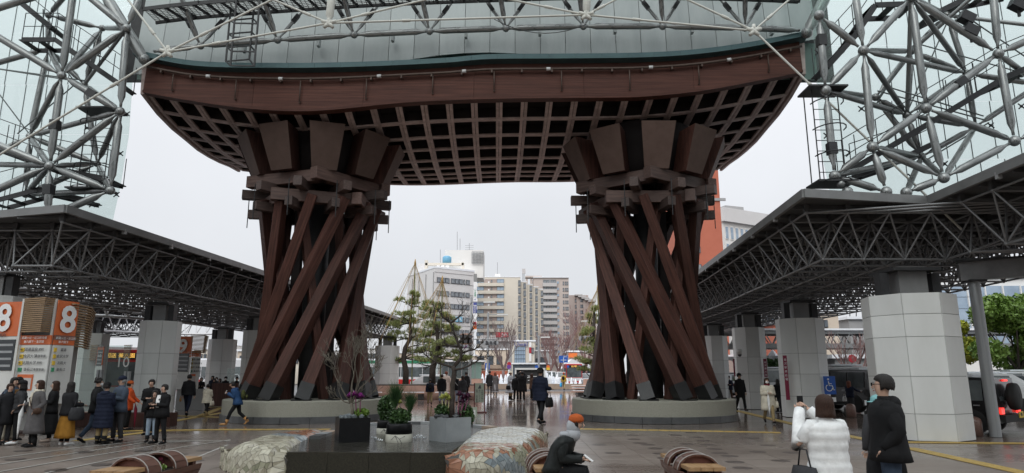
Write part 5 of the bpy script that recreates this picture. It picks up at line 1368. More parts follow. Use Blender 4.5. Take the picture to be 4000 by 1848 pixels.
sign_panel(t, Q(-52, Ys), Q(84, Ys-.3), z0, z1, '8', 'A')
sign_panel(t, Q(86, Ys-.35), Q(205, Ys-.5), z0-.1, z0+1.66, '8', 'B')
sign_panel(t, Q(212, Ys-.45), Q(293, Ys+.15), z0-.1, z1, '8', 'C')
louvers(t, [Q(88, Ys+.25), Q(90, Ys-.45), Q(160, Ys-.75), Q(205, Ys-.3)], 2.60, 3.50, 17, .1)
louvers(t, [Q(290, Ys+.3), Q(335, Ys+1.0), Q(350, Ys+2.4)], 2.25, 3.42, 17, .45)
MB().box((A(130, 1300, Ys+.6).x, Ys+.8, 1.75), (1.7, 1.0, 3.3)).build('core', 'panel_grey', t)
MB().box((A(235, 1300, Ys+.4).x, Ys+.3, .45), (.8, .3, .9)).build('base', 'panel_grey', t)
for px, y in ((82, 0), (208, 1)): MB().box((A(px, 1300, Ys-.4).x, Ys-.45, 2.2), (.05, .06, 2.6)).build('trim', 'panel_white', t)
t = thing('bus_stop_sign', 'smaller bus stop 9 sign, partly hidden behind the white pillar', 'bus stop sign', (-15, 30.5, 0))
Ys = 30.0
sign_panel(t, Q(690, Ys), Q(755, Ys), .9, 3.2, '9', 'A'); sign_panel(t, Q(757, Ys), Q(793, Ys+.2), .8, 2.3, '9', 'B')
louvers(t, [Q(757, Ys-.2), Q(800, Ys+.2), Q(808, Ys+1)], 2.45, 3.25, 14, .3); MB().box((A(740, 1500, Ys).x, Ys+.3, .45), (1.2, .3, .9)).build('base', 'panel_grey', t)
t = thing('bus_stop_sign', 'distant bus stop 10 sign behind the glass screen', 'bus stop sign', (-22, 34, 0))
sign_panel(t, Q(390, 34.0), Q(415, 34.0), 1.2, 2.9, '10', 'A'); louvers(t, [Q(360, 34.4), Q(388, 34.1)], 2.2, 3.0, 10, .3); louvers(t, [Q(497, 34.4), Q(517, 34.1)], 2.2, 3.0, 10, .3)
# glass screens by the bus lane
for label, x0, x1, Y, yt in (('glass screen with grey posts left of the white pillar, nearer bus stop 8', 285, 392, 24.5, 1346), ('glass screen with frosted number ten beside the white pillar', 396, 500, 24.0, 1350), ('low glass screen behind the people past bus stop 9', 880, 975, 39, 1440)):
    a, c = A(x0, 1500, Y), A(x1, 1500, Y); z1 = zz(yt, x0, Y); t = thing('glass_screen', label, 'glass screen', ((a.x+c.x)/2, Y, 0))
    MB().box(((a.x+c.x)/2, Y, (.25+z1)/2), (c.x-a.x-.1, .02, z1-.25)).build('glass_pane', 'clear_glass', t)
    MB().box(((a.x+c.x)/2, Y, .12), (c.x-a.x, .12, .24)).build('kerb', 'stone_pink', t)
    for x in (c.x-.12, c.x): MB().box((x, Y, (z1-.9)/2), (.07, .12, z1-.9)).build('post', 'steel_grey', t)
    if 'ten' in label: text('lettering', '10', .5, 'panel_white', t, frame(((a.x+c.x)/2+.2, Y-.02, z1-.6), (1, 0, 0), (0, 0, 1)), ext=.001)
p = G(850, 1545); t = thing('brown_wall', 'dark reddish low wall behind the walking man in blue', 'wall', (A(905, 1500, 33).x, 33, 0)); MB().box((A(920, 1500, 34).x, 34, .55), (2.2, .3, 1.1)).build('slab', 'wood_dark', t)
t = thing('low_stone_kerb', 'long dark reddish stone kerb bench behind the queue', 'bench', (A(330, 1600, 21).x, 21, 0)); MB().box((A(330, 1600, 21).x, 21, .2), (5.5, .5, .4)).build('slab', 'wood_dark', t)

# pillar fittings
def sign_on(label, px, py, Y, w, h, m, name='pillar_sign', cat='sign', yaw=0):
    p = A(px, py, Y); t = thing(name, label, cat, tuple(p)); r = Matrix.Rotation(yaw, 3, 'Z'); MB().box(p, (w, .02, h), mtx=r).build('plate', m, t); return t, p, r
t, p, r = sign_on('blue wheelchair sign on the white pillar', 3241, 1505, 24.72, .42, .64, 'sign_blue', 'wheelchair_sign')
b = MB(); q = lambda x, z: p+Vector((x, -.03, z))
b.loft([q(-.05, .14), q(-.03, -.02), q(.08, -.02), q(.12, -.17), q(.16, -.16)], [.018]*5, 5)
b.loft([q(-.04+.115*math.cos(a), -.09+.115*math.sin(a)) for a in [rad(120+24*k) for k in range(11)]], [.016]*11, 5); b.loft([q(-.04, .06), q(.06, .05)], [.014]*2, 5)
b.ball(q(-.055, .21), .038, 8, 6); b.build('wheelchair_symbol', 'sign_white', t)
t2, p2, r2 = sign_on('small white notice under the wheelchair sign', 3244, 1561, 24.72, .40, .16, 'sign_white'); MB().box(p2+Vector((0, -.015, -.02)), (.14, .01, .06)).build('print', 'panel_grey', t2)
mat('banner_red', (.20, .012, .045), .5)
for label, px, y0, y1, Y, w, s in (('tall dark red vertical banner on the wheelchair sign pillar', 3072, 1390, 1560, 24.85, .14, '金沢駅東広場'), ('dark red vertical banner on the right side of the camera pillar', 2990, 1402, 1472, 30.55, .15, '金沢観光案内'), ('narrow dark red banner on the left side of the camera pillar', 2868, 1402, 1470, 30.6, .07, '')):
    p = A(px, (y0+y1)/2, Y); h = (y1-y0)*Y/FPX*.98; t = thing('banner', label, 'banner', tuple(p)); MB().box(p, (w, .02, h)).build('cloth', 'banner_red', t)
    for k, ch in enumerate(s): text('lettering', ch, .10, 'sign_white', t, frame((p.x, p.y-.015, p.z+h/2-.16-.14*k), (1, 0, 0), (0, 0, 1)), ext=.001)
p = A(2889, 1384, 30.35); t = thing('security_camera', 'white dome security camera on the pillar', 'camera', tuple(p))
b = MB(); b.lathe(tuple(p), [(.10, 0), (.13, .10), (.14, .2), (.05, .24)], 14); b.build('housing', 'panel_white', t); b = MB(); b.ball(p+Vector((0, 0, -.02)), .09, 10, 6); b.build('lens_dome', 'frame_dark', t); MB().box(p+Vector((.02, .2, .15)), (.06, .3, .06)).build('bracket', 'panel_white', t)
# bollards
mat('bollard_stone', (.15, .085, .07), .35, col2=(.24, .15, .125), ns=30, rvar=.08)
for label, px, py, Yh in (('reddish stone bollard beside the pillar with the grey round post', 3812, 1704, 70), ('reddish stone bollard in front of the black van', 3326, 1630, 52)):
    p = G(px, py); h = (py-(1632 if px > 3500 else 1580))*p.y/FPX; t = thing('bollard', label, 'bollard', tuple(p), 'stone bollards along the kerb')
    b = MB(); b.lathe(tuple(p), [(.17, 0), (.17, h*.72), (.155, h*.86), (.10, h*.96), (.02, h)], 18); b.build('post', 'bollard_stone', t)
# round post with dark steel girder
p = G(3890, 1707); t = thing('canopy_post', 'thick grey round post carrying a dark steel girder at the right edge', 'post', tuple(p))
tube('post', (p.x, p.y, 0), (p.x, p.y, 3.95), .135, 'steel_grey', t, 20); MB().box((p.x, p.y, 3.97), (.42, .42, .05)).build('cap_plate', 'dark_steel', t)
beam('girder', (p.x-.3, p.y+.1, 4.22), (p.x+6, p.y-2.6, 4.42), .28, .48, 'canopy_tube', t); beam('flange', (p.x-.4, p.y+.1, 4.48), (p.x+6, p.y-2.6, 4.68), .46, .04, 'dark_steel', t)
for i in range(3):
    for j in range(4): MB().box((p.x+.35+.09*j, p.y-.22-.04*j, 4.08+.14*i), (.04, .03, .04)).build('bolt', 'dark_steel', t)

# ================================================================ vehicles
mat('car_black', (.008, .008, .009), .25, coat=.25); mat('car_white', (.68, .68, .69), .3, coat=.5); mat('car_silver', (.40, .42, .44), .3, metal=.4, coat=.5)
mat('car_red', (.50, .02, .02), .3, coat=.5); mat('bus_green', (.04, .24, .13), .35, coat=.3); mat('tyre', (.018, .018, .018), .8); mat('rim', (.45, .46, .47), .35, metal=.7)
mat('tail_red', (.5, .01, .01), .3, emit=(1, .04, .03), estr=1.6); mat('tail_off', (.3, .01, .01), .3); mat('plate_yellow', (.75, .52, .04), .5); mat('headlight', (.75, .77, .8), .15)
mat('led_amber', (.3, .15, .02), .4, emit=(1, .55, .12), estr=1.2); mat('car_glass', (.05, .06, .065), .08, spec=.9, col2=(.14, .16, .165), ns=1.5)
def wheel(t, x, y, r, w):
    b = MB(); b.lathe((0, 0, 0), [(r*.62, -w/2), (r*.95, -w/2), (r, -w*.3), (r, w*.3), (r*.95, w/2), (r*.62, w/2)], 20); b.v = [(px+x, pz+y, py+r) for px, py, pz in b.v]; ty = b.build('wheel', 'tyre', t)
    s = 1 if y > 0 else -1
    b = MB(); b.lathe((0, 0, 0), [(r*.62, -w*.45), (r*.6, w*.42), (r*.15, w*.36)], 14); b.v = [(px+x, pz*s+y, py+r) for px, py, pz in b.v]; b.build('rim', 'rim', ty)
def car(label, loc, rot, L=4.2, Wd=1.7, H=1.6, style='van', paint='car_white', snowy=False, spare=False, plate_m='sign_white', ptxt='', lit=False, cat='car', nm='parked_car'):
    """x forward, rear at x=0 .. front at x=L"""
    t = local_thing(nm, label, cat, loc, rot); w = Wd/2
    prof = {'suv': [(.05, .45), (.02, .95), (.06, H*.97), (L*.62, H), (L*.72, .62*H), (L*.98, .58*H), (L, .35), (L-.1, .3), (.1, .3)],
            'van': [(.04, .40), (.0, .95), (.12, H*.96), (L*.72, H), (L*.88, .62*H), (L*.99, .50*H), (L, .35), (L-.1, .28), (.1, .28)],
            'sedan': [(.04, .35), (.0, .80*H*.8), (.25, .66*H), (L*.22, .97*H), (L*.55, H), (L*.73, .66*H), (L*.97, .52*H), (L, .32), (L-.1, .25), (.1, .25)]}[style]
    b = MB(); rs = []
    for y, k in ((-w, .93), (-w*.97, 1), (w*.97, 1), (w, .93)):
        rs.append([Vector((L/2+(x-L/2)*(k if z > .5*H else 1), y*(1-.10*max(0, (z/H-.55)/.45)), z*(k if z > .5*H else 1) if k < 1 and z > .9*H else z)) for x, z in prof])
    b.rings(rs, False, True); body = b.build('body', paint, t)
    b0 = .58*H; t0 = .93*H
    def glassq(pts, nm='window'):
        b = MB(); b.add(pts, [tuple(range(len(pts)))]); b.build(nm, 'car_glass', t)
    zs = lambda z: 1-.10*max(0, (z/H-.55)/.45)
    xf = L*.60 if style != 'van' else L*.70; xr = .30 if style != 'sedan' else L*.24
    for s in (-1, 1):
        n = 3 if style == 'van' else 2
        for k in range(n):
            a = xr+(xf-xr)*k/n+.05; c = xr+(xf-xr)*(k+1)/n-.02
            e = .10 if k == n-1 else 0
            pts = [Vector((a, s*(w*zs(b0)+.012), b0)), Vector((c+e*1.6, s*(w*zs(b0)+.012), b0)), Vector((c, s*(w*zs(t0)+.012), t0)), Vector((a, s*(w*zs(t0)+.012), t0))]
            glassq(pts if s < 0 else pts[::-1])
        MB().box((xf-.05, s*(w+.10), b0+.06), (.12, .18, .12)).build('mirror', paint, t)
        for k in range(n): MB().box((xr+(xf-xr)*(k+.12)/n+.1, s*(w+.012), b0-.12), (.15, .02, .03)).build('handle', 'rim', t)
        MB().box((L/2, s*(w+.003), .36), (L*.5, .02, .12)).build('sill', 'tyre', t)
        for x in (L*.19, L*.81): wheel(t, x, s*(w-.09), .33 if H < 1.75 else .36, .2)
    # rear and front
    rx = -.012 if style != 'sedan' else .06
    glassq([Vector((rx+.02, -w*.82, b0)), Vector((rx+.02, w*.82, b0)), Vector((rx+.085, w*.74, t0-.02)), Vector((rx+.085, -w*.74, t0-.02))][::-1], 'rear_window')
    fx = L*.73 if style != 'van' else L*.885
    glassq([Vector((fx+.03, -w*.86, .64*H)), Vector((fx+.03, w*.86, .64*H)), Vector((L*.625 if style == 'suv' else (L*.735 if style == 'van' else L*.565), w*.78, H*.965)), Vector((L*.625 if style == 'suv' else (L*.735 if style == 'van' else L*.565), -w*.78, H*.965))], 'windscreen')
    for s in (-1, 1):
        MB().box((.0, s*w*.82, .62 if style == 'suv' else .9*b0), (.05, .22, .16)).build('tail_light', 'tail_red' if lit else 'tail_off', t)
        MB().box((L-.02, s*w*.74, .48*H), (.08, .32, .15)).build('headlight', 'headlight', t)
    MB().box((-.04, 0, .42), (.12, Wd*.98, .18)).build('bumper', 'tyre' if style == 'suv' else paint, t); MB().box((L, 0, .38), (.12, Wd*.96, .2)).build('bumper', 'tyre' if style == 'suv' else paint, t)
    MB().box((-.11, 0 if not spare else -w*.55, .50 if spare else .62), (.02, .33, .165)).build('number_plate', plate_m, t); MB().box((L+.065, 0, .42), (.02, .33, .165)).build('number_plate', plate_m, t)
    if ptxt: text('lettering', ptxt, .13, 'frame_dark', t, frame((-.125, -w*.55 if spare else 0, .50 if spare else .62), (0, -1, 0), (0, 0, 1)), ext=.002)
    if spare:
        b = MB(); b.lathe((0, 0, 0), [(.05, .0), (.34, .02), (.36, .10), (.34, .2), (.1, .22)], 24); b.v = [(-pz-.02, px-.0, py+.98) for px, py, pz in b.v]; b.build('spare_wheel', 'tyre', t)
        MB().box((.03, 0, H*.93), (.04, .3, .05)).build('brake_light', 'tail_red', t)
    if snowy: MB().box((L*.42, 0, H*.99+.03), (L*.5, Wd*.74, .07)).build('snow_cover', 'snow', t)
    return t
# black boxy off-roader, rear end towards the camera at the right edge
p = G(4010, 1694); car('black boxy off roader with red tail lights and yellow plate behind the grey round post', (13.2, 18.2, 0), rad(128), 3.4, 1.55, 1.50, 'suv', 'car_black', snowy=True, spare=True, plate_m='plate_yellow', ptxt='40-', lit=True)
car('black passenger van with open door beside the wheelchair sign pillar', (A(3440, 1500, 28).x, 27.5, 0), rad(108), 4.4, 1.7, 1.75, 'van', 'car_black', snowy=True, nm='parked_van', cat='van')
car('white van with snow on the roof, rear towards the wheelchair pillar', (A(3318, 1500, 31).x, 30.5, 0), rad(82), 4.6, 1.8, 1.95, 'van', 'car_white', snowy=True, nm='parked_van', cat='van', ptxt='')
car('white minivan seen behind the woman in the white fleece coat', (A(3050, 1500, 38).x, 38.5, 0), rad(85), 4.6, 1.8, 1.9, 'van', 'car_white', snowy=True, nm='parked_van', cat='van')
car('snow covered white car behind the black off roader at right', (A(4020, 1480, 27).x, 27.0, 0), rad(170), 4.4, 1.8, 1.6, 'sedan', 'car_white', snowy=True)
car('white car mostly hidden behind the widest pillar at right', (A(3850, 1480, 31).x, 31.0, 0), rad(10), 4.2, 1.7, 1.7, 'van', 'car_white', snowy=True)
car('dark car glimpsed between the two leftmost right pillars', (A(2900, 1500, 46).x, 46, 0), rad(95), 4.2, 1.7, 1.6, 'van', 'car_silver', snowy=True)
car('white small van behind the water jets right of the display board', (A(2152, 1490, 88).x, 88, 0), rad(96), 3.4, 1.6, 1.9, 'van', 'car_white', nm='small_van', cat='van')
car('second white van following, left of the small red bus', (A(2185, 1490, 96).x, 96, 0), rad(-84), 3.4, 1.6, 1.8, 'van', 'car_white', nm='small_van', cat='van')
car('silver car right of the small red bus', (A(2298, 1490, 92).x, 96, 0), rad(-92), 4.2, 1.7, 1.6, 'van', 'car_silver')
car('white sedan driving in front of the green and red bus', (A(1605, 1500, 57).x, 57, 0), rad(3), 4.3, 1.7, 1.45, 'sedan', 'car_white', snowy=True)
car('white car seen under the canopy beyond bus stop 9', (A(790, 1500, 52).x, 52, 0), rad(0), 4.3, 1.7, 1.5, 'sedan', 'car_white', snowy=True)
def bus(label, loc, rot, L, Wd, H, top, bot, front, txt, roofband=None, snowy=True):
    t = local_thing('city_bus', label, 'bus', loc, rot); w = Wd/2
    b = MB(); b.box((L/2, 0, .35+(.95-.35)/2), (L, Wd, .62)); b.build('lower_body', bot, t)
    b = MB(); b.box((L/2, 0, (.96+H)/2), (L, Wd-.02, H-.96)); b.build('upper_body', top, t)
    if roofband:
        for s in (-1, 1): MB().box((L/2, s*w, H-.22), (L*.98, .03, .32)).build('roof_band', roofband, t)
        for s in (-1, 1): text('lettering', 'Hokutetsu Bus', .22, 'sign_white', t, frame((L*.6, s*(w+.02), H-.22), (-s, 0, 0) if s > 0 else (1, 0, 0), (0, 0, 1)))
    n = int(L/1.25)
    for s in (-1, 1):
        for k in range(n):
            MB().box((.5+(L-1)*(k+.5)/n, s*w, 1.75), ((L-1)/n-.08, .03, 1.05)).build('window', 'car_glass', t)
        for x in (L*.22, L*.78): wheel(t, x, s*(w-.15), .46, .28)
        MB().box((L+.18, s*(w+.1), H-.8), (.1, .16, .45)).build('mirror', 'frame_dark', t)
    MB().box((L+.005, 0, 1.72), (.04, Wd*.9, 1.25)).build('windscreen', 'car_glass', t)
    MB().box((L+.012, 0, H-.33), (.05, Wd*.82, .34)).build('destination_box', 'lcd_black', t)
    text('lettering', txt, .27, 'led_amber', t, frame((L+.045, 0, H-.33), (0, 1, 0), (0, 0, 1)))
    for s in (-1, 1):
        MB().box((L+.03, s*w*.76, H-.33), (.03, .30, .30)).build('symbol_panel', 'sign_blue', t); MB().box((L+.01, s*w*.72, .62), (.05, .36, .18)).build('headlight', 'headlight', t)
        MB().box((L+.04, s*w*.3, 1.45), (.02, .03, .9)).build('wiper', 'frame_dark', t)
    MB().box((L+.02, 0, .82), (.04, Wd*.96, .4)).build('front_panel', front, t); MB().box((L+.04, 0, .42), (.1, Wd, .22)).build('bumper', bot, t); MB().box((L+.10, 0, .46), (.02, .4, .18)).build('number_plate', 'sign_white', t)
    if snowy: b = MB(); b.box((L/2, 0, H+.07), (L-.2, Wd-.2, .14)); b.build('snow_cover', 'snow', t)
    return t
bus('red and white city bus facing the glass screens at left', (-25.2, 45.5, -.15), rad(-66), 9.5, 2.45, 3.0, 'car_red', 'car_red', 'car_white', '回送 兼六園')
bus('small red and white bus facing the camera beyond the fountain', (A(2236, 1500, 95).x, 99, 0), rad(-90), 7.0, 2.2, 2.85, 'car_red', 'car_red', 'car_white', '金沢駅')
bus('long white bus with red skirt and green roof band behind the pines', (A(1710, 1500, 75).x, 76, 0), rad(180), 10.5, 2.5, 3.05, 'car_white', 'car_red', 'car_red', '路線', roofband='bus_green')
bus('white bus glimpsed just right of the left gate tower', (A(1560, 1500, 88).x, 90, 0), rad(180), 10, 2.5, 3.0, 'car_white', 'car_white', 'car_white', '回送')
bus('white bus seen under the canopy beyond the brown wall', (A(960, 1500, 70).x, 72, 0), rad(180), 9, 2.5, 3.0, 'car_white', 'car_red', 'car_red', '回送')

# ================================================================ fountain basin, mosaic seats, planters
ZT = .40
bas = thing('fountain_basin', 'dark granite fountain basin with shallow rippled water in the foreground', 'fountain', (-1.8, 11, 0))
yb_ = G(1130, 1767, ZT).y; xa, xb = G(1118, 1767, ZT).x, G(1765, 1767, ZT).x
n = 4
for k in range(n):
    a, c = xa+(xb-xa)*k/n, xa+(xb-xa)*(k+1)/n
    MB().box(((a+c)/2, yb_+.06, ZT/2-.002), (c-a-.004, .12, ZT-.004)).build('granite_slab', 'granite_dark', bas)
poly = [G(x, y, ZT) for x, y in ((1130, 1763), (1760, 1763), (1800, 1735), (1960, 1684), (1900, 1665), (1690, 1650), (1560, 1648), (1430, 1656), (1300, 1682), (1200, 1712), (1150, 1738))]
m = bpy.data.materials.new('basin_water'); m.use_nodes = True; MATS['basin_water'] = m; bb = m.node_tree.nodes['Principled BSDF']
bb.inputs['Base Color'].default_value = (.035, .033, .027, 1); bb.inputs['Roughness'].default_value = .03
tc = m.node_tree.nodes.new('ShaderNodeTexCoord'); mp = m.node_tree.nodes.new('ShaderNodeMapping'); mp.inputs['Scale'].default_value = (1, 2.2, 1); nz = m.node_tree.nodes.new('ShaderNodeTexNoise'); nz.inputs['Scale'].default_value = 7; nz.inputs['Detail'].default_value = 3
bp = m.node_tree.nodes.new('ShaderNodeBump'); bp.inputs['Strength'].default_value = .8; bp.inputs['Distance'].default_value = .04
for a, c in ((tc.outputs['Object'], mp.inputs[0]), (mp.outputs[0], nz.inputs[0]), (nz.outputs[0], bp.inputs['Height']), (bp.outputs[0], bb.inputs['Normal'])): m.node_tree.links.new(a, c)
b = MB(); b.prism([(p.x, p.y) for p in poly], .30, ZT-.012); b.build('water', 'basin_water', bas)
rimp = [G(x, y, ZT+.1) for x, y in ((1230, 1690), (1300, 1668), (1430, 1643), (1560, 1636), (1690, 1637), (1830, 1645), (1930, 1655))]
for k in range(len(rimp)-1):
    for q in range(3):
        a = rimp[k]+(rimp[k+1]-rimp[k])*q/3; c = rimp[k]+(rimp[k+1]-rimp[k])*(q+1)/3; d = (c-a).normalized()*.004
        beam('rim_stone', (a.x+d.x, a.y+d.y, .22), (c.x-d.x, c.y-d.y, .22), .20, .44, ['plinth_stone', 'steel_grey', 'stone_tan', 'plinth_stone', 'steel_grey'][(k*3+q) % 5], bas)
# water bubbling up
for px, py in ((1470, 1718), (1462, 1712), (1620, 1714), (1638, 1705), (1490, 1722), (1650, 1712)):
    p = G(px, py, ZT); b = MB()
    for _ in range(7): b.ball(p+Vector((RT.gauss(0, .03), RT.gauss(0, .02), RT.uniform(0, .03))), RT.uniform(.008, .016), 5, 4)
    b.build('bubble', 'water_foam', bas)

for nm, c1, c2 in (('cream', (.36, .33, .25), (.52, .49, .39)), ('rust', (.27, .12, .07), (.38, .19, .12)), ('blue', (.20, .235, .25), (.32, .35, .36)), ('olive', (.25, .25, .17), (.38, .37, .27)), ('white', (.50, .50, .47), (.62, .62, .59)), ('brownish', (.25, .17, .12), (.34, .25, .18))):
    for q in range(3): mat(f'mosaic_{nm}_{q}', tuple(a+(b_-a)*q/2 for a, b_ in zip(c1, c2)), .22+.04*q, col2=tuple((a+(b_-a)*q/2)*.8 for a, b_ in zip(c1, c2)), ns=9)
mat('grout', (.06, .055, .05), .7)
def mosaic_seat(label, outline, H, colour, size=.105, seed=5):
    """rounded seat clad in broken tile: one crazed lattice wrapped from the ground over the shoulder to the top"""
    RM = random.Random(seed); P = [Vector((p.x, p.y, 0)) for p in outline]; n = len(P); c = sum(P, Vector())/n
    dense = []
    for i in range(n):
        p0, p1, p2, p3 = P[i-1], P[i], P[(i+1) % n], P[(i+2) % n]
        for k in range(10):
            t_ = k/10; q_ = .5*((2*p1)+(p2-p0)*t_+(2*p0-5*p1+4*p2-p3)*t_**2+(3*p1-p0-3*p2+p3)*t_**3); dense.append(p1.lerp(p2, t_).lerp(q_, .6))
    N = len(dense); PL = [(d_.x, d_.y) for d_ in dense]; R0 = .27; wall = H-R0; Larc = wall+R0*PI/2; E = Larc-R0
    def near(x, y):
        q = Vector((x, y, 0)); i = min(range(N), key=lambda k: (q-dense[k]).length_squared); best = None
        for a, b_ in ((dense[i-1], dense[i]), (dense[i], dense[(i+1) % N])):
            d = b_-a; f = max(0, min(1, (q-a).dot(d)/max(1e-9, d.length_squared))); m_ = a+d*f
            if best is None or (q-m_).length < (q-best).length: best = m_
        return best, (q-best).length*(1 if inpoly(x, y, PL) else -1)
    def wrap(x, y):
        m_, sd = near(x, y); arc = sd+E
        if arc >= Larc: return Vector((x, y, H+.006*math.sin(x*5)*math.sin(y*4))), arc
        u = max(0, arc); q = Vector((x, y, 0)); dr = (q-m_)*(1 if sd > 0 else -1)
        dr = dr.normalized() if dr.length > 1e-5 else (c-m_).normalized()
        if u < wall: return m_+dr*(.05*u)+Vector((0, 0, u)), arc
        a = (u-wall)/R0; return m_+dr*(.05*wall+(R0-.05*wall)*(1-math.cos(a)))+Vector((0, 0, wall+R0*math.sin(a))), arc
    t = thing('mosaic_seat', label, 'mosaic seat', tuple(c)); tiles = []; grout = MB()
    bx0, bx1 = min(p[0] for p in PL)-E, max(p[0] for p in PL)+E; by0, by1 = min(p[1] for p in PL)-E, max(p[1] for p in PL)+E
    nx_, ny_ = int((bx1-bx0)/size)+2, int((by1-by0)/size)+2; V_ = {}
    for i in range(nx_+1):
        for j in range(ny_+1): V_[(i, j)] = wrap(bx0-size*.5+(i+(j % 2)*.45+RM.uniform(-.30, .30))*size, by0-size*.5+(j+RM.uniform(-.30, .30))*size)
    for i in range(nx_):
        for j in range(ny_):
            c4 = [V_[(i, j)], V_[(i+1, j)], V_[(i+1, j+1)], V_[(i, j+1)]]
            if sum(q[1] > 0 for q in c4) < 2: continue
            v4 = [q[0] for q in c4]; nn = (v4[2]-v4[0]).cross(v4[3]-v4[1])
            if nn.length < 1e-6: continue
            nn.normalize(); grout.add([v-nn*.007 for v in v4], [(0, 1, 2, 3)])
            r_ = RM.random(); polys = [v4] if r_ > .2 else ([[v4[0], v4[1], v4[2]], [v4[0], v4[2], v4[3]]] if r_ > .1 else [[v4[0], v4[1], v4[3]], [v4[1], v4[2], v4[3]]])
            for P4 in polys:
                m_ = sum(P4, Vector())/len(P4); tiles.append(([m_+(v-m_)*.925 for v in P4], colour(m_, RM)))
    grout.build('grout_bed', 'grout', t)
    cam_ = Vector((0, 0, CAMH))
    def vis(q):
        e = sum(q, Vector())/len(q); nn = (q[1]-q[0]).cross(q[2]-q[0]); return (e-cam_).length+(0 if nn.dot(cam_-e) > 0 else 50)
    tiles.sort(key=lambda x: vis(x[0])); rest = {}
    for k, (q, m_) in enumerate(tiles):
        nn = (q[1]-q[0]).cross(q[2]-q[0]); nn.normalize(); h = len(q); lo = [v-nn*.010 for v in q]
        fs = [tuple(range(h, 2*h))]+[(i, (i+1) % h, h+(i+1) % h, h+i) for i in range(h)]
        if k < 300: MB().add(lo+q, fs).build('tile', m_, t)
        else: rest.setdefault(m_, MB()).add(lo+q, fs)
    ms = list(rest); b = MB()
    for i, m_ in enumerate(ms): b.mi = i; b.add(rest[m_].v, rest[m_].f)
    if ms: b.build('tiles', ms, t, kind='stuff')
def colL(p, r):
    u = p.y-12.0+.25*math.sin(p.x*3)
    nm = 'cream' if u < .55 else ('blue' if u < 1.0 else ('rust' if u < 1.9 and r.random() < .8 else ('blue' if r.random() < .6 else 'brownish')))
    if p.z < .2 and r.random() < .3: nm = 'olive'
    return f'mosaic_{nm}_{r.randint(0, 2)}'
def colR(p, r):
    if p.z > .43: nm = 'white' if r.random() < .75 else 'cream'
    else:
        c = math.atan2(p.y-12.3, p.x+.1)
        w_ = (c*2.2+p.z*1.6) % 2.2
        nm = 'rust' if w_ < .7 else ('cream' if w_ < 1.2 else ('blue' if w_ < 1.6 else 'olive'))
    if p.z > .38 and p.y < 11.3: nm = 'rust' if r.random() < .5 else 'cream'
    return f'mosaic_{nm}_{r.randint(0, 2)}'
mosaic_seat('rounded cream mosaic seat with blue and rust patches left of the basin',
    [G(x, y, z) for x, y, z in ((856, 1828, .0), (866, 1776, .2), (905, 1738, .42), (1001, 1708, .42), (1121, 1690, .42), (1262, 1677, .42), (1278, 1690, .42), (1182, 1722, .42), (1142, 1744, .42), (1120, 1762, .42), (1108, 1855, .0), (1060, 1868, .0), (980, 1866, .0), (900, 1852, .0))], .47, colL, .098, 5)
mosaic_seat('rounded mosaic seat with white top and rust bands right of the basin',
    [G(x, y, z) for x, y, z in ((1736, 1862, .0), (1750, 1772, .42), (1780, 1733, .42), (1836, 1690, .42), (1920, 1675, .42), (2030, 1672, .42), (2112, 1680, .42), (2140, 1758, .0), (2112, 1795, .0), (2082, 1838, .0), (2020, 1872, .0), (1930, 1892, .0), (1830, 1894, .0), (1760, 1885, .0))], .47, colR, .09, 9)

# planters standing in the water
mat('planter_black', (.006, .006, .007), .35, spec=.25, col2=(.012, .012, .013), ns=8); mat('planter_grey', (.20, .215, .225), .55, col2=(.28, .295, .305), ns=2.5, bump=.1, bs=60)
mat('slate', (.09, .105, .115), .5, col2=(.17, .19, .20), ns=9); mat('slate_dark', (.035, .037, .04), .5, col2=(.075, .078, .082), ns=9)
mat('pot_stone', (.33, .32, .27), .6, col2=(.45, .44, .38), ns=5, bump=.2, bs=40); mat('cabbage_purple', (.22, .02, .20), .5, col2=(.38, .05, .33), ns=12); mat('cabbage_yellow', (.45, .48, .12), .5, col2=(.68, .68, .26), ns=12); mat('cabbage_dark', (.07, .018, .05), .5, col2=(.14, .04, .09), ns=12); mat('stem_pale', (.35, .32, .16), .6); mat('stem_purple', (.18, .05, .10), .6)
def rocks(t, c, rx, ry, z, m, n, s=.05):
    for k in range(n):
        p = Vector((c.x+RT.uniform(-rx, rx), c.y+RT.uniform(-ry, ry), z+RT.uniform(0, s*.5))); b = MB(); mt = Matrix.Rotation(RT.random()*6, 3, 'Z') @ Matrix.Rotation(RT.uniform(-.6, .6), 3, 'X')
        b.ball(p, s*RT.uniform(.7, 1.5), 5, 3, (1.2, .8, .75), mtx=mt); b.sm = [False]*len(b.sm); b.build('rock', m, t)
def box_planter(label, px, py, yaw, s, h, m, rock):
    p = G(px, py, ZT-.02); u = Matrix.Rotation(yaw, 3, 'Z'); off = u @ Vector((s/2, s/2, 0)); c = Vector((p.x, p.y, 0))+off
    t = thing('box_planter', label, 'planter', (c.x, c.y, ZT-.06)); z0 = ZT-.06
    for dx, dy, w, d in ((0, -s/2+.015, s, .03), (0, s/2-.015, s, .03), (-s/2+.015, 0, .03, s-.062), (s/2-.015, 0, .03, s-.062)):
        q = u @ Vector((dx, dy, 0)); MB().box((c.x+q.x, c.y+q.y, z0+h/2), (w, d, h), mtx=u).build('side', m, t)
    MB().box((c.x, c.y, z0+h-.05), (s-.065, s-.065, .06), mtx=u).build('soil', 'bark_dark', t)
    rocks(t, c, s*.42, s*.42, z0+h-.0, rock, 26, .045)
    return t, c, z0+h
_, cB, zB = box_planter('black square planter with a bare twiggy shrub and purple cabbage', 1322, 1732, rad(22), .54, .46, 'planter_black', 'slate')
_, cG, zG = box_planter('grey square planter with a gnarled dark plum tree', 1742, 1731, rad(40), .54, .46, 'planter_grey', 'slate_dark')
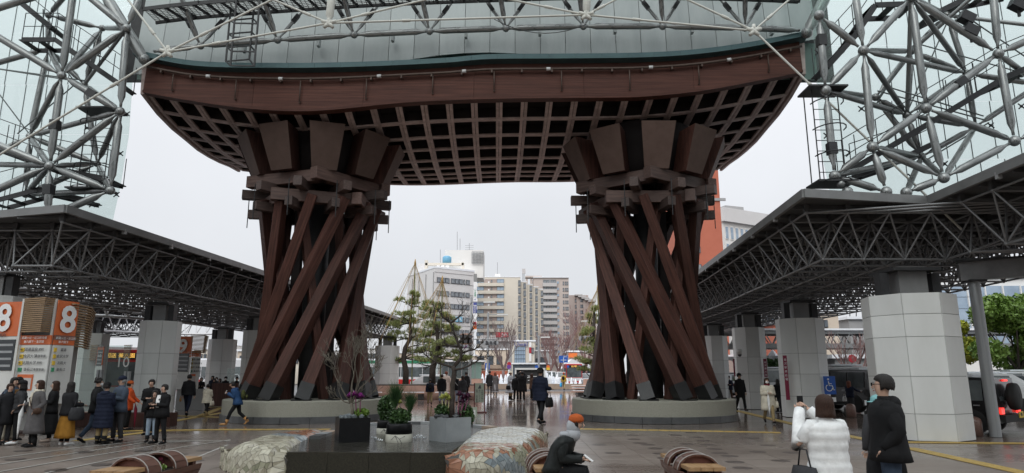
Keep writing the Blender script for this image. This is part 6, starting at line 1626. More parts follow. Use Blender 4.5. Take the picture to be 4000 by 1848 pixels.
def round_pot(label, px, py, r, h):
    p = G(px, py, ZT-.02); p.z = ZT-.06; t = thing('round_pot', label, 'plant pot', tuple(p)); b = MB()
    b.lathe(tuple(p), [(r*.95, 0), (r*1.02, h*.1), (r, h*.5)], 28); b.build('stone_base', 'pot_stone', t); b = MB(); b.lathe(tuple(p), [(r*.99, h*.5), (r*.95, h*.92), (r*.9, h), (r*.8, h*.9), (.02, h*.9)], 28); b.build('black_collar', 'planter_black', t)
    for pts in (((.1, .25), (.3, .45), (.5, .3), (.75, .42)), ((.3, .45), (.45, .12)), ((.5, .3), (.62, .08))):
        b = MB(); b.loft([p+Vector((math.sin(a*1.6-.6)*r*1.008, -math.cos(a*1.6-.6)*r*1.008, z*h)) for a, z in pts], [.006]*len(pts), 4); b.build('crack_line', 'frame_dark', t)
    return t, p, ZT-.06+h
_, cP, zP = round_pot('round stone pot with a black collar holding two brushy young pines', 1558, 1727, .235, .37)
_, cP2, zP2 = round_pot('pale round pot behind the middle one', 1512, 1695, .21, .32)
def bush(label, c, rad3, n, m='leaf_dark', seed=1, name='bush', size=.032):
    RT.seed(seed); t = thing(name, label, 'bush', tuple(c)); b = MB(); leaf_cloud(b, Vector(c), rad3, n, size, .35); b.build('leaves', m, t)
    b = MB()
    for q in range(9):
        b.loft([Vector(c)+Vector((0, 0, -rad3[2])), Vector(c)+Vector((RT.uniform(-.7, .7)*rad3[0], RT.uniform(-.7, .7)*rad3[1], RT.uniform(0, .7)*rad3[2]))], [.008, .004], 4)
    b.build('stems', 'bark_dark', t); return t
bush('dark leafy bush in the round stone pot', (cP.x, cP.y, zP+.10), (.21, .2, .14), 1500, seed=31)
bush('dark glossy leaved bush in the rear pot', (cP2.x-.02, cP2.y, zP2+.22), (.19, .19, .26), 1800, seed=32)
bush('bright green leaves at the foot of the twiggy shrub', (cB.x+.13, cB.y+.1, zB+.07), (.14, .12, .08), 700, 'leaf_green', 33)
bush('green leafy plant at the left of the plum tree', (cG.x-.15, cG.y+.05, zG+.11), (.14, .14, .12), 900, 'leaf_dark', 34)
bush('leafy plant hanging over the right side of the grey planter', (cG.x+.28, cG.y+.1, zG-.0), (.15, .16, .22), 1400, 'leaf_dark', 35)
def cabbage(label, spots, m, sm_, r, z0, c):
    t = thing('ornamental_cabbage', label, 'ornamental cabbage', (c.x, c.y, z0))
    for x, y, z in spots:
        b = MB(); b.loft([(c.x+(x-c.x)*.6, c.y+(y-c.y)*.6, z0), (x, y, z)], [.012, .010], 6); b.build('stem', sm_, t); b = MB(); o = Vector((x, y, z))
        for k in range(4):
            for q in range(8):
                a = 2*PI*q/8+k*.4; ro = r*(1-.22*k); d = Vector((math.cos(a), math.sin(a), 0)); s = Vector((-d.y, d.x, 0))
                b.add([o+Vector((0, 0, .01*k)), o+d*ro*.6-s*ro*.4+Vector((0, 0, .02+.018*k)), o+d*ro+Vector((0, 0, .045+.02*k)), o+d*ro*.6+s*ro*.4+Vector((0, 0, .02+.018*k))], [(0, 1, 2, 3)], True)
        b.ball(o+Vector((0, 0, .045)), r*.42, 7, 5); b.build('head', m, t)
S = lambda px, py, c: tuple(A(px, py, c.y))
cabbage('purple ornamental cabbages on stalks behind the twiggy shrub', [S(1368, 1553, cB), S(1388, 1548, cB), S(1408, 1556, cB)], 'cabbage_purple', 'stem_purple', .085, zB, Vector((cB.x+.12, cB.y+.05, 0)))
cabbage('yellow green ornamental cabbages beside the plum trunk', [S(1727, 1560, cG), S(1742, 1553, cG), S(1755, 1564, cG)], 'cabbage_yellow', 'stem_pale', .075, zG, Vector((cG.x-.1, cG.y, 0)))
cabbage('dark purple ornamental cabbages right of the plum trunk', [S(1795, 1548, cG), S(1812, 1560, cG), S(1828, 1556, cG), S(1806, 1575, cG)], 'cabbage_dark', 'stem_purple', .09, zG, Vector((cG.x+.12, cG.y, 0)))
cabbage('pale cabbages half hidden behind the brushy pines', [S(1528, 1576, cP2), S(1560, 1578, cP2)], 'cabbage_yellow', 'stem_pale', .07, zP2, cP2)
def brush_pine(label, px, py, c, z0, L, n, seed):
    RT.seed(seed); o = Vector(S(px, py, c)); t = thing('young_pine', label, 'young pine', (o.x, c.y, z0)); b = MB(); b.loft([(c.x+(o.x-c.x)*.5, c.y, z0), (o.x, c.y, (z0+o.z)/2), o], [.016, .014, .012], 7); b.build('stem', 'bark_grey', t)
    b = MB()
    for _ in range(n):
        s0 = o+Vector((RT.gauss(0, .01), RT.gauss(0, .01), RT.uniform(-.10, .05))); d = Vector((RT.gauss(0, .34), RT.gauss(0, .34), 1.1+RT.uniform(-.4, .5))).normalized(); l = L*RT.uniform(.6, 1.05); s = d.cross(rv()).normalized()*.0022
        m_ = s0+d*l*.5; e = s0+d*l+Vector((0, 0, -.03*RT.random())); b.add([s0-s, s0+s, m_+s, m_-s, e], [(0, 1, 2, 3), (3, 2, 4)])
    b.build('needles', 'needle_dark', t)
brush_pine('taller brushy young pine in the round pot', 1545, 1572, cP, zP, .42, 800, 41)
brush_pine('shorter brushy young pine at the right of the round pot', 1602, 1592, cP, zP, .33, 600, 42)
# twiggy shrub
RT.seed(50)
t = thing('twiggy_shrub', 'bare twiggy shrub growing from the black planter', 'shrub', (cB.x, cB.y, zB)); base = Vector((cB.x-.02, cB.y, zB-.05)); b = MB()
b.loft([base, base+Vector((.01, 0, .14)), base+Vector((-.02, 0, .30))], [.035, .03, .026], 8); k0 = base+Vector((-.02, 0, .28)); b.build('trunk', 'bark_grey', t); b = MB()
for d, L, r, dp in ((Vector((-.55, 0, 1)), .42, .018, 4), (Vector((.15, .1, 1)), .55, .02, 4), (Vector((-.1, -.1, 1)), .52, .018, 4), (Vector((.5, .1, .9)), .40, .015, 4), (Vector((.3, -.1, 1.2)), .6, .018, 4), (Vector((1, 0, .15)), .26, .012, 2), (Vector((-.95, .1, .5)), .26, .012, 3)):
    branch(b, k0, d, L, r, dp+1, kids=(2, 3), spread=.36, upb=.20, wob=.15, n=5, minr=.0032, shrink=.72)
b.build('branches', 'bark_grey', t)
# gnarled plum
RT.seed(61)
t = thing('plum_tree', 'gnarled bare plum tree with dark trunk in the grey planter', 'tree', (cG.x, cG.y, zG)); b = MB()
tp = [A(x, y, cG.y) for x, y in ((1765, 1640), (1766, 1570), (1768, 1500), (1775, 1450), (1768, 1430))]
b.loft(tp, [.052, .045, .042, .045, .04], 9); b.build('trunk', 'bark_dark', t); b = MB(); tips = []
main = [[(1768, 1440), (1800, 1400), (1803, 1370), (1785, 1330), (1770, 1290), (1755, 1250)], [(1803, 1380), (1830, 1370), (1855, 1365), (1872, 1352)], [(1790, 1340), (1815, 1325), (1838, 1300), (1850, 1270)], [(1768, 1435), (1735, 1425), (1700, 1415), (1672, 1395), (1655, 1380)],
        [(1775, 1445), (1805, 1440), (1840, 1425), (1872, 1405), (1895, 1395)], [(1775, 1300), (1740, 1300), (1715, 1290)], [(1760, 1262), (1790, 1240), (1805, 1225)], [(1700, 1415), (1680, 1430), (1660, 1428)], [(1757, 1258), (1730, 1240), (1715, 1215)], [(1795, 1355), (1760, 1350), (1735, 1340)]]
for q, pts in enumerate(main):
    pp = [A(x, y, cG.y+.05*math.sin(i*2+q)) for i, (x, y) in enumerate(pts)]; r0 = .036 if q == 0 else .022; n = len(pp)
    b.loft(pp, [r0*(1-.6*i/(n-1)) for i in range(n)], 7)
    for i in range(1, n):
        for _ in range(4): branch(b, pp[i], (pp[i]-pp[i-1]).normalized()+rv(.55)+Vector((0, 0, .3)), .12, .007, 2, kids=(1, 3), spread=.5, upb=.25, wob=.2, n=4, minr=.0028, shrink=.8, segs=3)
b.build('branches', 'bark_dark', t)
for px, py in ((1815, 1358), (1822, 1352)): MB().ball(A(px, py, cG.y-.02), .014, 6, 4).build('blossom', 'cabbage_purple', t)

# ---------------------------------------------------------------- barrel benches
mat('bench_wood', (.28, .16, .075), .5, col2=(.42, .26, .13), ns=4, stretch=(.8, 6, 6), rvar=.1, bump=.2, bs=15); mat('barrel_wood', (.075, .032, .022), .45, col2=(.14, .065, .045), ns=4, stretch=(.8, 6, 6), rvar=.1)
mat('barrel_in', (.13, .045, .032), .55); mat('hoop_white', (.36, .33, .31), .5)
mat('flower_dark', (.12, .01, .03), .5); mat('flower_lilac', (.45, .28, .55), .5)
def barrel_bench(label, loc, rot, flower, seed):
    RT.seed(seed); t = local_thing('barrel_bench', label, 'bench', loc, rot); r = .27; hl = .42; zc = .36
    for k in range(9):       # staves of the trough
        a0, a1 = PI+PI*k/9+.02, PI+PI*(k+1)/9-.02; b = MB()
        b.rings([[Vector((x, math.cos(a)*rr, zc+math.sin(a)*rr*.95)) for a, rr in ((a0, r*bl), (a1, r*bl), (a1, (r-.03)*bl), (a0, (r-.03)*bl))] for x, bl in ((-hl-.32, .9), (-hl*.4, 1.02), (hl*.4, 1.02), (hl+.32, .9))], False); b.build('stave', 'barrel_wood', t)
    for s in (-1, 1):
        xs_ = s*hl*.62
        for k in range(7):   # half barrel lids, open towards the middle
            a0, a1 = PI*k/7+.01, PI*(k+1)/7-.01; b = MB()
            b.rings([[Vector((x, math.cos(a)*rr, zc+math.sin(a)*rr*.72)) for a, rr in ((a0, r), (a1, r), (a1, r-.025), (a0, r-.025))] for x in (xs_-.13, xs_+.13)], False); b.build('lid_stave', 'barrel_wood', t)
        b = MB(); b.prism([(math.cos(PI*k/14)*(r-.03), math.sin(PI*k/14)*(r-.03)) for k in range(15)], -.012, .012); b.v = [(xs_+z+s*.06, x, zc+y*.72) for x, y, z in b.v]; b.build('end_board', 'barrel_in', t)
        for xx in (xs_-.12, xs_+.12):
            b = MB(); b.loft([(xx, math.cos(PI*k/12)*(r+.003), zc+math.sin(PI*k/12)*(r+.003)*.73) for k in range(13)], [.007]*13, 5); b.build('hoop', 'hoop_white', t)
        for k in range(3): MB().box((s*(hl+.13), (k-1)*.155, .42), (.40, .148, .045)).build('seat_plank', 'bench_wood', t)
        for sy in (-1, 1): MB().box((s*(hl+.2), sy*.17, .2), (.07, .07, .38)).build('leg', 'barrel_wood', t)
    MB().box((0, 0, zc-.03), (.5, .46, .04)).build('soil', 'bark_dark', t)
    b = MB(); leaf_cloud(b, Vector((0, 0, zc+.03)), (.2, .2, .05), 500, .022, .0); b.build('plants', 'leaf_green', t, kind='stuff')
    b = MB()
    for _ in range(26):
        o = Vector((RT.uniform(-.2, .2), RT.uniform(-.18, .18), zc+.07+RT.uniform(0, .06)))
        for q in range(5):
            a = 2*PI*q/5+RT.random(); u = Vector((math.cos(a), -.4, math.sin(a)))*.026; v = Vector((-math.sin(a), 0, math.cos(a)))*.014
            b.add([o, o+u*.6+v, o+u, o+u*.6-v], [(0, 1, 2, 3)])
    b.build('flowers', flower, t, kind='stuff')
    return t
pa, pb = G(2765, 1835, .42), G(2640, 1776, .42)
c = (pa+pb)/2; barrel_bench('barrel planter bench with lilac flowers at the lower right', (c.x, c.y, 0), math.atan2(pb.y-pa.y, pb.x-pa.x), 'flower_lilac', 71)
pa, pb = G(430, 1846, .42), G(720, 1790, .42)
c = (pa+pb)/2; barrel_bench('barrel planter bench with dark red flowers at the lower left', (c.x, c.y, 0), math.atan2(pb.y-pa.y, pb.x-pa.x), 'flower_dark', 72)
pa = G(2155, 1822, .44); BX = Vector((pa.x, pa.y+.05, 0)); barrel_bench('barrel planter bench under the seated person in the orange hat', (pa.x-.02, pa.y+.55, 0), rad(93), 'flower_dark', 73)
# ================================================================ people
def cloth(name, c, r=.8, v=1.5): return mat(name, c, r, col2=tuple(min(1, x*v+.002) for x in c), ns=7, bump=.3, bs=16, spec=.15)
mat('skin', (.50, .31, .23), .5, col2=(.56, .36, .27), ns=12); mat('lip', (.36, .13, .11), .5); mat('eye', (.02, .015, .012), .3)
mat('hair_black', (.012, .011, .011), .42, bump=.35, bs=60, spec=.2, col2=(.035, .03, .028), ns=30, stretch=(8, 8, 1)); mat('hair_brown', (.022, .011, .008), .45, bump=.35, bs=60, spec=.2, col2=(.06, .03, .02), ns=30, stretch=(8, 8, 1)); mat('hair_auburn', (.12, .035, .02), .45, bump=.35, bs=60, spec=.2, col2=(.18, .06, .035), ns=30); mat('hair_grey', (.25, .25, .25), .6)
for n_, c_ in dict(black=(.010, .010, .011), black2=(.016, .016, .018), navy=(.010, .013, .026), charcoal=(.035, .035, .038), grey=(.085, .080, .082), lightgrey=(.30, .31, .33), white=(.62, .62, .62), cream=(.50, .46, .38), beige=(.38, .31, .27), khaki=(.25, .19, .10), mustard=(.23, .11, .018),
                   jeans=(.045, .065, .10), lightjeans=(.24, .30, .37), orange=(.40, .06, .015), rust=(.34, .075, .02), blue=(.02, .05, .12), bluegrey=(.05, .065, .09), olive=(.05, .055, .02), brown=(.06, .035, .025), tan=(.32, .17, .07), red=(.10, .008, .018), yellow=(.42, .27, .05), teal=(.15, .30, .31), skyblue=(.06, .38, .72), pink=(.55, .10, .22), leather=(.014, .016, .016)).items(): cloth('c_'+n_, c_, .35 if n_ == 'leather' else .8)
ARMS = dict(down=((.235, .02, 1.10), (.235, -.05, .86)), pocket=((.26, .08, 1.12), (.19, -.06, .95)), front=((.23, -.03, 1.10), (.06, -.24, 1.13)), phone=((.21, -.07, 1.10), (.07, -.28, 1.24)),
            up=((.27, -.20, 1.40), (.12, -.34, 1.62)), swf=((.225, -.10, 1.12), (.21, -.28, .98)), swb=((.235, .12, 1.12), (.23, .18, .88)), cross=((.24, -.06, 1.13), (-.05, -.20, 1.14)), bag=((.23, .0, 1.10), (.22, -.22, 1.08)), reach=((.25, -.22, 1.24), (.27, -.48, 1.18)), photo=((.31, -.10, 1.15), (.07, -.36, 1.52)), lap=((.22, -.10, 1.12), (.07, -.34, 1.10)))
LEGS = dict(stand=[((.10, -.01, .49), (.105, .02, .085), (.115, -.15, .03)), ((.10, -.01, .49), (.105, .02, .085), (.115, -.15, .03))],
            walk=[((.095, -.16, .49), (.09, -.24, .085), (.095, -.42, .04)), ((.10, .07, .49), (.10, .30, .16), (.10, .20, .035))],
            stride=[((.095, -.24, .50), (.09, -.38, .09), (.095, -.56, .05)), ((.10, .08, .48), (.10, .40, .20), (.10, .32, .045))],
            wide=[((.16, -.02, .49), (.20, .02, .085), (.24, -.14, .03)), ((.14, -.01, .49), (.16, .02, .085), (.2, -.15, .03))],
            sit=[((.12, -.42, .50), (.11, -.50, .085), (.12, -.66, .03)), ((.10, -.44, .50), (.08, -.36, .085), (.09, -.52, .03))])
def person(label, px, py, ytop=None, h=0, H=None, legs='stand', arms=('down', 'down'), coat='c_black', hem=.82, flare=.0, bulk=1.0, puffer=False, quilt=1.0, hood=False, trousers='c_black', skirt=None, skirt_hem=.25, shoes='c_black', hair='short', hairm='hair_black',
           hat=None, scarf=None, mask=False, glasses=False, items=(), loc=None, lean=0.0, bodice=None, turn=0.0, boots=False, head_dz=0, elev=None, headt=0.0, nz=0, seathood=False):
    if loc is None: loc = G(px, py)
    if ytop is not None: H = A(px, ytop, loc.y).z
    rp = random.Random(hash(label) % 1000 if 0 else sum(map(ord, label)))
    s = H/1.72; bulk = bulk*1.14
    t = thing('person', label, 'person', (loc[0], loc[1], 0), None, h); ORG[t.name] = Vector((0, 0, 0))
    sit = legs == 'sit'; drop = .43 if sit else 0; zp = .93
    def F(p):       # upper body: lean and drop
        x, y, z = p
        if z > zp-.02 or sit:
            k = max(0, z-zp); y -= lean*k*(1+.8*k); z -= lean*lean*k*.35
        return Vector((x*s, y*s, (z-drop)*s)) if True else None
    U = lambda x, y, z: F((x, y, z))
    Lg = lambda x, y, z: Vector((x*s, y*s, z*s))
    # skeleton
    V = []; E = []; Rr = []
    def node(p, r, par=None):
        V.append(p); Rr.append((r*s, r*s) if not isinstance(r, tuple) else (r[0]*s, r[1]*s))
        if par is not None: E.append((par, len(V)-1))
        return len(V)-1
    hx = Vector((0, -.02-headt*.5, 0))
    pel = node(U(0, 0, .95), (.13, .10)); wa = node(U(0, 0, 1.10), (.12, .085), pel); ch = node(U(0, 0, 1.28), (.14, .095), wa); ne = node(U(0, .01, 1.40), .055, ch)
    n2 = node(U(0, -.005-headt*.2, 1.475), .05, ne); hd = node(U(0, -.015-headt*.7, 1.535), (.070, .078), n2); h2 = node(U(0, -.005-headt, 1.60), (.078, .092), hd); h3 = node(U(0, 0-headt*1.1, 1.655), (.055, .068), h2)
    wr = []
    for sg, an in ((1, arms[0]), (-1, arms[1])):
        (ex, ey, ez), (wx, wy, wz) = ARMS[an]
        sh = node(U(sg*.155, 0, 1.375), .055, ch); el = node(U(sg*ex, ey, ez), .030, sh); w = node(U(sg*wx, wy, wz), .028, el); d = (V[w]-V[el]).normalized()
        hn = node(V[w]+d*.05*s, (.034, .022), w); wr.append((V[sh].copy(), V[el].copy(), V[w].copy(), d, sg))
    lg = []
    for sg, (kn, an_, to) in ((1, LEGS[legs][0]), (-1, LEGS[legs][1])):
        hp = node(U(sg*.085, 0, .90) if not sit else U(sg*.10, -.04, .93), .075, pel); k = node(Lg(sg*kn[0], kn[1], kn[2]), .055, hp); a = node(Lg(sg*an_[0], an_[1], an_[2]), .036, k); q = node(Lg(sg*to[0], to[1], to[2]), .028, a); lg.append((V[hp], V[k], V[a], V[q], sg))
    me = bpy.data.meshes.new('body'); me.from_pydata([tuple(v) for v in V], E, []); o = bpy.data.objects.new('body', me); COL.objects.link(o)
    md = o.modifiers.new('skin', 'SKIN'); md.use_smooth_shade = True
    sv = me.skin_vertices[0].data
    for i, r in enumerate(Rr): sv[i].radius = r; sv[i].use_root = (i == 0)
    ss = o.modifiers.new('sub', 'SUBSURF'); ss.levels = 1
    dg = bpy.context.evaluated_depsgraph_get(); m2 = bpy.data.meshes.new_from_object(o.evaluated_get(dg)); bpy.data.objects.remove(o)
    b = MB(); b.add([v.co for v in m2.vertices], [tuple(p.vertices) for p in m2.polygons], True)
    for (sh, el, w, d, sg) in wr:      # hands: palm and five bent fingers
        up = Vector((0, 0, 1)); side = d.cross(up)
        side = side.normalized() if side.length > .1 else Vector((0, 1, 0)); nn = side.cross(d)
        pc = w+d*.085*s
        for f in range(4):
            r0 = pc+side*(f-1.5)*.018*s; L = (.065, .075, .07, .055)[f]*s; d2 = (d+nn*(-.45)).normalized(); d3 = (d-nn*1.5).normalized()
            b.loft([r0-d*.02*s, r0+d*L*.4, r0+d*L*.4+d2*L*.35, r0+d*L*.4+d2*L*.35+d3*L*.3], [.009*s, .0088*s, .008*s, .006*s], 6)
        th = w+d*.045*s-side*.028*s*sg; b.loft([th, th+(d*.6-side*sg*.8).normalized()*.035*s, th+(d*.6-side*sg*.8).normalized()*.035*s+(d-nn*.3).normalized()*.028*s], [.011*s, .010*s, .007*s], 6)
    HC = V[h2]; hc = lambda x, y, z: HC+Vector((x, y, z))*s
    b.loft([hc(0, -.082, .005), hc(0, -.104, -.03), hc(0, -.088, -.04)], [.009*s, .014*s, .010*s], 6)
    for sg in (-1, 1): b.ball(hc(sg*.079, .008, -.015), .020*s, 6, 4, (.5, 1, 1.5))
    b.build('body', 'skin', t)
    e = MB()
    for sg in (-1, 1): e.ball(hc(sg*.032, -.086, .004), .010*s, 6, 4, (1.3, .6, .7)); e.bar(hc(sg*.016, -.092, .026), hc(sg*.048, -.086, .027), .004*s, .006*s)
    e.build('eyes', 'eye', t)
    if mask:
        e = MB(); e.ball(hc(0, -.045, -.055), .062*s, 10, 6, (1.08, .95, .80)); e.build('face_mask', 'c_white', t)
    else:
        e = MB(); e.ball(hc(0, -.088, -.062), .018*s, 6, 4, (1.3, .5, .45)); e.build('mouth', 'lip', t)
    if glasses:
        e = MB()
        for sg in (-1, 1):
            e.loft([hc(sg*.034+.024*math.cos(a), -.104, .004+.018*math.sin(a)) for a in [2*PI*k/10 for k in range(11)]], [.0035*s]*11, 4); e.loft([hc(sg*.058, -.102, .008), hc(sg*.084, -.04, .008), hc(sg*.084, .02, .0)], [.0045*s]*3, 4)
        e.build('glasses', 'c_black', t)
    # hair
    def hb(mb, c, r3, y0=0): mb.ball(hc(*c), s, 12, 8, r3)
    e = MB()
    ph_ = rp.random()*6
    if hat not in ('hoodup',):
        # a shell of hair falling from the crown: open over the face, ragged at its lower edge
        drop_ = {'short': -.055, 'bob': -.155, 'long': -.20, 'curly': -.04}[hair]; rgs = []; NH = 20
        for z_, r_ in ((.122, .012), (.115, .045), (.095, .078), (.06, .098), (.02, .105), (-.02, .104), (-.05, .104 if hair != 'short' else .092), (-.09, .110), (-.13, .114), (-.16, .108), (-.20, .10)):
            if z_ < drop_: break
            rg = []
            for k in range(NH):
                a_ = 2*PI*k/NH; lock = 1+.035*math.sin(5*a_+ph_)+.025*math.sin(11*a_+z_*30)
                x_, y_ = r_*lock*math.cos(a_)*.93, .018+r_*lock*math.sin(a_)*1.02
                if z_ < .045: y_ = max(y_, -.030 if hair == 'short' else -.045)
                rg.append(hc(x_, y_, z_+(.014*math.sin(7*a_+ph_) if z_ < -.03 else 0)))
            rgs.append(rg)
        e.rings(rgs[::-1], True, True)
        if hair == 'long': e.loft([hc(0, .05, -.1), hc(0, .065, -.16), hc(0, .085, -.24), hc(0, .075, -.34)], [.095*s, .095*s, .085*s, .05*s], 10, True, [.6]*4)
        if hair == 'curly':
            for k in range(24): hb(e, (rp.uniform(-.07, .07), rp.uniform(-.03, .09), rp.uniform(-.02, .10)), (.032, .032, .032))
        e.build('hair', hairm, t)
    if hat:
        e = MB(); kind, hm = (hat if isinstance(hat, tuple) else (hat, 'c_black'))
        if kind in ('beanie', 'cap', 'brim'): e.lathe(hc(0, .012, .018), [(.098*s, 0), (.103*s, .03*s), (.096*s, .07*s), (.070*s, .10*s), (.02*s, .118*s)], 14, sy=1.08)
        if kind == 'cap': e.add([hc(-.06, -.085, .03), hc(.06, -.085, .03), hc(.05, -.165, .018), hc(-.05, -.165, .018), hc(-.06, -.085, .038), hc(.06, -.085, .038), hc(.05, -.165, .026), hc(-.05, -.165, .026)], [(0, 3, 2, 1), (4, 5, 6, 7), (0, 1, 5, 4), (1, 2, 6, 5), (2, 3, 7, 6), (3, 0, 4, 7)])
        if kind == 'brim': e.lathe(hc(0, .012, .02), [(.09*s, 0), (.165*s, -.008*s), (.165*s, .0), (.095*s, .014*s)], 18)
        if kind == 'hoodup': hb(e, (0, .028, .01), (.112, .115, .125)); hb(e, (0, .05, -.09), (.12, .10, .10))
        e.build('hat' if kind != 'hoodup' else 'hood', hm, t)
    if seathood:
        e = MB(); e.ball(hc(0, .055, -.045), s, 12, 8, (.115, .10, .125)); e.ball(hc(0, .06, -.15), s, 12, 8, (.13, .11, .11)); e.build('hood', 'c_lightgrey', t)
    # coat
    hemz = hem; e = MB(); rs = []; N = 22; ph = rp.random()*6
    prof = [(1.445, .070, .075), (1.425, .098, .085), (1.395, .165, .100), (1.35, .192, .112), (1.27, .188, .125), (1.18, .172, .122), (1.08, .165, .118), (.99, .175, .125), (.90, .185, .132)]
    zs = []; z = .90
    prof = [q for q in prof if q[0] > hemz+.02]
    last = prof[-1]; nst = max(1, int((last[0]-hemz)/.09))
    for k in range(1, nst+1):
        f = k/nst; prof.append((last[0]+(hemz-last[0])*f, last[1]+(.012+flare)*f, last[2]+(.012+flare)*f))
    if puffer:
        pr2 = []
        for (z0, a0, c0), (z1, a1, c1) in zip(prof, prof[1:]):
            n_ = max(1, round((z0-z1)/.03))
            for k in range(n_): f = k/n_; pr2.append((z0+(z1-z0)*f, a0+(a1-a0)*f, c0+(c1-c0)*f))
        pr2.append(prof[-1]); prof = [(z, a+quilt*(.010*abs(math.sin(z*PI/.11))-.004 if z < 1.38 else 0), c_+quilt*(.010*abs(math.sin(z*PI/.11))-.004 if z < 1.38 else 0)) for z, a, c_ in pr2]
    prof = prof[::-1]
    def legc(z):      # below the hips the garment hangs between the two legs
        if z >= .9 or sit: return 0
        f = (.9-z)/.8; return f*(LEGS[legs][0][1][1]+LEGS[legs][1][1][1])*.5
    for z, a, c_ in prof:
        bk = bulk if z < 1.40 else 1+(bulk-1)*.4; fold = (.030*max(0, 1.1-z)+.006)
        rs.append([F(((a*bk)*math.cos(2*PI*k/N)*(1+fold*math.sin(5*2*PI*k/N+ph)+fold*.6*math.sin(9*2*PI*k/N+z*7)), legc(z)+(c_*bk)*math.sin(2*PI*k/N)*(1+fold*math.sin(4*2*PI*k/N+ph+z*5)), z)) for k in range(N)])
    if not sit or hem > .7: e.rings(rs, True, True)
    for (sh, el, w, d, sg) in wr:
        q = sh+Vector((-sg*.03*s, 0, -.01*s)); ww = w+d*.012*s
        pts = [q, sh+Vector((sg*.012*s, 0, -.005*s)), sh+(el-sh)*.35, sh+(el-sh)*.7, el, el+(ww-el)*.35, el+(ww-el)*.7, ww]
        wob = [1+.05*math.sin(3.1*k+ph) for k in range(8)]
        if puffer: wob = [1, 1.05, 1.1, 1, 1.08, 1.02, 1.1, .98]
        e.loft(pts, [r*s*bulk*wb for r, wb in zip((.058, .062, .060, .055, .050, .048, .046, .044), wob)], 10)
    if hood: e.ball(U(0, .085, 1.40), .085*s*(1+(bulk-1)*.5), 12, 8, (1.45, .75, .8)); e.ball(U(0, .03, 1.435), .085*s, 12, 6, (1.15, 1.05, .55))
    e.lathe(U(0, .01, 1.43), [(.085*s, -.02*s), (.078*s, .045*s), (.066*s, .05*s), (.066*s, .0)], 14) if not scarf else None
    e.build('coat' if hem < .75 else 'jacket', coat, t)
    if bodice: 
        e = MB(); e.add([F((x*bulk, -(y+.006)*bulk-.004, z)) for x, y, z in ((-.055, .100, 1.40), (.055, .100, 1.40), (.06, .125, 1.25), (.05, .122, 1.05), (-.05, .122, 1.05), (-.06, .125, 1.25))], [(0, 5, 4, 3, 2, 1)]); e.build('shirt', bodice, t)
    if scarf:
        e = MB(); e.loft([U(.085*math.cos(a), .01+.09*math.sin(a), 1.44) for a in [2*PI*k/12 for k in range(13)]], [.038*s]*13, 8); e.loft([U(.02, -.10, 1.42), U(.025, -.14, 1.32), U(.02, -.145, 1.2)], [.035*s, .04*s, .03*s], 7, True, [.5]*3); e.build('scarf', scarf, t)
    if skirt:
        e = MB(); rs = []
        for k in range(9):
            f = k/8; z = 1.0+(skirt_hem-1.0)*f; a = .165+.115*f**.8; rs.append([Vector((a*math.cos(2*PI*q/28)*(1+.07*f*math.sin(7*2*PI*q/28+ph)), legc(z)+a*.78*math.sin(2*PI*q/28)*(1+.07*f*math.sin(7*2*PI*q/28+ph+1)), z))*s for q in range(28)])
        e.rings(rs, True, True); e.build('skirt', skirt, t)
    e = MB()
    for (hp, k, a, q, sg) in lg:
        pts = [hp+Vector((0, 0, .05*s)), hp, hp+(k-hp)*.5, k, k+(a-k)*.3, k+(a-k)*.7, a+(k-a)*.06]
        e.loft(pts, [r*s for r in (.098, .102, .088, .070, .066, .060, .058)], 10)
    if sit: e.ball(U(0, 0, .94), .16*s, 12, 8, (1.15, 1.0, .85))
    e.build('trousers', trousers if not skirt else 'c_black', t)
    for (hp, k, a, q, sg) in lg:
        d = (q-a); d.z = 0; d.normalize(); hl = a-d*.05*s; zf = min(a.z, q.z+.05*s); e = MB()
        e.loft([Vector((hl.x, hl.y, a.z-.035*s)), Vector((a.x, a.y, a.z-.035*s)), (a+q)/2+Vector((0, 0, -.008*s)), q+Vector((0, 0, .010*s)), q+d*.05*s+Vector((0, 0, -.002*s))], [.036*s, .044*s, .042*s, .036*s, .02*s], 10)
        if boots: e.loft([a+Vector((0, 0, -.03*s)), a+(k-a)*.38], [.052*s, .070*s], 10)
        e.build('shoe' if not boots else 'boot', shoes, t)
    for it in items:
        kind, m_, *rest = it; e = MB()
        if kind == 'backpack':
            e.ball(U(rest[0] if rest else 0, .19*bulk, 1.20), .17*s, 12, 8, (.85, .52, 1.15)); e.ball(U(rest[0] if rest else 0, .27*bulk, 1.12), .10*s, 10, 6, (.9, .5, .8)); e.build('backpack', m_, t); e = MB()
            for sg in (-1, 1): e.loft([U(sg*.10, .12, 1.36), U(sg*.11, .0, 1.42), U(sg*.12, -.12, 1.33), U(sg*.14, -.12, 1.18), U(sg*.16, .05, 1.08)], [.016*s]*5, 5)
            e.build('strap', m_, t)
        if kind == 'tote':      # side, drop
            sg = rest[0]; w = wr[0 if sg > 0 else 1][2] if len(rest) < 2 else U(sg*.27, -.02, rest[1]); r = rest[2] if len(rest) > 2 else 1.0
            w = w+Vector((sg*.03, 0, 0))*s
            b2 = [[w+Vector((x*kx*r, y*ky*r, -zz_*r))*s for x, y in ((-.5, -1), (.5, -1), (.8, 0), (.5, 1), (-.5, 1), (-.8, 0))] for kx, ky, zz_ in ((.07, .13, .16), (.10, .16, .26), (.11, .17, .40), (.08, .15, .46))]
            e.rings(b2[::-1], True, True); e.loft([w+Vector((0, -.10*r, -.17*r))*s, w+Vector((0, -.05*r, .0))*s, w+Vector((0, .05*r, .0))*s, w+Vector((0, .10*r, -.17*r))*s], [.010*s]*4, 5); e.build('handbag', m_, t)
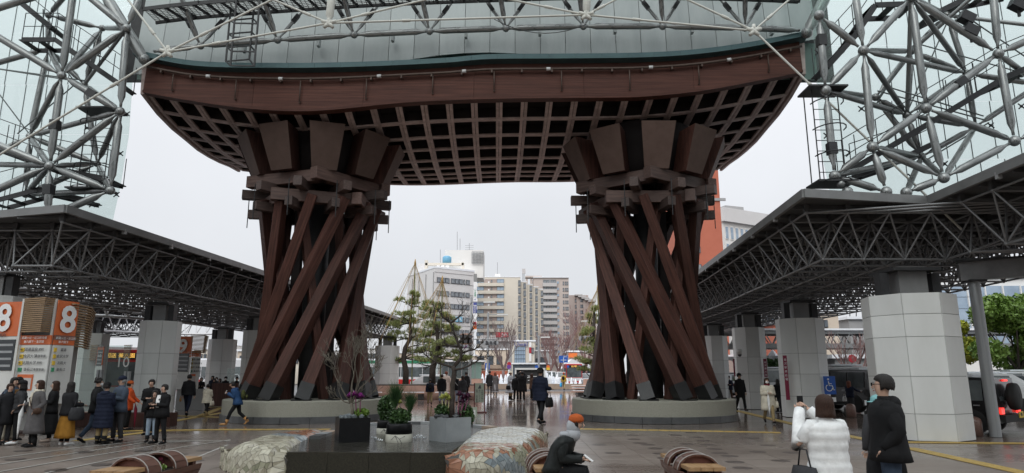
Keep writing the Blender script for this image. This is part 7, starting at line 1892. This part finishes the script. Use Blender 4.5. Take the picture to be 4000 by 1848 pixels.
        if kind == 'sling':
            sg = rest[0]; e.loft([U(-sg*.13, 0, 1.40), U(-sg*.03, -.145*bulk, 1.25), U(sg*.16, -.13*bulk, .98), U(sg*.21*bulk, .0, .95), U(sg*.10, .14*bulk, 1.15), U(-sg*.13, .05, 1.40)], [.012*s]*6, 5); e.ball(U(sg*.215*bulk, -.06, .92), .10*s, 10, 6, (.5, 1.1, .85)); e.build('shoulder_bag', m_, t)
        if kind == 'umbrella':
            sg = rest[0]; w = wr[0 if sg > 0 else 1][2]; e.loft([w+Vector((0, 0, .10*s)), w+Vector((0, -.02, -.05)), w+Vector((0, -.04, -.20))*1, w+Vector((.0, -.05, -.50)), w+Vector((0, -.05, -.72))], [.010*s, .014*s, .055*s, .030*s, .006], 9); e.build('umbrella', m_, t)
        if kind == 'phone':
            w = (wr[0][2]+wr[1][2])/2+wr[0][3]*.10*s; w.x = (wr[0][2].x+wr[1][2].x)/2; n_ = Vector((0, -.8, .3 if sit else .1)); e.box(w+Vector((0, -.02, .02))*s, (.075*s, .012*s, .15*s), mtx=Matrix.Rotation(rad(rest[0] if rest else -25), 3, 'X')); e.build('phone', m_, t)
    return t
cam0 = 0
PI2 = PI
# --- the queue at the left
person('person at the far left edge with brown hair and dark coat', 8, 1738, 1497, rad(60), coat='c_black2', hem=.55, hairm='hair_brown', trousers='c_charcoal')
person('person in black with hood up behind the man with the orange strap', 44, 1722, 1473, rad(80), coat='c_black', hat='hoodup', hem=.6)
person('person in blue grey coat with orange strap and cream trousers, near the left edge', 22, 1733, 1473, rad(75), coat='c_bluegrey', hem=.60, trousers='c_cream', shoes='c_black', arms=('front', 'front'), items=(('backpack', 'c_navy'),), bodice='c_tan')
person('person in black cap and black puffer with white blocks, fourth in the queue', 55, 1736, 1486, rad(-60), coat='c_charcoal', puffer=True, bulk=1.08, hem=.85, hat='cap', trousers='c_black', shoes='c_white', hair='bob', arms=('pocket', 'pocket'))
person('woman in long grey coat and cream turtleneck holding a closed white umbrella', 122, 1746, 1484, rad(-38), coat='c_grey', hem=.34, flare=.04, bulk=1.12, hair='bob', hairm='hair_brown', trousers='c_black', boots=True, arms=('pocket', 'bag'), bodice='c_cream', scarf='c_cream', items=(('sling', 'c_brown', 1), ('umbrella', 'c_white', -1)))
person('woman with long brown hair in long black clothes and pale shoes, behind the grey coat', 186, 1726, 1487, rad(-55), coat='c_black', hem=.8, skirt='c_black', skirt_hem=.22, hair='long', hairm='hair_brown', shoes='c_beige', arms=('front', 'front'))
person('woman in black jacket and long mustard skirt with a large black tote', 250, 1740, 1490, rad(160), coat='c_black2', hem=.80, bulk=1.15, hair='long', hat=None, skirt='c_mustard', skirt_hem=.20, shoes='c_white', arms=('front', 'bag'), items=(('tote', 'c_charcoal', -1, 1.20, 1.15),))
person('curly haired person in black jacket and jeans with a face mask, striding', 358, 1730, 1475, rad(125), coat='c_black', hem=.78, bulk=1.1, hair='curly', mask=True, trousers='c_jeans', legs='walk', arms=('pocket', 'pocket'))
person('person in long dark navy puffer coat, black beanie, khaki trousers and boots', 392, 1736, 1493, rad(175), coat='c_navy', hem=.45, bulk=1.22, puffer=True, hat='beanie', hood=True, trousers='c_khaki', boots=True, shoes='c_black', arms=('front', 'front'))
person('older man in blue cap and slate jacket standing behind the navy puffer', 450, 1728, 1469, rad(-30), coat='c_bluegrey', hem=.78, bulk=1.15, hat=('cap', 'c_navy'), hairm='hair_grey', trousers='c_charcoal', arms=('cross', 'cross'), items=(('sling', 'c_olive', -1),), legs='wide')
person('person in bright orange coat and rust knitted hat holding a dark red umbrella', 490, 1682, 1488, rad(100), coat='c_orange', hem=.70, hat=('beanie', 'c_rust'), trousers='c_black', arms=('swf', 'swf'), items=(('umbrella', 'c_red', -1),))
person('tall person in black leaning over behind the smiling couple', 578, 1700, 1480, rad(10), coat='c_black', hem=.7, bulk=1.25, lean=.15, arms=('front', 'front'), trousers='c_black')
person('young woman in black jacket and light jeans eating, left of the striped shirt', 586, 1728, 1523, rad(15), coat='c_black', hem=.80, trousers='c_lightjeans', hair='bob', scarf='c_brown', arms=('front', 'phone'), legs='stand', boots=True)
person('woman in open black jacket over a striped white shirt, laughing', 620, 1734, 1500, rad(-25), coat='c_black', hem=.76, bulk=1.18, trousers='c_black', bodice='c_white', arms=('front', 'front'), hair='short', boots=True, legs='wide')
# --- further back at the left
person('man in black walking away with a small brown paper bag', 727, 1625, 1462, rad(185), coat='c_black2', hem=.86, bulk=1.15, trousers='c_navy', legs='walk', arms=('down', 'down'), items=(('tote', 'c_tan', 1, .80, .45),))
person('woman in cream patterned puffer jacket with beige boots walking away', 803, 1628, 1500, rad(170), coat='c_cream', puffer=True, bulk=1.25, hem=.72, hood=True, trousers='c_black', shoes='c_khaki', boots=True, legs='walk', arms=('front', 'front'), items=(('tote', 'c_cream', -1, .95, .8),))
person('person in black with folded arms at the left of the waiting group', 778, 1576, 1474, rad(20), coat='c_black', hem=.6, hair='bob', arms=('cross', 'cross'))
person('second person from the left in the waiting group, dark hood down', 822, 1572, 1468, rad(-10), coat='c_navy', hem=.7, hair='bob')
person('woman with glasses in black among the waiting group', 829, 1580, 1478, rad(5), coat='c_black', hem=.5, glasses=True, hair='long')
person('person with white face mask between the two women in the waiting group', 838, 1570, 1473, rad(0), coat='c_charcoal', mask=True)
person('woman with a grey scarf hanging over her long black coat', 850, 1585, 1478, rad(-15), coat='c_black', hem=.3, flare=.03, hair='long', scarf='c_grey', legs='walk', items=(('tote', 'c_grey', 1, .9, .8),))
person('person in dark hat and white face mask at the right of the waiting group', 874, 1572, 1471, rad(0), coat='c_black2', hat='beanie', mask=True, hem=.6, items=(('tote', 'c_white', -1, .7, .9),))
person('person in dark cap and jacket standing behind the man in blue', 918, 1574, 1472, rad(40), coat='c_black', hat='cap', hem=.75, trousers='c_lightgrey')
person('person with black hair and white mask right above the man in blue', 948, 1572, 1473, rad(10), coat='c_black', mask=True, hair='bob')
person('man in blue hooded jacket with olive backpack walking left while reading a phone', 922, 1662, 1489, rad(-75), coat='c_blue', hem=.80, bulk=1.22, hood=True, trousers='c_black', shoes='c_tan', boots=True, legs='stride', lean=.25, arms=('phone', 'phone'), items=(('backpack', 'c_olive', .05), ('phone', 'c_white')))
# --- centre group
person('person in black passing the white pillar right of the left gate tower', 1482, 1535, 1452, rad(90), coat='c_black', hem=.7, bulk=1.2, trousers='c_cream')
person('child in navy puffer jacket and khaki trousers seen from behind', 1678, 1581, 1480, rad(190), coat='c_navy', puffer=True, bulk=1.2, hem=.84, hair='short', trousers='c_khaki', legs='walk', items=(('backpack', 'c_black'),))
person('person in black hooded coat and pale jeans seen from behind', 1724, 1574, 1462, rad(180), coat='c_black', bulk=1.2, hem=.70, hood=True, hairm='hair_brown', trousers='c_lightjeans')
person('person in beige coat with a thin bag strap behind the black hooded coat', 1742, 1562, 1450, rad(185), coat='c_beige', hem=.5, hairm='hair_auburn', items=(('sling', 'c_brown', 1),))
person('person in black with a white bag, hidden behind the plum trunk', 1776, 1576, 1459, rad(170), coat='c_black', hem=.75, trousers='c_lightjeans', items=(('sling', 'c_white', -1),))
person('person in dark furry hooded jacket right of the plum trunk', 1806, 1582, 1467, rad(200), coat='c_charcoal', hem=.75, bulk=1.2, hood=True, hair='bob', hairm='hair_brown', trousers='c_lightjeans')
person('tall person in black at the right end of the group by the trees', 1820, 1564, 1452, rad(220), coat='c_black', hem=.78, bulk=1.1, hood=True)
person('man in black coat and grey trousers with an arm round a woman', 1912, 1543, 1448, rad(200), coat='c_black2', hem=.62, trousers='c_grey', arms=('down', 'bag'))
person('auburn haired woman in long grey coat with a pale grey tote', 1934, 1543, 1453, rad(165), coat='c_grey', hem=.30, flare=.05, hair='bob', hairm='hair_auburn', skirt='c_lightgrey', skirt_hem=.2, arms=('bag', 'down'), items=(('tote', 'c_lightgrey', 1, 1.0, .9),))
person('person in long pale raincoat and bucket hat with rubber boots', 1994, 1563, 1450, rad(60), coat='c_lightgrey', hem=.42, flare=.10, bulk=1.12, hat=('brim', 'c_cream'), trousers='c_khaki', boots=True, arms=('front', 'front'), items=(('tote', 'c_black', -1, 1.0, .8),))
person('person in plain black coat and wide black trousers in the photographing group', 2016, 1567, 1461, rad(175), coat='c_black', hem=.70, bulk=1.2)
person('person in black fur collar coat raising a phone with both arms', 2040, 1569, 1450, rad(185), coat='c_black', hem=.55, bulk=1.25, hood=True, arms=('up', 'up'), items=(('phone', 'c_black', 0),))
person('person with long brown hair in brown jacket holding an umbrella', 2078, 1562, 1459, rad(120), coat='c_brown', hem=.7, hair='long', hairm='hair_brown', arms=('front', 'front'), items=(('umbrella', 'c_black', 1),))
person('man in black beanie and dark quilted jacket striding past with a black bag', 2112, 1658, 1437, rad(148), coat='c_navy', puffer=True, bulk=1.16, hem=.72, hat='beanie', trousers='c_black', legs='walk', arms=('down', 'bag'), items=(('tote', 'c_black', -1, .98, 1.0),))
person('person in yellow jacket and khaki trousers with a light blue umbrella', 2203, 1526, 1456, rad(160), coat='c_yellow', hem=.85, hat=('beanie', 'c_orange'), trousers='c_khaki', legs='stride', items=(('backpack', 'c_black'), ('tote', 'c_skyblue', 1, .95, 1.3)))
# --- right side
person('person in dark clothes half hidden behind the foot of the right gate tower', 2772, 1575, 1450, rad(-60), coat='c_black', hem=.7)
person('man in navy jacket carrying a bright orange pouch', 2852, 1572, 1467, rad(-5), coat='c_navy', hem=.80, bulk=1.1, hat='cap', trousers='c_brown', arms=('front', 'front'), legs='walk', items=(('tote', 'c_orange', -1, 1.12, .55),))
person('man in black coat, black brimmed hat and boots walking towards the camera', 2896, 1605, 1458, rad(8), coat='c_black', hem=.60, bulk=1.05, hat='brim', trousers='c_black', boots=True, legs='walk', arms=('down', 'down'))
person('woman in cream fleece coat, dark red scarf and face mask with a pale umbrella', 3007, 1653, 1475, rad(-5), coat='c_cream', hem=.48, bulk=1.25, hair='bob', hairm='hair_brown', scarf='c_red', mask=True, trousers='c_khaki', legs='walk', arms=('front', 'front'), items=(('umbrella', 'c_white', -1), ('tote', 'c_cream', 1, .95, .8)))
person('woman in black coat and grey skirt walking away behind the cream coat', 3046, 1610, 1480, rad(190), coat='c_black', hem=.55, bulk=1.1, hair='long', skirt='c_charcoal', skirt_hem=.30, boots=True, items=(('sling', 'c_cream', -1),))
person('red haired woman in navy jacket reaching into the black van', 3328, 1622, 1487, rad(125), coat='c_navy', hem=.88, hair='long', hairm='hair_auburn', trousers='c_charcoal', arms=('reach', 'reach'), items=(('tote', 'c_white', 1, 1.05, .8),))
p = A(3440, 1700, 8.6); person('person in pale teal sun hat mostly hidden behind the man with glasses', 0, 0, None, rad(170), H=A(3412, 1545, 8.6).z, loc=Vector((p.x, p.y, 0)), coat='c_charcoal', hem=.8, hat=('brim', 'c_teal'), scarf='c_teal')
# --- the couple in the foreground
p = A(3236, 1780, 6.3)
wm = person('woman in white quilted coat holding up a phone to photograph the gate', 0, 0, None, rad(192), H=A(3222, 1548, 6.3).z+.02, loc=Vector((p.x, p.y, 0)), coat='c_white', hem=.42, flare=.02, bulk=1.2, quilt=.9, hair='bob', hairm='hair_brown', trousers='c_charcoal', puffer=True, hood=False, arms=('photo', 'photo'), items=(('phone', 'c_black', 0), ('tote', 'c_charcoal', 1, 1.12, 1.15)))
p = A(3478, 1780, 6.9)
mn = person('man in black hooded coat and glasses standing beside the woman in white', 0, 0, None, rad(-112), H=A(3470, 1460, 6.9).z, loc=Vector((p.x, p.y, 0)), coat='c_black', hem=.80, bulk=1.28, hood=True, hair='short', glasses=True, trousers='c_jeans', arms=('pocket', 'pocket'), items=(('tote', 'c_black2', -1, 1.04, 1.2),))
# --- seated person
p = G(2150, 1830, .44)
person('seated person in black leather jacket, grey hood and orange knitted hat looking at a phone', 0, 0, None, rad(72), H=1.46, loc=Vector((A(2165, 1800, p.y).x, p.y, 0)), legs='sit', lean=.30, seathood=True, coat='c_leather', hem=.92, bulk=1.2, hat=('beanie', 'c_rust'), scarf='c_lightgrey', hood=False, trousers='c_black', arms=('lap', 'lap'), items=(('phone', 'c_white', -55),), headt=.03)
